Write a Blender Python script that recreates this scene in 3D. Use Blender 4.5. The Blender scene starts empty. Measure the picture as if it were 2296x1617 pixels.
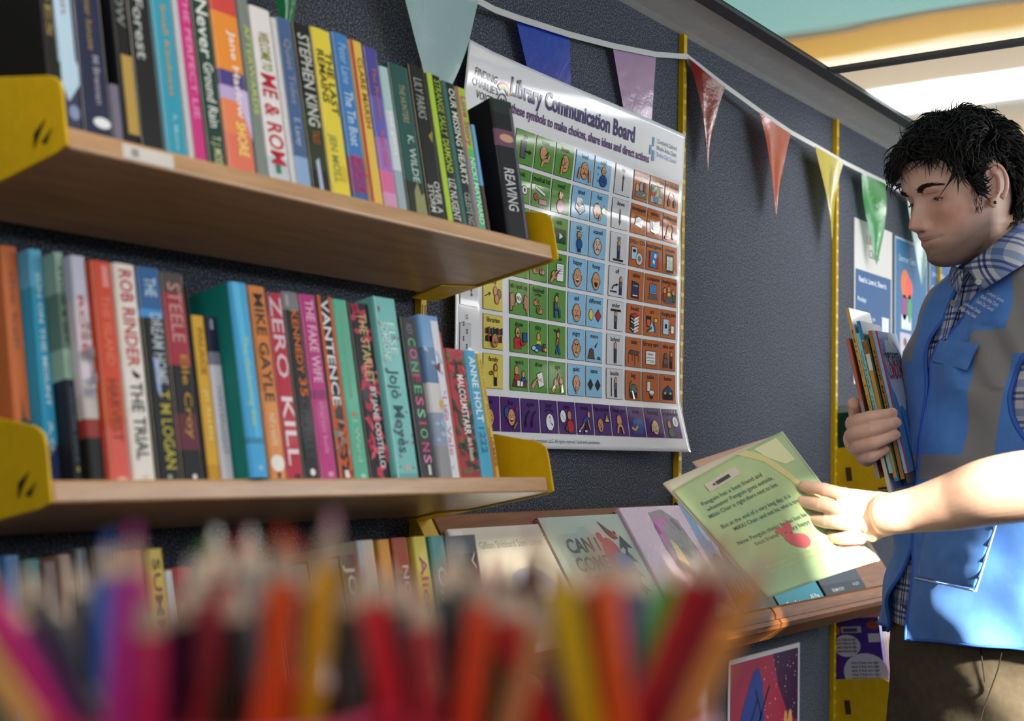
import bpy, math, random
import numpy as np
from mathutils import Vector, Matrix
random.seed(7)
SC = bpy.context.scene
COL = SC.collection
PI = math.pi

# ------------------------------------------------------------------ camera
FPX, YAW, PITCH, ROLL = 3015.15, 0.617877, 0.065901, 0.0215674
TILT = 0.21119                      # backward tilt of the book shelves
CAM = np.array([0.0, -1.25, 1.25])
FW = np.array([math.cos(YAW) * math.cos(PITCH), math.sin(YAW) * math.cos(PITCH), math.sin(PITCH)])
_r = np.cross(FW, [0, 0, 1]); _r /= np.linalg.norm(_r)
_u = np.cross(_r, FW)
RT = _r * math.cos(ROLL) + _u * math.sin(ROLL)
UP = -_r * math.sin(ROLL) + _u * math.cos(ROLL)

def ray(px, py):
    return RT * (px - 1148) / FPX - UP * (py - 808.5) / FPX + FW
def at_y(px, py, y):
    d = ray(px, py); return CAM + d * ((y - CAM[1]) / d[1])
def at_z(px, py, z):
    d = ray(px, py); return CAM + d * ((z - CAM[2]) / d[2])
def at_x(px, py, x):
    d = ray(px, py); return CAM + d * ((x - CAM[0]) / d[0])
def at_plane(px, py, p, n):
    d = ray(px, py); p = np.array(p, float); n = np.array(n, float)
    return CAM + d * (((p - CAM) @ n) / (d @ n))
def at_d(px, py, Z):
    return CAM + ray(px, py) * Z
def depth_px(P):
    v = np.array(P, float) - CAM; z = v @ FW
    return 1148 + FPX * (v @ RT) / z, 808.5 - FPX * (v @ UP) / z, z

cd = bpy.data.cameras.new('camera')
cam = bpy.data.objects.new('camera', cd); COL.objects.link(cam)
M = Matrix(((RT[0], UP[0], -FW[0], CAM[0]), (RT[1], UP[1], -FW[1], CAM[1]), (RT[2], UP[2], -FW[2], CAM[2]), (0, 0, 0, 1)))
cam.matrix_world = M
cd.sensor_width = 36.0; cd.lens = FPX / 2296 * 36.0
cd.clip_start = 0.02
cd.dof.use_dof = True
cd.dof.focus_distance = 2.3
cd.dof.aperture_fstop = 4.2
SC.camera = cam

# ------------------------------------------------------------------ light, exposure
SC.view_settings.view_transform = 'Standard'
SC.view_settings.look = 'None'
SC.view_settings.gamma = 1.0
SC.view_settings.use_curve_mapping = False
SC.view_settings.exposure = 0.0
wd = bpy.data.worlds.new('daylight'); SC.world = wd; wd.use_nodes = True
bg = wd.node_tree.nodes['Background']
bg.inputs[0].default_value = (0.72, 0.84, 1.0, 1); bg.inputs[1].default_value = 1.0

def lamp(name, kind, loc, direction, energy, color, size=None, size_y=None, spread=None):
    l = bpy.data.lights.new(name, kind); l.energy = energy; l.color = color
    o = bpy.data.objects.new(name, l); COL.objects.link(o); o.location = loc
    o.rotation_euler = Vector(direction).to_track_quat('-Z', 'Y').to_euler()
    if kind == 'AREA':
        l.shape = 'RECTANGLE'; l.size = size; l.size_y = size_y or size
        if spread: l.spread = spread
    return o
SUN_DIR = (0.42, 0.90, -0.40)
sun = lamp('sun', 'SUN', (1, -6, 4), SUN_DIR, 34.0, (1.0, 0.90, 0.72)); sun.data.angle = 0.05
lamp('side_fill', 'AREA', (3.2, -2.28, 1.76), (0, 1, -0.14), 42, (0.86, 0.93, 1.0), 2.6, 0.46)  # added fill on the opposite wall, no window opens there
lamp('assumed_far_window', 'AREA', (6.2, -2.28, 1.55), (-.2, 1, -.1), 9, (1, .97, .92), .5, .6)  # window assumed for the glare on the poster, the wall behind is solid
lamp('assumed_door_light', 'AREA', (6.1, -1.2, 1.5), (-1, 0.1, -0.05), 48, (0.9, 0.95, 1.0), 1.3, 1.6)  # assumed daylight from the right, lamp set inside the room before the doorway
lamp('rear_fill', 'AREA', (-1.15, -1.3, 1.72), (1, .15, -.16), 11, (0.95, 0.97, 1.0), 1.2, .6)  # added fill for the left bracket faces, no door stands there
lamp('roof_fill', 'AREA', (1.0, -1.25, 2.05), (0, 0, -1), 3.5, (1.0, 0.95, 0.88), 1.6, 1.0)  # added fill lamp under the ceiling panel out of view

# ------------------------------------------------------------------ materials
def lin(h):
    if isinstance(h, (tuple, list)): return tuple(h[:3])
    h = h.lstrip('#')
    v = [int(h[i:i + 2], 16) / 255 for i in (0, 2, 4)]
    return tuple(c / 12.92 if c <= .04045 else ((c + .055) / 1.055) ** 2.4 for c in v)
MATS = {}
def mat(col, rough=.5, coat=0, name=None, metal=0, alpha=1, trans=0):
    key = name or (str(col), rough, coat, metal, alpha)
    if key in MATS: return MATS[key]
    m = bpy.data.materials.new(name or 'paint'); m.use_nodes = True
    b = m.node_tree.nodes['Principled BSDF']
    b.inputs['Base Color'].default_value = (*lin(col), 1)
    b.inputs['Roughness'].default_value = rough
    b.inputs['Coat Weight'].default_value = coat
    b.inputs['Coat Roughness'].default_value = .06
    b.inputs['Metallic'].default_value = metal
    b.inputs['Alpha'].default_value = alpha
    if rough >= .4: b.inputs['Specular IOR Level'].default_value = .22
    MATS[key] = m
    return m
def nodes(m):
    nt = m.node_tree
    return nt, nt.nodes['Principled BSDF']
def ramp(nt, stops, fac):
    r = nt.nodes.new('ShaderNodeValToRGB'); e = r.color_ramp.elements
    while len(e) < len(stops): e.new(.5)
    for i, (p, c) in enumerate(stops): e[i].position = p; e[i].color = (*lin(c), 1)
    nt.links.new(fac, r.inputs[0]); return r
def coords(nt, scale=(1, 1, 1), rot=(0, 0, 0), kind='Object'):
    t = nt.nodes.new('ShaderNodeTexCoord'); mp = nt.nodes.new('ShaderNodeMapping')
    mp.inputs['Scale'].default_value = scale; mp.inputs['Rotation'].default_value = rot
    nt.links.new(t.outputs[kind], mp.inputs['Vector']); return mp.outputs[0]
def noise(nt, vec, scale, detail=4, rough=.6):
    n = nt.nodes.new('ShaderNodeTexNoise'); n.inputs['Scale'].default_value = scale
    n.inputs['Detail'].default_value = detail; n.inputs['Roughness'].default_value = rough
    nt.links.new(vec, n.inputs['Vector']); return n.outputs['Fac']
def bump(nt, b, fac, strength=.3, dist=.002):
    n = nt.nodes.new('ShaderNodeBump'); n.inputs['Strength'].default_value = strength
    n.inputs['Distance'].default_value = dist
    nt.links.new(fac, n.inputs['Height']); nt.links.new(n.outputs[0], b.inputs['Normal'])
def noisy(name, stops, scale, rough=.6, bs=.3, bd=.002, stretch=(1, 1, 1), coat=0, detail=5, spec=None, sheen=0):
    if name in MATS: return MATS[name]
    m = mat('#808080', rough, coat, name); nt, b = nodes(m)
    f = noise(nt, coords(nt, stretch), scale, detail)
    r = ramp(nt, stops, f); nt.links.new(r.outputs[0], b.inputs['Base Color'])
    if bs: bump(nt, b, f, bs, bd)
    if spec is not None: b.inputs['Specular IOR Level'].default_value = spec
    if sheen: b.inputs['Sheen Weight'].default_value = sheen
    return m
CARPET = noisy('carpet', [(.30, '#20242a'), (.5, '#434750'), (.72, '#82868f')], 330, .95, .45, .002, detail=3, spec=.1)
WOOD = noisy('beech', [(.25, '#9a7450'), (.5, '#b0875c'), (.75, '#be966a')], 9, .33, .05, .001, (1, 9, 9), coat=.08)
WOODDK = noisy('dark_beech', [(.25, '#643a18'), (.5, '#7a4a22'), (.75, '#8b582c')], 9, .5, .05, .001, (1, 9, 9), coat=0, spec=.12)
YELLOW = noisy('yellow_metal', [(.3, '#c9a20c'), (.7, '#d6ae10')], 60, .45, .05, .0005)
GREYPL = noisy('grey_lining', [(.3, '#b9b6b0'), (.7, '#c4c1bb')], 40, .8, .1, .001)
DARKTRIM = noisy('dark_trim', [(.3, '#3a3b3d'), (.7, '#434446')], 50, .7, .1, .001)
FLOORM = noisy('vinyl_floor', [(.3, '#4a4c50'), (.7, '#5c5e62')], 30, .6, .1, .001)
WHITEW = noisy('pale_lining', [(.3, '#a9a8a4'), (.7, '#b6b5b1')], 20, .8, .1, .001)
PAPER = mat('#d8cfbb', .8, name='paper')
BLACK = mat('#0c0c0e', .5, name='black_print')

# ------------------------------------------------------------------ mesh helpers
class MB:
    def __init__(s): s.v = []; s.f = []; s.m = []; s.mats = []; s.T = None
    def mi(s, m):
        if m not in s.mats: s.mats.append(m)
        return s.mats.index(m)
    def add(s, vs, fs, m):
        o = len(s.v); k = s.mi(m)
        if s.T is not None: vs = [s.T(p) for p in vs]
        s.v += [tuple(map(float, p)) for p in vs]
        s.f += [tuple(i + o for i in f) for f in fs]; s.m += [k] * len(fs)
    def poly(s, pts, m): s.add(pts, [tuple(range(len(pts)))], m)
    def box(s, a, b, m):
        x0, y0, z0 = a; x1, y1, z1 = b
        s.add([(x0, y0, z0), (x1, y0, z0), (x1, y1, z0), (x0, y1, z0), (x0, y0, z1), (x1, y0, z1), (x1, y1, z1), (x0, y1, z1)],
              [(0, 3, 2, 1), (4, 5, 6, 7), (0, 1, 5, 4), (1, 2, 6, 5), (2, 3, 7, 6), (3, 0, 4, 7)], m)
    def prism(s, pts, ext, m, cap=True):
        n = len(pts); e = np.array(ext, float)
        vs = [tuple(p) for p in pts] + [tuple(np.array(p, float) + e) for p in pts]
        fs = [(i, (i + 1) % n, (i + 1) % n + n, i + n) for i in range(n)]
        if cap: fs += [tuple(range(n))[::-1], tuple(range(n, 2 * n))]
        s.add(vs, fs, m)
    def tube(s, pts, rad, m, seg=10, flat=None, ends=True):
        P = [np.array(p, float) for p in pts]; n = len(P)
        if not hasattr(rad, '__len__'): rad = [rad] * n
        vs = []; fs = []
        up = None
        for i in range(n):
            d = P[min(i + 1, n - 1)] - P[max(i - 1, 0)]; d /= np.linalg.norm(d) + 1e-12
            if up is None:
                up = np.array([0, 0, 1.]) if abs(d[2]) < .9 else np.array([1., 0, 0])
                if flat is not None: up = np.array(flat[0], float)
            up = up - d * (up @ d); up /= np.linalg.norm(up) + 1e-12
            sd = np.cross(d, up)
            k = 1 if flat is None else flat[1]
            for j in range(seg):
                a = 2 * PI * j / seg
                vs.append(P[i] + rad[i] * (math.cos(a) * up * k + math.sin(a) * sd))
        for i in range(n - 1):
            for j in range(seg):
                q = (j + 1) % seg
                fs.append((i * seg + j, i * seg + q, (i + 1) * seg + q, (i + 1) * seg + j))
        if ends: fs += [tuple(range(seg))[::-1], tuple(range((n - 1) * seg, n * seg))]
        s.add(vs, fs, m)
    def ball(s, c, r, m, seg=14, rings=9, M3=None):
        c = np.array(c, float); r = np.array(r if hasattr(r, '__len__') else (r, r, r), float)
        vs = []; fs = []
        for i in range(rings + 1):
            t = PI * i / rings
            for j in range(seg):
                a = 2 * PI * j / seg
                p = np.array([math.sin(t) * math.cos(a), math.sin(t) * math.sin(a), math.cos(t)]) * r
                if M3 is not None: p = M3 @ p
                vs.append(c + p)
        for i in range(rings):
            for j in range(seg):
                q = (j + 1) % seg
                if i == 0: fs.append((j, (i + 1) * seg + j, (i + 1) * seg + q))
                elif i == rings - 1: fs.append((i * seg + j, (i + 1) * seg + j, i * seg + q))
                else: fs.append((i * seg + j, (i + 1) * seg + j, (i + 1) * seg + q, i * seg + q))
        s.add(vs, fs, m)
    def grid(s, fn, nu, nv, mfn, wrap=False, skip=None):
        vs = [fn(i / nu, j / nv) for j in range(nv + 1) for i in range(nu + (0 if wrap else 1))]
        w = nu if wrap else nu + 1; o = len(s.v)
        if s.T is not None: vs = [s.T(p) for p in vs]
        s.v += [tuple(map(float, p)) for p in vs]
        for j in range(nv):
            for i in range(nu):
                if skip and skip((i + .5) / nu, (j + .5) / nv): continue
                q = (i + 1) % w if wrap else i + 1
                s.f.append((o + j * w + i, o + j * w + q, o + (j + 1) * w + q, o + (j + 1) * w + i))
                s.m.append(s.mi(mfn((i + .5) / nu, (j + .5) / nv) if callable(mfn) else mfn))
    def text(s, st, place, size, m, bold=0, align=.5, maxw=None):
        vs, fs, w = glyphs(st, bold)
        k = 1.0 if not maxw or w * size <= maxw else maxw / (w * size)
        off = -w * align
        s.add([place((x + off) * size * k, y * size) for x, y in vs], fs, m)
    def build(s, name, parent=None, smooth=False, loc=None, bevel=0, sub=0, solid=0, weld=False):
        me = bpy.data.meshes.new(name); me.from_pydata(s.v, [], s.f); 
        for m in s.mats: me.materials.append(m)
        me.polygons.foreach_set('material_index', s.m)
        if smooth: me.polygons.foreach_set('use_smooth', [True] * len(s.f))
        me.update()
        o = bpy.data.objects.new(name, me); COL.objects.link(o)
        if parent is not None: o.parent = parent
        if loc is not None: o.location = loc
        if weld:
            w = o.modifiers.new('weld', 'WELD'); w.merge_threshold = .0002
        if solid:
            w = o.modifiers.new('solid', 'SOLIDIFY'); w.thickness = solid; w.offset = 0
        if bevel:
            w = o.modifiers.new('bevel', 'BEVEL'); w.width = bevel; w.segments = 3; w.limit_method = 'ANGLE'; w.angle_limit = .7
        if sub:
            w = o.modifiers.new('sub', 'SUBSURF'); w.levels = sub; w.render_levels = sub
        return o

_G = {}
def glyphs(st, bold=0):
    k = (st, bold)
    if k not in _G:
        c = bpy.data.curves.new('glyph', 'FONT'); c.body = st; c.size = 1; c.resolution_u = 2; c.offset = bold; c.fill_mode = 'FRONT'
        o = bpy.data.objects.new('glyph', c)
        me = o.to_mesh()
        vs = [(v.co.x, v.co.y) for v in me.vertices]; fs = [tuple(p.vertices) for p in me.polygons]
        o.to_mesh_clear(); bpy.data.objects.remove(o); bpy.data.curves.remove(c)
        xs = [v[0] for v in vs] or [0]
        x0 = min(xs); _G[k] = ([(x - x0, y) for x, y in vs], fs, max(xs) - x0)
    return _G[k]

def tag(o, label, cat, group=None, kind=None):
    o['label'] = label; o['category'] = cat
    if group: o['group'] = group
    if kind: o['kind'] = kind
    return o
def thing(name, label, cat, loc=(0, 0, 0), rot=(0, 0, 0), group=None):
    o = bpy.data.objects.new(name, None); COL.objects.link(o)
    o.location = tuple(map(float, loc)); o.rotation_euler = rot; o.empty_display_size = .05
    return tag(o, label, cat, group)
def struct(o):
    o['kind'] = 'structure'; return o
# ------------------------------------------------------------------ the room
CZ = 2.078                                   # ceiling height
X0, X1, YB = -1.2, 7.0, -2.3
b = MB(); b.box((X0, 0, 0), (X1, .04, CZ + .05), CARPET); struct(b.build('wall_back'))
b = MB(); b.box((X0, YB - .06, -.04), (X1, .04, 0), FLOORM); struct(b.build('floor'))
b = MB(); b.box((X0 - .04, YB - .06, 0), (X0, .04, CZ + .1), WHITEW); struct(b.build('wall_left'))
# far end wall with an assumed doorway to daylight
b = MB()
b.box((X1, YB - .06, 0), (X1 + .04, -1.9, CZ + .1), WHITEW); b.box((X1, -.6, 0), (X1 + .04, .04, CZ + .1), WHITEW)
b.box((X1, -1.9, 1.95), (X1 + .04, -.6, CZ + .1), WHITEW); struct(b.build('wall_right'))
# unseen opposite wall, its openings shaped to throw sun on hand, vest and ledge
SUN_OPENINGS = [(.54, .76, 1.97, 2.068), (.985, 1.245, 1.76, 2.015), (1.265, 1.56, 1.46, 1.885)]
b = MB(); xs = X0
for (a0, a1, z0, z1) in SUN_OPENINGS:
    b.box((xs, YB - .05, 0), (a0, YB, CZ + .1), CARPET)
    b.box((a0, YB - .05, 0), (a1, YB, z0), CARPET); b.box((a0, YB - .05, z1), (a1, YB, CZ + .1), CARPET); xs = a1
b.box((xs, YB - .05, 0), (X1, YB, CZ + .1), CARPET); struct(b.build('wall_front'))
for i, (a0, a1, z0, z1) in enumerate(SUN_OPENINGS):
    b = MB(); t = .010
    for bx in (((a0, z0), (a0 + t, z1)), ((a1 - t, z0), (a1, z1)), ((a0 + t, z0), (a1 - t, z0 + t)), ((a0 + t, z1 - t), (a1 - t, z1))):
        b.box((bx[0][0], YB - .04, bx[0][1]), (bx[1][0], YB + .004, bx[1][1]), DARKTRIM)
    struct(b.build('sun_opening_%d' % (i + 1)))

# ceiling: narrow grey lining along the wall, dark edge trim, light panels beyond
YT0 = at_z(1700, 82, CZ)[1]; YT1 = at_z(1700, 54, CZ)[1]
b = MB()
n = 8
prof = [(0.0, CZ - .004), (-.02, CZ - .002), (YT0 * .6, CZ), (YT0, CZ)]
for (ya, za), (yb, zb) in zip(prof[:-1], prof[1:]):
    b.add([(X0, ya, za), (X1, ya, za), (X1, yb, zb), (X0, yb, zb), (X0, ya, CZ + .04), (X1, ya, CZ + .04), (X1, yb, CZ + .04), (X0, yb, CZ + .04)],
          [(0, 1, 2, 3), (4, 7, 6, 5), (0, 4, 5, 1), (3, 2, 6, 7)], GREYPL)
struct(b.build('ceiling', smooth=False))
b = MB(); b.box((X0, YT1, CZ - .006), (X1, YT0, CZ + .03), DARKTRIM); struct(b.build('trim_1', bevel=.002))
b = MB(); b.box((X0, YB, CZ + .06), (X1, YT1, CZ + .1), WHITEW); struct(b.build('ceiling_roof'))

# ribbed light diffuser panels, each with coloured bands painted into its emission
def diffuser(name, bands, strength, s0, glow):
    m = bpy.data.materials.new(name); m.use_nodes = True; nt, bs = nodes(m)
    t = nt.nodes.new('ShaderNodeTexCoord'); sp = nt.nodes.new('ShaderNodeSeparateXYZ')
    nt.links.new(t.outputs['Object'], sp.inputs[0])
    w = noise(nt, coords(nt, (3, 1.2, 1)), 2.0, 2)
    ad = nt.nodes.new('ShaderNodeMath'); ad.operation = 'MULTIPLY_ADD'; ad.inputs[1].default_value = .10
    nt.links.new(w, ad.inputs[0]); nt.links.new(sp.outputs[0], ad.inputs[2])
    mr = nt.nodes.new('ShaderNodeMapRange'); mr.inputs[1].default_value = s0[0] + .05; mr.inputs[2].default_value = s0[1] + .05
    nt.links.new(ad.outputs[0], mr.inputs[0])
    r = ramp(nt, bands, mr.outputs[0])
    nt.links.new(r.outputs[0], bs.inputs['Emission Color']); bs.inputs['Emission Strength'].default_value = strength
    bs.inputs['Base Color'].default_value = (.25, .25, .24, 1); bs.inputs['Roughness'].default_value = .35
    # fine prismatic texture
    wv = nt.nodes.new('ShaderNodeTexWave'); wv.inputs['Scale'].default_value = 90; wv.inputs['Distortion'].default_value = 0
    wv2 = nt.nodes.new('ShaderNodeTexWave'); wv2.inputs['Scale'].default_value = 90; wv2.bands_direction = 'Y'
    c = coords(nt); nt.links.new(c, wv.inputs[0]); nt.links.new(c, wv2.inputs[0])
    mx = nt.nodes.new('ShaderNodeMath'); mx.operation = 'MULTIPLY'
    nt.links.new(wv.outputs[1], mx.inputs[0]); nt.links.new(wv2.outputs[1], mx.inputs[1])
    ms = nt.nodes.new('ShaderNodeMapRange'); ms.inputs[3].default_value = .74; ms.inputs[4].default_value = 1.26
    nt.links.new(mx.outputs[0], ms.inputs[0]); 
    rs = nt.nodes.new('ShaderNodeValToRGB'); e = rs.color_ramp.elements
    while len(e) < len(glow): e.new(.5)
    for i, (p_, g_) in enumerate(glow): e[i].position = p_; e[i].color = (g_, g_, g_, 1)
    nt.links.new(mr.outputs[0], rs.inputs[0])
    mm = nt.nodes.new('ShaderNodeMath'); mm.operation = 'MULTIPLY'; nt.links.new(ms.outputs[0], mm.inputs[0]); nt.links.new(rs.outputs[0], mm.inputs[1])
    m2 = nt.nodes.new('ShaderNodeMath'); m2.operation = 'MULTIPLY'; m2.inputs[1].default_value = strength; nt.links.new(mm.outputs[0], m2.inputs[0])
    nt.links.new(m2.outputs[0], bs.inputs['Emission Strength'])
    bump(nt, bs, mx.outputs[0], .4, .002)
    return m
BARX = at_z(1880, 152, CZ)[0]
PW = 1.25
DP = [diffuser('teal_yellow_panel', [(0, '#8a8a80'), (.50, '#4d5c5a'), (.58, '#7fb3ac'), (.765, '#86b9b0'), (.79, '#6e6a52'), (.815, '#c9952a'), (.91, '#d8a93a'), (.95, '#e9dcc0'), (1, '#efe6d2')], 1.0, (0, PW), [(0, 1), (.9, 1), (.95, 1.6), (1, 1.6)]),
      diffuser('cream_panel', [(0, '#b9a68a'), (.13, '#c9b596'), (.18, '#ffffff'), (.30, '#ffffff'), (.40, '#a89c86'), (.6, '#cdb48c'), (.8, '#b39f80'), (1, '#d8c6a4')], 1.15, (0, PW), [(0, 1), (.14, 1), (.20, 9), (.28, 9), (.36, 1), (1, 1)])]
kinds = [('grey ribbed ceiling light panel at the left end of the bus', -4), ('ribbed ceiling light panel left of the coloured one', -3), ('ribbed light panel over the camera', -2)]
y1 = YT1 - .004
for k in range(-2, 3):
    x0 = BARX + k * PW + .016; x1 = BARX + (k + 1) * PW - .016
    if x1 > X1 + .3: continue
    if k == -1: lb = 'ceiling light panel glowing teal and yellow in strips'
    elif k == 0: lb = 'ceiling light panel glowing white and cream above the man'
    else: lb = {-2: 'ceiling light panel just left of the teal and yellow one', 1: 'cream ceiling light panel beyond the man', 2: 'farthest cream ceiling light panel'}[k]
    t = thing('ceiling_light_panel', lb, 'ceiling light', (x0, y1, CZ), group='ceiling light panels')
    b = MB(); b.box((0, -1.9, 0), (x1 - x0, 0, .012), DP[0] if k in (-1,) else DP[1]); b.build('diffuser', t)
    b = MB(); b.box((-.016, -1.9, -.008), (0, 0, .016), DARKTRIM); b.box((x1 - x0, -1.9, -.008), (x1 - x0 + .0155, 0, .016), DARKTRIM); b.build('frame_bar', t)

# yellow slotted uprights on the wall
POSTX = [.727, 1.517, 2.309, 3.097, 3.887]
for i, x in enumerate(POSTX):
    lb = ['yellow slotted upright behind the left ends of the shelves', 'yellow slotted upright at the right ends of the book shelves',
          'yellow slotted upright touching the right edge of the big poster', 'yellow slotted upright behind the yellow and green pennants', 'yellow slotted upright hidden behind the man'][i]
    t = thing('wall_upright', lb, 'upright', (x, 0, 0), group='yellow wall uprights')
    b = MB(); b.box((-.0065, -.012, 0.05), (.0065, 0, CZ - .006), YELLOW); b.build('channel', t, bevel=.001)
    b = MB()
    z = .1
    while z < CZ - .06:
        for sx in (-.0042, .0018): b.box((sx, -.0123, z), (sx + .0022, -.0115, z + .024), mat('#6e5610', .6))
        z += .03175
    b.build('slots', t)
# ------------------------------------------------------------------ shelves on the wall
SX0, SX1 = .727, 1.517
def plate(b, x0, x1, m):
    pr = [(-.005, -.021), (-.005, .030), (-.003, .040), (.004, .047), (.012, .051), (.083, .076), (.150, .096), (.212, .098), (.212, .03), (.238, .02), (.238, -.012), (.205, -.0235), (.01, -.0235)]
    b.prism([(x0, y, z) for y, z in pr], (x1 - x0, 0, 0), m)
def shelf(zt, label, note=False, xa=SX0, xb=SX1, name='wall_shelf', yf=-.237, right=True):
    t = thing(name, label, 'shelf', (xa, yf, zt), (-TILT, 0, 0), 'beech shelves on yellow brackets')
    w = xb - xa
    b = MB(); b.box((.005, 0, -.021), (w - .005, .197, 0), WOOD); b.build('board', t, bevel=.003)
    b = MB(); plate(b, -.001, .002, YELLOW); o = b.build('end_bracket', t, bevel=.0008)
    b = MB(); b.prism([(.0022, .020, .012), (.0022, .038, .004), (.0022, .040, -.010), (.0022, .030, .002)], (-.004, 0, 0), BLACK); b.build('bracket_slot', o)
    b = MB(); b.prism([(-.0015, .012, .001), (-.0015, .03, -.008), (-.0015, .022, -.011)], (.0004, 0, 0), BLACK); b.build('bracket_slot', o)
    if right:
        b = MB(); plate(b, w - .002, w + .001, YELLOW); o = b.build('end_bracket', t, bevel=.0008)
        b = MB(); b.prism([(w - .002, .135, -.0235), (w - .060, .155, -.0235), (w - .050, .215, -.0235), (w - .002, .215, -.0235)], (0, 0, .002), YELLOW); b.build('bracket_flange', o)
    if note:
        b = MB(); b.box((.065, -.0006, -.018), (.125, 0, -.004), mat('#c9c5bd', .5))
        b.box((.075, -.0009, -.015), (.083, -.0005, -.007), mat('#8c8a86', .5)); b.build('shelf_label', t)
    return t
ZU, ZL, Z3 = 1.5295, 1.2145, .9005
shelf(ZU, 'upper beech book shelf with a pale label stuck on its front edge', True)
shelf(ZL, 'lower beech book shelf holding the row that ends at the blue 1222 book')
shelf(Z3, 'lowest beech book shelf, hidden behind the colouring pencils')

def shelf_pt(zt, x, y, z):
    return np.array([x, -.237 + y * math.cos(TILT) + z * math.sin(TILT), zt - y * math.sin(TILT) + z * math.cos(TILT)])
def solve_x(zt, px, y, z=0):
    lo, hi = .3, 2.2
    for _ in range(40):
        m = (lo + hi) / 2
        if depth_px(shelf_pt(zt, m, y, z))[0] < px: lo = m
        else: hi = m
    return lo
def solve_h(zt, x, y, py):
    lo, hi = .02, .4
    for _ in range(40):
        m = (lo + hi) / 2
        if depth_px(shelf_pt(zt, x, y, m))[1] > py: lo = m
        else: hi = m
    return lo

def book_mesh(t, w, h, d, bands, texts, patches, hard, side=None, rgh=.5):
    bt = .0022 if hard else .0007
    ov = .003 if hard else 0
    r = min(w * .18, .004)
    def outline(k):
        o = k
        pts = [(o, d), (o, r)]
        for i in range(1, 4):
            a = PI + PI / 2 * i / 4; pts.append((o + r - (r) * math.cos(a - PI) , r - r * math.sin(a - PI)))
        pts += [(r + o, o * .7)] + [(w - r - o, o * .7)]
        for i in range(1, 4):
            a = PI / 2 * i / 4; pts.append((w - o - r + r * math.sin(a), r - r * math.cos(a)))
        pts += [(w - o, r), (w - o, d)]
        return pts
    po, pi_ = outline(0), outline(bt)
    n = len(po)
    b = MB()
    for (a0, a1, c) in bands:
        z0, z1 = h * (1 - a1), h * (1 - a0); m = mat(c, rgh, .08)
        ms = mat(side, rgh, .08) if side else m
        vs = [(x, y, z) for z in (z0, z1) for x, y in po] + [(x, y, z) for z in (z0, z1) for x, y in pi_]
        for i in range(n - 1):
            mm = m if 1 <= i < n - 2 else ms
            b.add([vs[i], vs[i + 1], vs[n + i + 1], vs[n + i]], [(0, 1, 2, 3)], mm)
            b.add([vs[2 * n + i], vs[2 * n + i + 1], vs[3 * n + i + 1], vs[3 * n + i]], [(3, 2, 1, 0)], mm)
    for z, c in ((0, bands[-1][2]), (h, bands[0][2])):
        m = mat(c, rgh, .08)
        for i in range(n - 1):
            b.poly([(*po[i], z), (*po[i + 1], z), (*pi_[i + 1], z), (*pi_[i], z)], m)
    for q in ((0, 0), (n - 1, n - 1)):
        m = mat(bands[0][2], rgh, .08)
        b.poly([(*po[q[0]], 0), (*po[q[0]], h), (*pi_[q[0]], h), (*pi_[q[0]], 0)], m)
    e = .0004
    for p in patches:
        m = mat(p[-1], rgh)
        if p[0] == 'R':      # x0 x1 (0..1 across), z0 z1 (0 top .. 1 bottom)
            b.poly([(w * p[1], -e, h * (1 - p[4])), (w * p[2], -e, h * (1 - p[4])), (w * p[2], -e, h * (1 - p[3])), (w * p[1], -e, h * (1 - p[3]))], m)
        elif p[0] == 'E':
            b.poly([(w * p[1] + w * p[3] * math.cos(2 * PI * i / 20), -e, h * (1 - p[2]) + h * p[4] * math.sin(2 * PI * i / 20)) for i in range(20)], m)
        elif p[0] == 'P':
            b.poly([(w * x, -e, h * (1 - z)) for x, z in p[1]], m)
        elif p[0] == 'S':    # scattered specks
            rnd = random.Random(p[1])
            for _ in range(p[2]):
                cx, cz, k = rnd.random() * .8 + .1, rnd.random() * (p[4] - p[3]) + p[3], rnd.random() * .5 + .5
                a = rnd.random() * PI; ux, uz = math.cos(a) * p[5] * k, math.sin(a) * p[5] * k
                q = [(-1, -.35), (.2, -.5), (1, .1), (.1, .5)]
                b.poly([(min(max(w * cx + ux * i - uz * j, 0), w), -e * 1.1, min(max(h * (1 - cz) + uz * i + ux * j, 0.001), h - .001)) for i, j in q], m)
    for tx in texts:
        st, z0, z1, rel, c = tx[:5]; cx = tx[5] if len(tx) > 5 else .5; bd = tx[6] if len(tx) > 6 else .012
        vs, fs, gw = glyphs(st, bd)
        L = h * (z1 - z0); size = w * rel / .72; k = L / gw      # fit the length, letter height from spine width
        m = mat(c, .45)
        b.add([(w * cx + (y - .36) * size, -e * 1.6, h * (1 - z0) - x * k) for x, y in vs], fs, m)
    cv = b.build('cover', t)
    b = MB(); b.box((bt + .0002, bt + .0005, ov + .0003), (w - bt - .0002, d - ov - .001, h - ov - .0003), PAPER); b.build('page_block', t)

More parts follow.
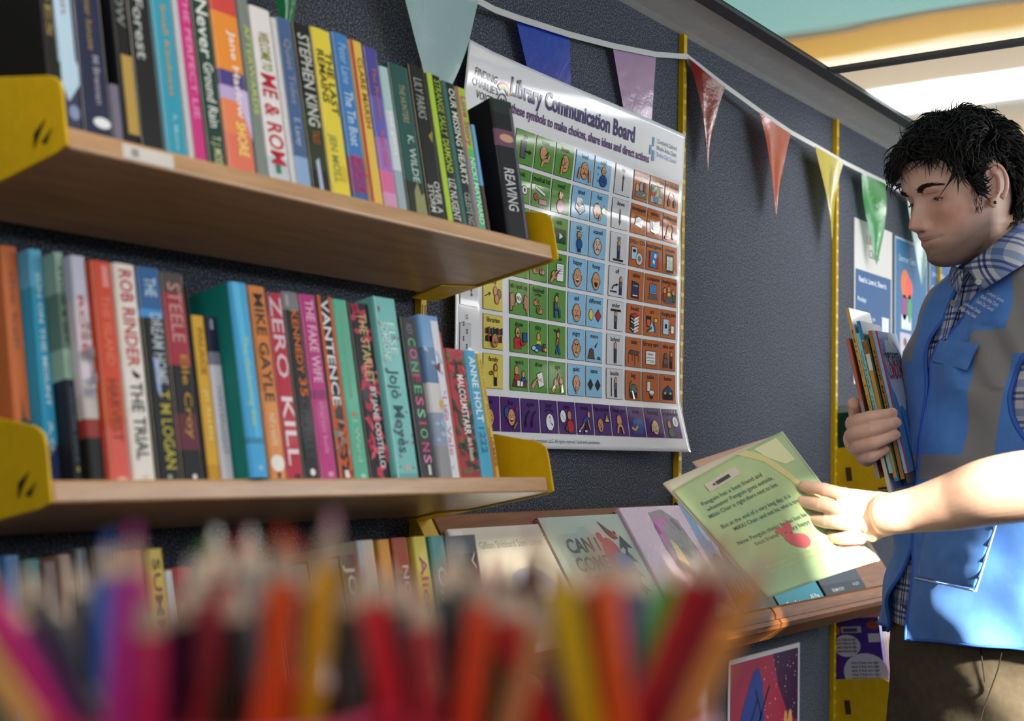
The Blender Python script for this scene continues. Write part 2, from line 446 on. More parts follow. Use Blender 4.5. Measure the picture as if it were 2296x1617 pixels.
LASTX = {}
def shelf_book(zt, pl, pr, ty, label, bands, texts=(), patches=(), yb=.019, d=.128, hard=False, side=None, group=None, rz=0, h=None, gap=.0006, name='book'):
    xl, xr = solve_x(zt, pl, yb), solve_x(zt, pr, yb)
    xl = max(xl, LASTX.get(zt, SX0 + .0035)); xr = max(xr, xl + .0045); LASTX[zt] = xr
    if h is None: h = solve_h(zt, (xl + xr) / 2, yb, ty)
    P = shelf_pt(zt, xl + gap, yb, .0002)
    t = thing(name, label, 'book', P, (-TILT, 0, rz), group)
    if isinstance(bands, str): bands = [(0, 1, bands)]
    book_mesh(t, max(xr - xl - gap, .004), h, d, bands, texts, patches, hard, side)
    return t
UP_G, LO_G, TH_G = 'books on the upper shelf', 'books on the lower shelf', 'books on the lowest shelf'
W_ = '#e6e4e0'; K_ = '#101114'
U = [
 (110, 148, -260, 'black upper-shelf book with faded gold lettering left of the pale blue one', '#15140f', [('ECHOES', .1, .62, .5, '#8a7a4a')], []),
 (149, 190, -235, 'pale icy blue paperback beside the left yellow bracket', [(0, .70, '#a9c3d3'), (.70, .8, '#2f5a44'), (.8, 1, '#30364e')], [('river run', .15, .5, .35, '#8d6f86')], [('P', [(.0, .55), (1, .70), (1, .78), (.3, .86), (0, .8)], '#a9c3d3'), ('E', .55, .90, .3, .03, '#7f8fb0')]),
 (192, 258, -215, 'thick navy paperback with a white penguin-shaped blob at its foot', [(0, 1, '#1d2440')], [('the winter house', .25, .62, .22, '#8f7a50'), ('M Brennan', .64, .84, .22, '#9a97a8', .6)], [('E', .62, .915, .30, .022, '#d7dbe0')]),
 (260, 281, 190, 'thin low grey book squeezed beside the thick navy paperback', '#6a6678', [], []),
 (283, 318, -190, 'black book with a tall gold panel low on its spine', K_, [('HOLLOW', .14, .48, .55, '#7f8580')], [('R', .25, .98, .60, .93, '#a98c46')]),
 (320, 374, -175, 'wide black book with white script left of the cyan book', '#131518', [('the Forest', .16, .60, .45, '#aeb3b3', .42)], []),
 (378, 426, -150, 'bright cyan book with thin orange lettering', '#2f92ab', [('A Small Kindness', .25, .72, .26, '#b79a63'), ('R. Munro', .80, .95, .2, '#9ccbd6')], []),
 (427, 440, -120, 'thin pale grey book between the cyan and the magenta ones', '#b9babd', [], []),
 (441, 469, -110, 'magenta book with pale pink capitals', '#bf2f78', [('THE PERFECT LIE', .2, .78, .5, '#e58fbb')], []),
 (471, 515, -95, 'dark green book with bold white handwriting', '#143a30', [('Never', .2, .48, .62, '#d9ddd6'), ('Ground Rain', .50, .80, .5, '#d0d6cf'), ('T. J. MOSS', .84, .97, .4, '#c9cf9b')], []),
 (517, 578, -70, 'wide sunset-coloured book in red, orange, violet and coral', [(0, .22, '#c94440'), (.22, .50, '#e08a32'), (.50, .575, '#4a3f7d'), (.575, .64, '#b6a3cf'), (.64, .80, '#dd7f52'), (.80, 1, '#d56f58')], [('Jane Harlow', .3, .72, .26, '#f3e6df', .66), ('SHORE', .74, .9, .36, '#f0e07a', .6)], [('P', [(.5, .58), (1, .58), (1, .82), (.75, .70)], '#c2b3d9')]),
 (582, 606, -30, 'slim grey-green book with lime lettering', '#76827c', [('AFTERWARDS', .2, .66, .5, '#bccb62')], []),
 (608, 656, 18, 'white book with big red hand-lettered capitals', [(0, .84, '#dad8d8'), (.84, 1, '#b9c3c9')], [('WELCOME TO', .14, .36, .5, '#8b8a2f'), ('ME & ROM', .38, .88, .72, '#b8283a')], [('R', .3, .55, .86, .93, '#3b7a52')]),
 (657, 668, 40, 'thin white book between the red-lettered and the dusty blue ones', '#c9c9cb', [], []),
 (669, 703, 42, 'dusty blue book left of the black one with the largest white capitals', [(0, .8, '#44608c'), (.8, 1, '#86a3c9')], [('Quiet Tides', .12, .5, .42, '#8b93a0'), ('E. Lacey', .58, .74, .4, '#a9b6c9')], []),
 (705, 747, 55, 'black book with large white capitals left of the yellow one', [(0, .45, '#101714'), (.45, .7, '#22301c'), (.7, .85, '#2b3520'), (.85, 1, '#171d18')], [('STEPHEN KING', .06, .60, .62, '#c3c6c2'), ('TALES', .62, .70, .4, '#a5602c')], [('P', [(.3, .8), (.5, .78), (.55, .99), (.35, .99)], '#a7b4cc')]),
 (749, 792, 66, 'yellow book with THE LAST REMAINS in dark capitals', '#dcc93f', [('THE LAST', .13, .50, .36, '#4a4626', .70), ('REMAINS', .13, .44, .36, '#4a4626', .28), ('JEN MOLL', .62, .9, .38, '#8d9457', .36)], [('E', .7, .84, .2, .05, '#c9b52f')]),
 (797, 833, 76, 'bright blue book with a red picture low on its spine', [(0, .72, '#3f78b8'), (.72, .93, '#7b3e78'), (.93, 1, '#345f9a')], [('Peter Lane', .06, .3, .5, '#89b4dc'), ('The Tin Boat', .34, .66, .55, '#b9d4ea')], [('S', 3, 12, .72, .93, .006, '#b8376a')]),
 (835, 864, 92, 'yellow book with a red left edge and brown capitals', '#d8b84c', [('CLARE MARSH', .1, .52, .4, '#8b5b2f', .62)], [('R', 0, .22, 0, 1, '#b23a3c')]),
 (867, 897, 108, 'violet to pink book with small orange lettering', [(0, .3, '#4b4696'), (.3, .55, '#5d5fb5'), (.55, .75, '#9b6fb8'), (.75, .88, '#cf6a9c'), (.88, 1, '#c994b8')], [('The Promise', .12, .44, .34, '#b5704c'), ('Anna Reid', .5, .72, .3, '#d2607a')], []),
 (898, 918, 150, 'thin pale blue-grey book beside the violet to pink one', [(0, .3, '#a8c6c9'), (.3, .7, '#c3d0d8'), (.7, 1, '#97aab3')], [('sea glass', .3, .6, .4, '#e8eef0')], []),
 (920, 964, 146, 'dark teal book with a castle-like picture at its foot', [(0, .76, '#22504d'), (.76, 1, '#23281f')], [('THE HUNTERS', .13, .38, .3, '#9a9576'), ('K. WILDE', .46, .76, .34, '#b3c6bd', .6)], [('P', [(.35, .99), (.4, .82), (.6, .76), (.75, .84), (.9, .82), (.95, .99)], '#8a8e62')]),
 (967, 1004, 150, 'black book with pale title and OVER A STORM lettering', '#12140f', [('LILY PARKS', .08, .34, .5, '#999c98', .42), ('OVER A', .73, .93, .36, '#c9cac6', .66), ('STORM', .76, .93, .34, '#c9cac6', .26)], [('P', [(.6, .44), (.9, .40), (.8, .48)], '#8f8c3f')]),
 (1006, 1039, 168, 'black book with a lime edge reading STRANGE SALLY DIAMOND', '#0d1512', [('STRANGE SALLY', .03, .40, .44, '#93b63c', .68), ('DIAMOND', .42, .64, .44, '#a9c43c', .68), ('LIZ NUGENT', .68, .95, .5, '#cbcfcb', .68)], [('R', 0, .36, 0, 1, '#a5c435')], ),
 (1040, 1070, 185, 'black book with a teal edge reading OUR MISSING HEARTS', '#15181a', [('OUR MISSING HEARTS', .04, .68, .46, '#d9dad5', .64), ('CELESTE NG', .74, .95, .42, '#a5a8a5', .64)], [('R', 0, .27, 0, 1, '#2f6b63')]),
 (1071, 1094, 197, 'lime and green book with a pink edge left of the thin blue one', [(0, .42, '#a3bd2e'), (.42, .5, '#59b55b'), (.5, 1, '#3fae7e')], [('Love Story', .06, .40, .5, '#a5508a', .6), ('NICKI MAYNARD', .48, .93, .5, '#c9ecd4', .6)], [('R', 0, .2, 0, 1, '#b5568f')]),
 (1095, 1103, 280, 'thin low blue book beside the tilted black hardback', [(0, .55, '#6aa0cf'), (.55, 1, '#4a3428')], [], []),
]
for s in U:
    shelf_book(ZU, s[0], s[1], s[2], s[3], s[4], s[5], s[6], group=UP_G, **(s[7] if len(s) > 7 else {}))
# the thick black hardback at the end stands turned towards the camera
xl = solve_x(ZU, 1149, .006); xr = solve_x(ZU, 1181, .006)
hk = solve_h(ZU, xl, .006, 212)
xl = max(xl, LASTX[ZU] + .003)
t = thing('book', 'thick black hardback turned outwards against the right yellow bracket of the upper shelf', 'book', shelf_pt(ZU, xl, .012, .0004), (-TILT, 0, -.20), UP_G)
book_mesh(t, .040, hk, .135, [(0, .10, '#23322c'), (.10, .22, '#1b1b1e'), (.22, .34, '#6d4a62'), (.34, 1, '#191a1f')],
          [('REAVING', .50, .80, .46, '#c4c8cc', .42)], [('E', .5, .28, .32, .03, '#c79a80'), ('R', .80, .90, .05, .98, '#585c66')], True, '#14141a')

L = [
 (46, 86, 552, 'orange paperback with a dark church silhouette at the left end of the lower shelf', [(0, 1, '#c06a3c')], [('the bell', .1, .42, .3, '#8b5a4a')], [('P', [(.3, .86), (.3, .72), (.42, .70), (.5, .60), (.58, .70), (.9, .72), (1, .86)], '#3a4540'), ('R', .25, 1, .86, .99, '#2c4f8c')], dict(yb=.070)),
 (89, 141, 560, 'cyan paperback with white capitals beside the lower left yellow bracket', [(0, .16, '#5fb3d8'), (.16, .82, '#2e97bd'), (.82, 1, '#23305c')], [('SUN ON THE MOUNT', .10, .66, .34, '#dbeef5'), ('A.G.', .72, .86, .3, '#cfe6f0')], [], dict(yb=.054)),
 (147, 189, 566, 'book fading from grey-green to navy, right of the cyan one', [(0, .18, '#8fae9f'), (.18, .42, '#5f7a6e'), (.42, .55, '#8bab9a'), (.55, 1, '#20262f')], [('STONE & SKY', .06, .4, .5, '#29302e'), ('WILLIAM HALE', .58, .9, .3, '#5f6a7c')], [('E', .5, .93, .14, .012, '#b4a53c'), ('R', .25, .85, .45, .54, '#7fa08c')], dict(yb=.036)),
 (191, 240, 574, 'white and lilac book with a dark foot', [(0, .2, '#b9bcd0'), (.2, .62, '#cdc4cc'), (.62, .72, '#b7b3ae'), (.72, .80, '#8c3230'), (.80, 1, '#17191a')], [('ROSE', .18, .44, .34, '#b0474a', .4), ('M.A. GRAVES', .3, .55, .26, '#7d7a80', .74)], [('S', 5, 10, .4, .62, .012, '#a3a0aa')], dict(yb=.026)),
 (243, 298, 586, 'red-orange paperback with faint lettering', [(0, .55, '#c7482e'), (.55, .76, '#c24d28'), (.76, 1, '#cf5a4e')], [('THE ISLAND', .16, .48, .4, '#dd7a5f'), ('HARVEST', .54, .82, .5, '#8c3322')], [('R', .45, .75, .02, .12, '#dc8a86'), ('E', .5, .985, .25, .012, '#e5a8a0')]),
 (301, 352, 592, 'off-white book with red letters above THE TRIAL in black', '#ddd8cf', [('ROB RINDER', .03, .48, .58, '#b52a42'), ('THE TRIAL', .55, .90, .56, '#2d2c2c')], [('P', [(.35, .49), (.75, .52), (.6, .535), (.4, .52)], '#222222'), ('E', .5, .975, .16, .009, '#c6c0b8')]),
 (355, 408, 600, 'book with a blue top and black lower spine', [(0, .20, '#2d5f94'), (.20, .24, '#3f8fd0'), (.24, 1, '#0f1214')], [('THE', .05, .14, .5, '#bcd4e6'), ('DREAM HOME', .22, .55, .5, '#b4bcc4', .6), ('T M LOGAN', .58, .94, .46, '#b5a83c', .62)], [('P', [(.3, .42), (.55, .44), (.5, .62), (.35, .58)], '#8fa9d9'), ('E', .5, .975, .1, .01, '#9aa09c')]),
 (410, 460, 612, 'crimson and black book with a wine-coloured title', [(0, .10, '#4c4340'), (.10, .45, '#9c2a3e'), (.45, .68, '#141215'), (.68, .85, '#5c1f30'), (.85, 1, '#121214')], [('STEELE', .05, .34, .6, '#c28d86'), ('Elle Croy', .40, .80, .34, '#b2872f', .62)], [('E', .55, .975, .1, .012, '#dcdcdc')]),
 (461, 468, 640, 'thin black book left of the short yellow one', '#0d0d10', [], []),
 (469, 499, 708, 'short mustard yellow paperback in front of the turquoise hardback', [(0, .9, '#d2a22e'), (.9, 1, '#c08f22')], [('PALACE', .08, .36, .4, '#8c6a20'), ('JO ALLEN', .45, .75, .3, '#ecd58a')], []),
 (500, 528, 710, 'short book fading from navy to pale grey', [(0, .22, '#1f2440'), (.22, .30, '#77798f'), (.30, 1, '#c6c8d2')], [('moon', .02, .08, .4, '#d0d4e0'), ('WINTERLIGHT', .42, .84, .4, '#9a9db0')], []),
 None,
 (608, 646, 642, 'orange book with large black capitals beside ZERO KILL', [(0, .55, '#d07f3a'), (.55, 1, '#dc8f52')], [('MIKE GAYLE', .04, .60, .58, '#2b2520'), ('half a world', .66, .82, .4, '#efcfa8')], [('E', .5, .91, .42, .042, '#ece4dc'), ('R', .42, .6, .955, .985, '#4a2e20')]),
 (647, 683, 657, 'red book with ZERO KILL in big pale letters', '#b3243d', [('ZERO', .02, .46, .74, '#d7b9c4'), ('KILL', .56, .92, .72, '#e5d3d8')], [('P', [(0, 0), (.35, 0), (0, .13)], '#7a4456'), ('E', .6, .975, .2, .014, '#4a1c2a')]),
 (684, 721, 655, 'black book with a grey top and orange capitals ending in 35', [(0, .10, '#77777a'), (.10, 1, '#17181a')], [('KENNEDY', .10, .44, .40, '#d46a1f', .56), ('35', .46, .56, .46, '#d46a1f', .6), ('CHARLES', .58, .88, .48, '#3b3d3f')], [('E', .52, .955, .16, .018, '#e0e0e0'), ('R', .1, .3, .02, .08, '#a0a0a2')]),
 (723, 760, 661, 'magenta book with THE FAKE WIFE in pale capitals', [(0, .52, '#b3307c'), (.52, .57, '#8f2466'), (.57, 1, '#b8357f')], [('THE FAKE WIFE', .03, .48, .52, '#e7b6d2'), ('sharon bolt', .58, .86, .3, '#dd86b4')], [('E', .55, .965, .18, .014, '#d793bd')]),
 (762, 794, 664, 'tiger-striped orange and black book with VANTENCE lettering', '#17130f', [('VANTENCE', .02, .60, .56, '#dfe2e6', .48)], [('R', 0, .22, 0, 1, '#c4562a'), ('R', .8, 1, 0, 1, '#c4562a'), ('S', 11, 16, .6, .97, .009, '#c4562a'), ('S', 12, 10, .68, .86, .008, '#9c9a94'), ('R', .4, .75, .945, .985, '#e4dcd8')]),
 (797, 831, 672, 'mint green book with a small coral disc', '#58b094', [('The Things We Keep', .05, .55, .28, '#86a892'), ('J Ward', .66, .9, .3, '#a5c9a5')], [('E', .45, .64, .16, .013, '#bd7a52'), ('E', .55, .975, .16, .012, '#a6d8c6')]),
 (833, 881, 680, 'black book with red flowers and a gold title', '#191620', [('THE STARLET', .06, .46, .40, '#c2b47a', .55), ('BY JANE COSTELLO', .48, .93, .26, '#e2dcdc', .62)], [('S', 21, 26, .0, .98, .011, '#b53a52'), ('S', 22, 14, .3, .98, .008, '#d6566c')]),
 (887, 942, 668, 'aqua hardback with large dark script left of CONFESSIONS', [(0, .97, '#74bcb8'), (.97, 1, '#5ca3a0')], [('SOMEONE', .14, .36, .3, '#c9e6e2', .30), ('ELSE', .14, .32, .3, '#c9e6e2', .62), ('Jojo Moyes', .40, .86, .44, '#2c5458', .46)], [('E', .5, .94, .14, .02, '#b9a8a4'), ('S', 31, 22, .05, .95, .005, '#8a5a7c'), ('R', .0, .08, 0, 1, '#8fcbc6')], dict(yb=.012, hard=True, d=.14)),
 (948, 982, 712, 'charcoal book with CONFESSIONS in pink and green letters', '#33343b', [('ALEX', .04, .11, .4, '#7a7c82'), ('C', .13, .18, .5, '#68b482'), ('O', .20, .26, .5, '#d06a94'), ('N', .28, .34, .5, '#68b482'), ('F', .355, .405, .5, '#c04a62'), ('E', .425, .475, .5, '#68b482'), ('S', .495, .55, .5, '#d06a94'), ('S', .57, .625, .5, '#8fc49c'), ('I', .65, .665, .5, '#c04a62'), ('O', .69, .75, .5, '#74b988'), ('N', .775, .83, .5, '#cf4a84'), ('S', .85, .9, .5, '#d98ab8')], [('R', .45, .62, .91, .97, '#d2d3cc')]),
 (983, 1035, 708, 'blue and white picture book with a red-orange edge', [(0, .20, '#6f9cc8'), (.20, .42, '#54779e'), (.42, .6, '#c9c6c8'), (.6, .8, '#8794ad'), (.8, 1, '#8c8d92')], [('Lisa Vale', .5, .86, .24, '#c97a92', .72)], [('R', .55, .9, .03, 1, '#d3d6de'), ('P', [(.45, .32), (.75, .28), (.7, .36)], '#8c3a3a'), ('E', .5, .55, .09, .03, '#cfab3c'), ('R', .93, 1, .1, 1, '#c04c2c'), ('S', 41, 14, .1, .95, .009, '#9fb6cf')], dict(yb=.014, hard=True, d=.14)),
 (1037, 1081, 783, 'red floral book with white capitals left of the blue 1222 book', '#a02a34', [('MALCOLM', .2, .46, .34, '#eee2e2', .62), ('STARR', .47, .66, .34, '#eee2e2', .62), ('dark bloom', .68, .86, .26, '#d9cfc4', .66)], [('S', 51, 40, .0, .98, .010, '#2c3a2a'), ('S', 52, 22, .05, .98, .008, '#5b6a44'), ('S', 53, 14, .0, .3, .008, '#c43848')]),
 (1083, 1110, 786, 'blue book with white capitals and the number 1222', '#3f9fc4', [('ANNE HOLT', .05, .56, .52, '#e4f1f5'), ('1222', .60, .80, .50, '#276f92')], []),
 (1111, 1122, 792, 'thin yellow book at the right end of the lower row', [(0, .7, '#cfb445'), (.7, 1, '#c9a23c')], [('WILD HONEY BAKING', .05, .6, .5, '#9c8430'), ('JAMES', .66, .9, .5, '#7a6428')], [('R', 0, .25, .6, 1, '#c1503c')]),
]
for s in L:
    if s is None:
        shelf_book(ZL, 564, 605, 634, 'tall turquoise hardback standing forward with a teal cover side showing', [(0, .80, '#3f9fd0'), (.80, .83, '#2f7fa8'), (.83, 1, '#3fa0d4')],
                   [('The Gathering Sea', .28, .74, .3, '#9fc79a')], [('E', .55, .95, .14, .012, '#7fc4e0'), ('P', [(.1, .0), (.5, .0), (.7, .8), (.45, .8)], '#58b4de')], yb=-.004, d=.165, hard=True, side='#177a72', group=LO_G)
        continue
    kw = s[7] if len(s) > 7 else {}
    shelf_book(ZL, s[0], s[1], s[2], s[3], s[4], s[5], s[6], group=LO_G, **kw)


# ------------------------------------------------------------------ lowest row, mostly behind the pencils
def low_book(pl, pr, ty, label, bands, texts=(), patches=(), yb=.02, d=.13):
    n = np.array([0, math.cos(TILT), -math.sin(TILT)])
    o = shelf_pt(Z3, 0, yb, 0)
    A = at_plane(pl, ty, o, n); B = at_plane(pr, ty, o, n)
    h = (A - o) @ np.array([0, math.sin(TILT), math.cos(TILT)])
    t = thing('book', label, 'book', shelf_pt(Z3, A[0], yb, .0002), (-TILT, 0, 0), TH_G)
    if isinstance(bands, str): bands = [(0, 1, bands)]
    book_mesh(t, B[0] - A[0] - .0006, h, d, bands, texts, patches, False)
T3 = [(-40, 4, 1250, 'dark green book at the far left of the lowest row', '#1d3a2c'), (6, 46, 1247, 'blue book at the left of the lowest row', '#3a6ea6'), (48, 92, 1256, 'dark book with a teal top in the lowest row', [(0, .1, '#2f6f6a'), (.1, 1, '#2b2a33')]),
      (94, 128, 1262, 'brown book in the lowest row beside the dark teal-topped one', '#6b5548'), (130, 160, 1244, 'tan book with a pale spine in the lowest row', '#a2806c'), (162, 200, 1232, 'dark grey book in the lowest row with a thin white line', [(0, 1, '#2b2a2c')], (), [('R', .35, .45, 0, .6, '#a8a4aa')]),
      (202, 254, 1226, 'black book left of the bright orange one in the lowest row', '#161618'),
      (257, 322, 1236, 'bright orange book in the lowest row, seen above the pencils', '#dd5a1f'), (329, 366, 1232, 'yellow book with dark marks beside the bright orange one', '#d8b829', [('SUMMER', .04, .5, .45, '#4f4420')]),
      (369, 387, 1280, 'thin white book left of the red one with the 7', '#d2d2cf'), (388, 434, 1273, 'red book with a white triangle and figure 7', '#bf2430', (), [('P', [(.1, .16), (.95, .16), (.55, .5)], '#e2dcdc'), ('P', [(.3, .2), (.75, .2), (.55, .40)], '#bf2430')]),
      (437, 500, 1290, 'dark olive book right of the red one with the 7', '#2a2f20'), (502, 560, 1270, 'dark brown book behind the orange pencils', '#2c221e'), (562, 620, 1262, 'grey-green book behind the orange pencils', '#4a5048'), (622, 690, 1270, 'black book behind the tall yellow pencil', '#191a1c'), (692, 762, 1258, 'dark slate book left of the one with white capitals', '#262c33'),
      (765, 797, 1246, 'dark book with white capitals in the lowest row', '#2b2e31', [('JO NES', .05, .5, .6, '#d2d0ca')]), (799, 839, 1213, 'cream book with a pale blue edge in the lowest row', '#ccc6ae', [('Homecoming', .3, .8, .35, '#9a957c')], [('R', 0, .28, 0, 1, '#a9bcc6')]),
      (848, 874, 1211, 'amber book with a white D in the lowest row', '#dc9732', [('DARK', .34, .6, .6, '#f1e6d0')]), (880, 913, 1207, 'brown-red book reading NOWHERE TO SEE', [(0, .18, '#a54a2a'), (.18, .36, '#4c2a24'), (.36, 1, '#7c3530')], [('NOWHERE TO SEE', .14, .98, .42, '#dccfca', .62), ('NOW', .5, .8, .3, '#b5602c', .25)]),
      (925, 956, 1204, 'yellow book with pink script in the lowest row', '#d9c747', [('Alice & Zahara', .10, .98, .5, '#b45f72')]), (962, 995, 1203, 'teal book with white script in the lowest row', '#2a8786', [('Oh to be', .16, .7, .6, '#cfe3df')])]
for s in T3:
    low_book(s[0], s[1], s[2], s[3], s[4], s[5] if len(s) > 5 else (), s[6] if len(s) > 6 else ())
low_book(1000, 1068, 1203, 'wide grey book with a white angle mark at the right end of the lowest row', [(0, .1, '#57595c'), (.1, 1, '#3d4044')], (), [('P', [(.72, .14), (.86, .09), (.84, .115), (.77, .14), (.86, .17), (.86, .19)], '#d5d5d2')], yb=.03)
# ------------------------------------------------------------------ the big laminated communication board
def LAM(c):
    m = mat(c, .8, 1.0); m.node_tree.nodes['Principled BSDF'].inputs['Specular IOR Level'].default_value = .05; m.node_tree.nodes['Principled BSDF'].inputs['Coat Roughness'].default_value = .05; return m
PXL, PXR, PZT, PZB = 1.583, 2.292, 1.867, 1.252
def wave(x, z):
    u = (x - PXL) / (PXR - PXL); v = (z - PZB) / (PZT - PZB)
    d = .008 + .004 * math.sin(u * 6.5 + v * 2.0 + .8) * (1 - .5 * v) + .0022 * math.sin(v * 7.5 + u * 3)
    d += .010 * max(0, u - .82) / .18 * (1 - v) + .016 * max(0, .16 - v) / .16 * (.35 + u * u) + .016 * max(0, v - .70) / .3 + .006 * max(0, .1 - u) / .1
    return -max(d, .001)
poster = thing('communication_board_poster', 'large glossy white poster headed Library Communication Board with coloured symbol squares', 'poster', (0, 0, 0))
def pz(h):
    return lambda p: (p[0], wave(p[0], p[1]) - h, p[1])
b = MB(); b.grid(lambda u, v: (PXL + (PXR - PXL) * u, wave(PXL + (PXR - PXL) * u, PZB + (PZT - PZB) * v), PZB + (PZT - PZB) * v), 90, 80, LAM('#dedee2'))
b.build('sheet', poster, smooth=True, solid=.0005)
def ptext(st, x, z, size, c, align=0, bold=.01, maxw=None, name='lettering', sx=1, fit=None):
    if fit: sx = fit / (glyphs(st, bold)[2] * size)
    b = MB(); b.T = pz(.0012)
    b.text(st, lambda a, y: (x + a * sx, z + y), size, LAM(c), bold, align, maxw); return b.build(name, poster)
ptext('Library Communication Board', 1.709, 1.813, .040, '#231c66', 0, .030, None, 'title', fit=.388)
ptext('Use these symbols to make choices, share ideas and direct actions', 1.684, 1.786, .0215, '#4a2472', 0, .026, None, 'subtitle', fit=.470)
ptext('used with permission. LLC. All rights reserved. Used with permission.', 2.006, 1.262, .0085, '#4a4a4e', 1, 0, .30, 'copyright_line')
# corner logos
b = MB(); b.T = pz(.0012)
for i, s in enumerate(('FINDING', 'CHARLIE\'S', 'VOICE')):
    b.text(s, (lambda dz: lambda a, y: (1.640 + a, 1.820 - dz + y))(i * .0165), .0165, LAM('#26262a'), .004, .5)
b.T = pz(.0014)
for i, c in enumerate(('#c03a30', '#dc8a2c', '#dccb3c', '#4f9a4c', '#3f6cb0')):
    r0, r1 = .021 - i * .0022, .0188 - i * .0022
    pts = [(1.690 + r0 * math.cos(a), 1.806 + r0 * math.sin(a)) for a in np.linspace(.2, 2.5, 12)] + [(1.690 + r1 * math.cos(a), 1.806 + r1 * math.sin(a)) for a in np.linspace(2.5, .2, 12)]
    for k in range(11): b.poly([pts[k], pts[k + 1], pts[22 - k], pts[23 - k]], LAM(c))
for k in range(24):
    a0, a1 = 2 * PI * k / 24, 2 * PI * (k + 1) / 24
    b.poly([(1.689 + q * math.cos(a), 1.797 + q * math.sin(a)) for q, a in ((.0125, a0), (.0125, a1), (.0105, a1), (.0105, a0))], LAM('#202428'))
b.text('V', lambda a, y: (1.689 + a, 1.7925 + y), .013, LAM('#202428'), .02, .5)
b.build('charity_logo', poster)
b = MB(); b.T = pz(.0012)
for cx, cz, k in ((2.166, 1.829, 1), (2.157, 1.812, 1), (2.168, 1.803, 1.15)):
    b.poly([(cx - .004 * k, cz - .009 * k), (cx + .004 * k, cz - .009 * k), (cx + .003 * k, cz + .004 * k), (cx - .003 * k, cz + .004 * k)], LAM('#4b93c4'))
    for q in (-.004, -.0012, .0016): b.poly([(cx + q * k, cz + .004 * k), (cx + (q + .002) * k, cz + .004 * k), (cx + (q + .002) * k, cz + .008 * k), (cx + q * k, cz + .008 * k)], LAM('#4b93c4'))
b.poly([(2.1775, 1.796), (2.178, 1.796), (2.178, 1.840), (2.1775, 1.840)], LAM('#8a9098'))
for i, (s, c) in enumerate((('Comhairle Cathrach', '#4a5260'), ('Bhaile Átha Cliath', '#4a5260'), ('Dublin City Council', '#3f86bd'))):
    b.text(s, (lambda dz: lambda a, y: (2.182 + a, 1.829 - dz + y))(i * .0125), .0115, LAM(c), .003, 0, .077)
b.build('council_logo', poster)

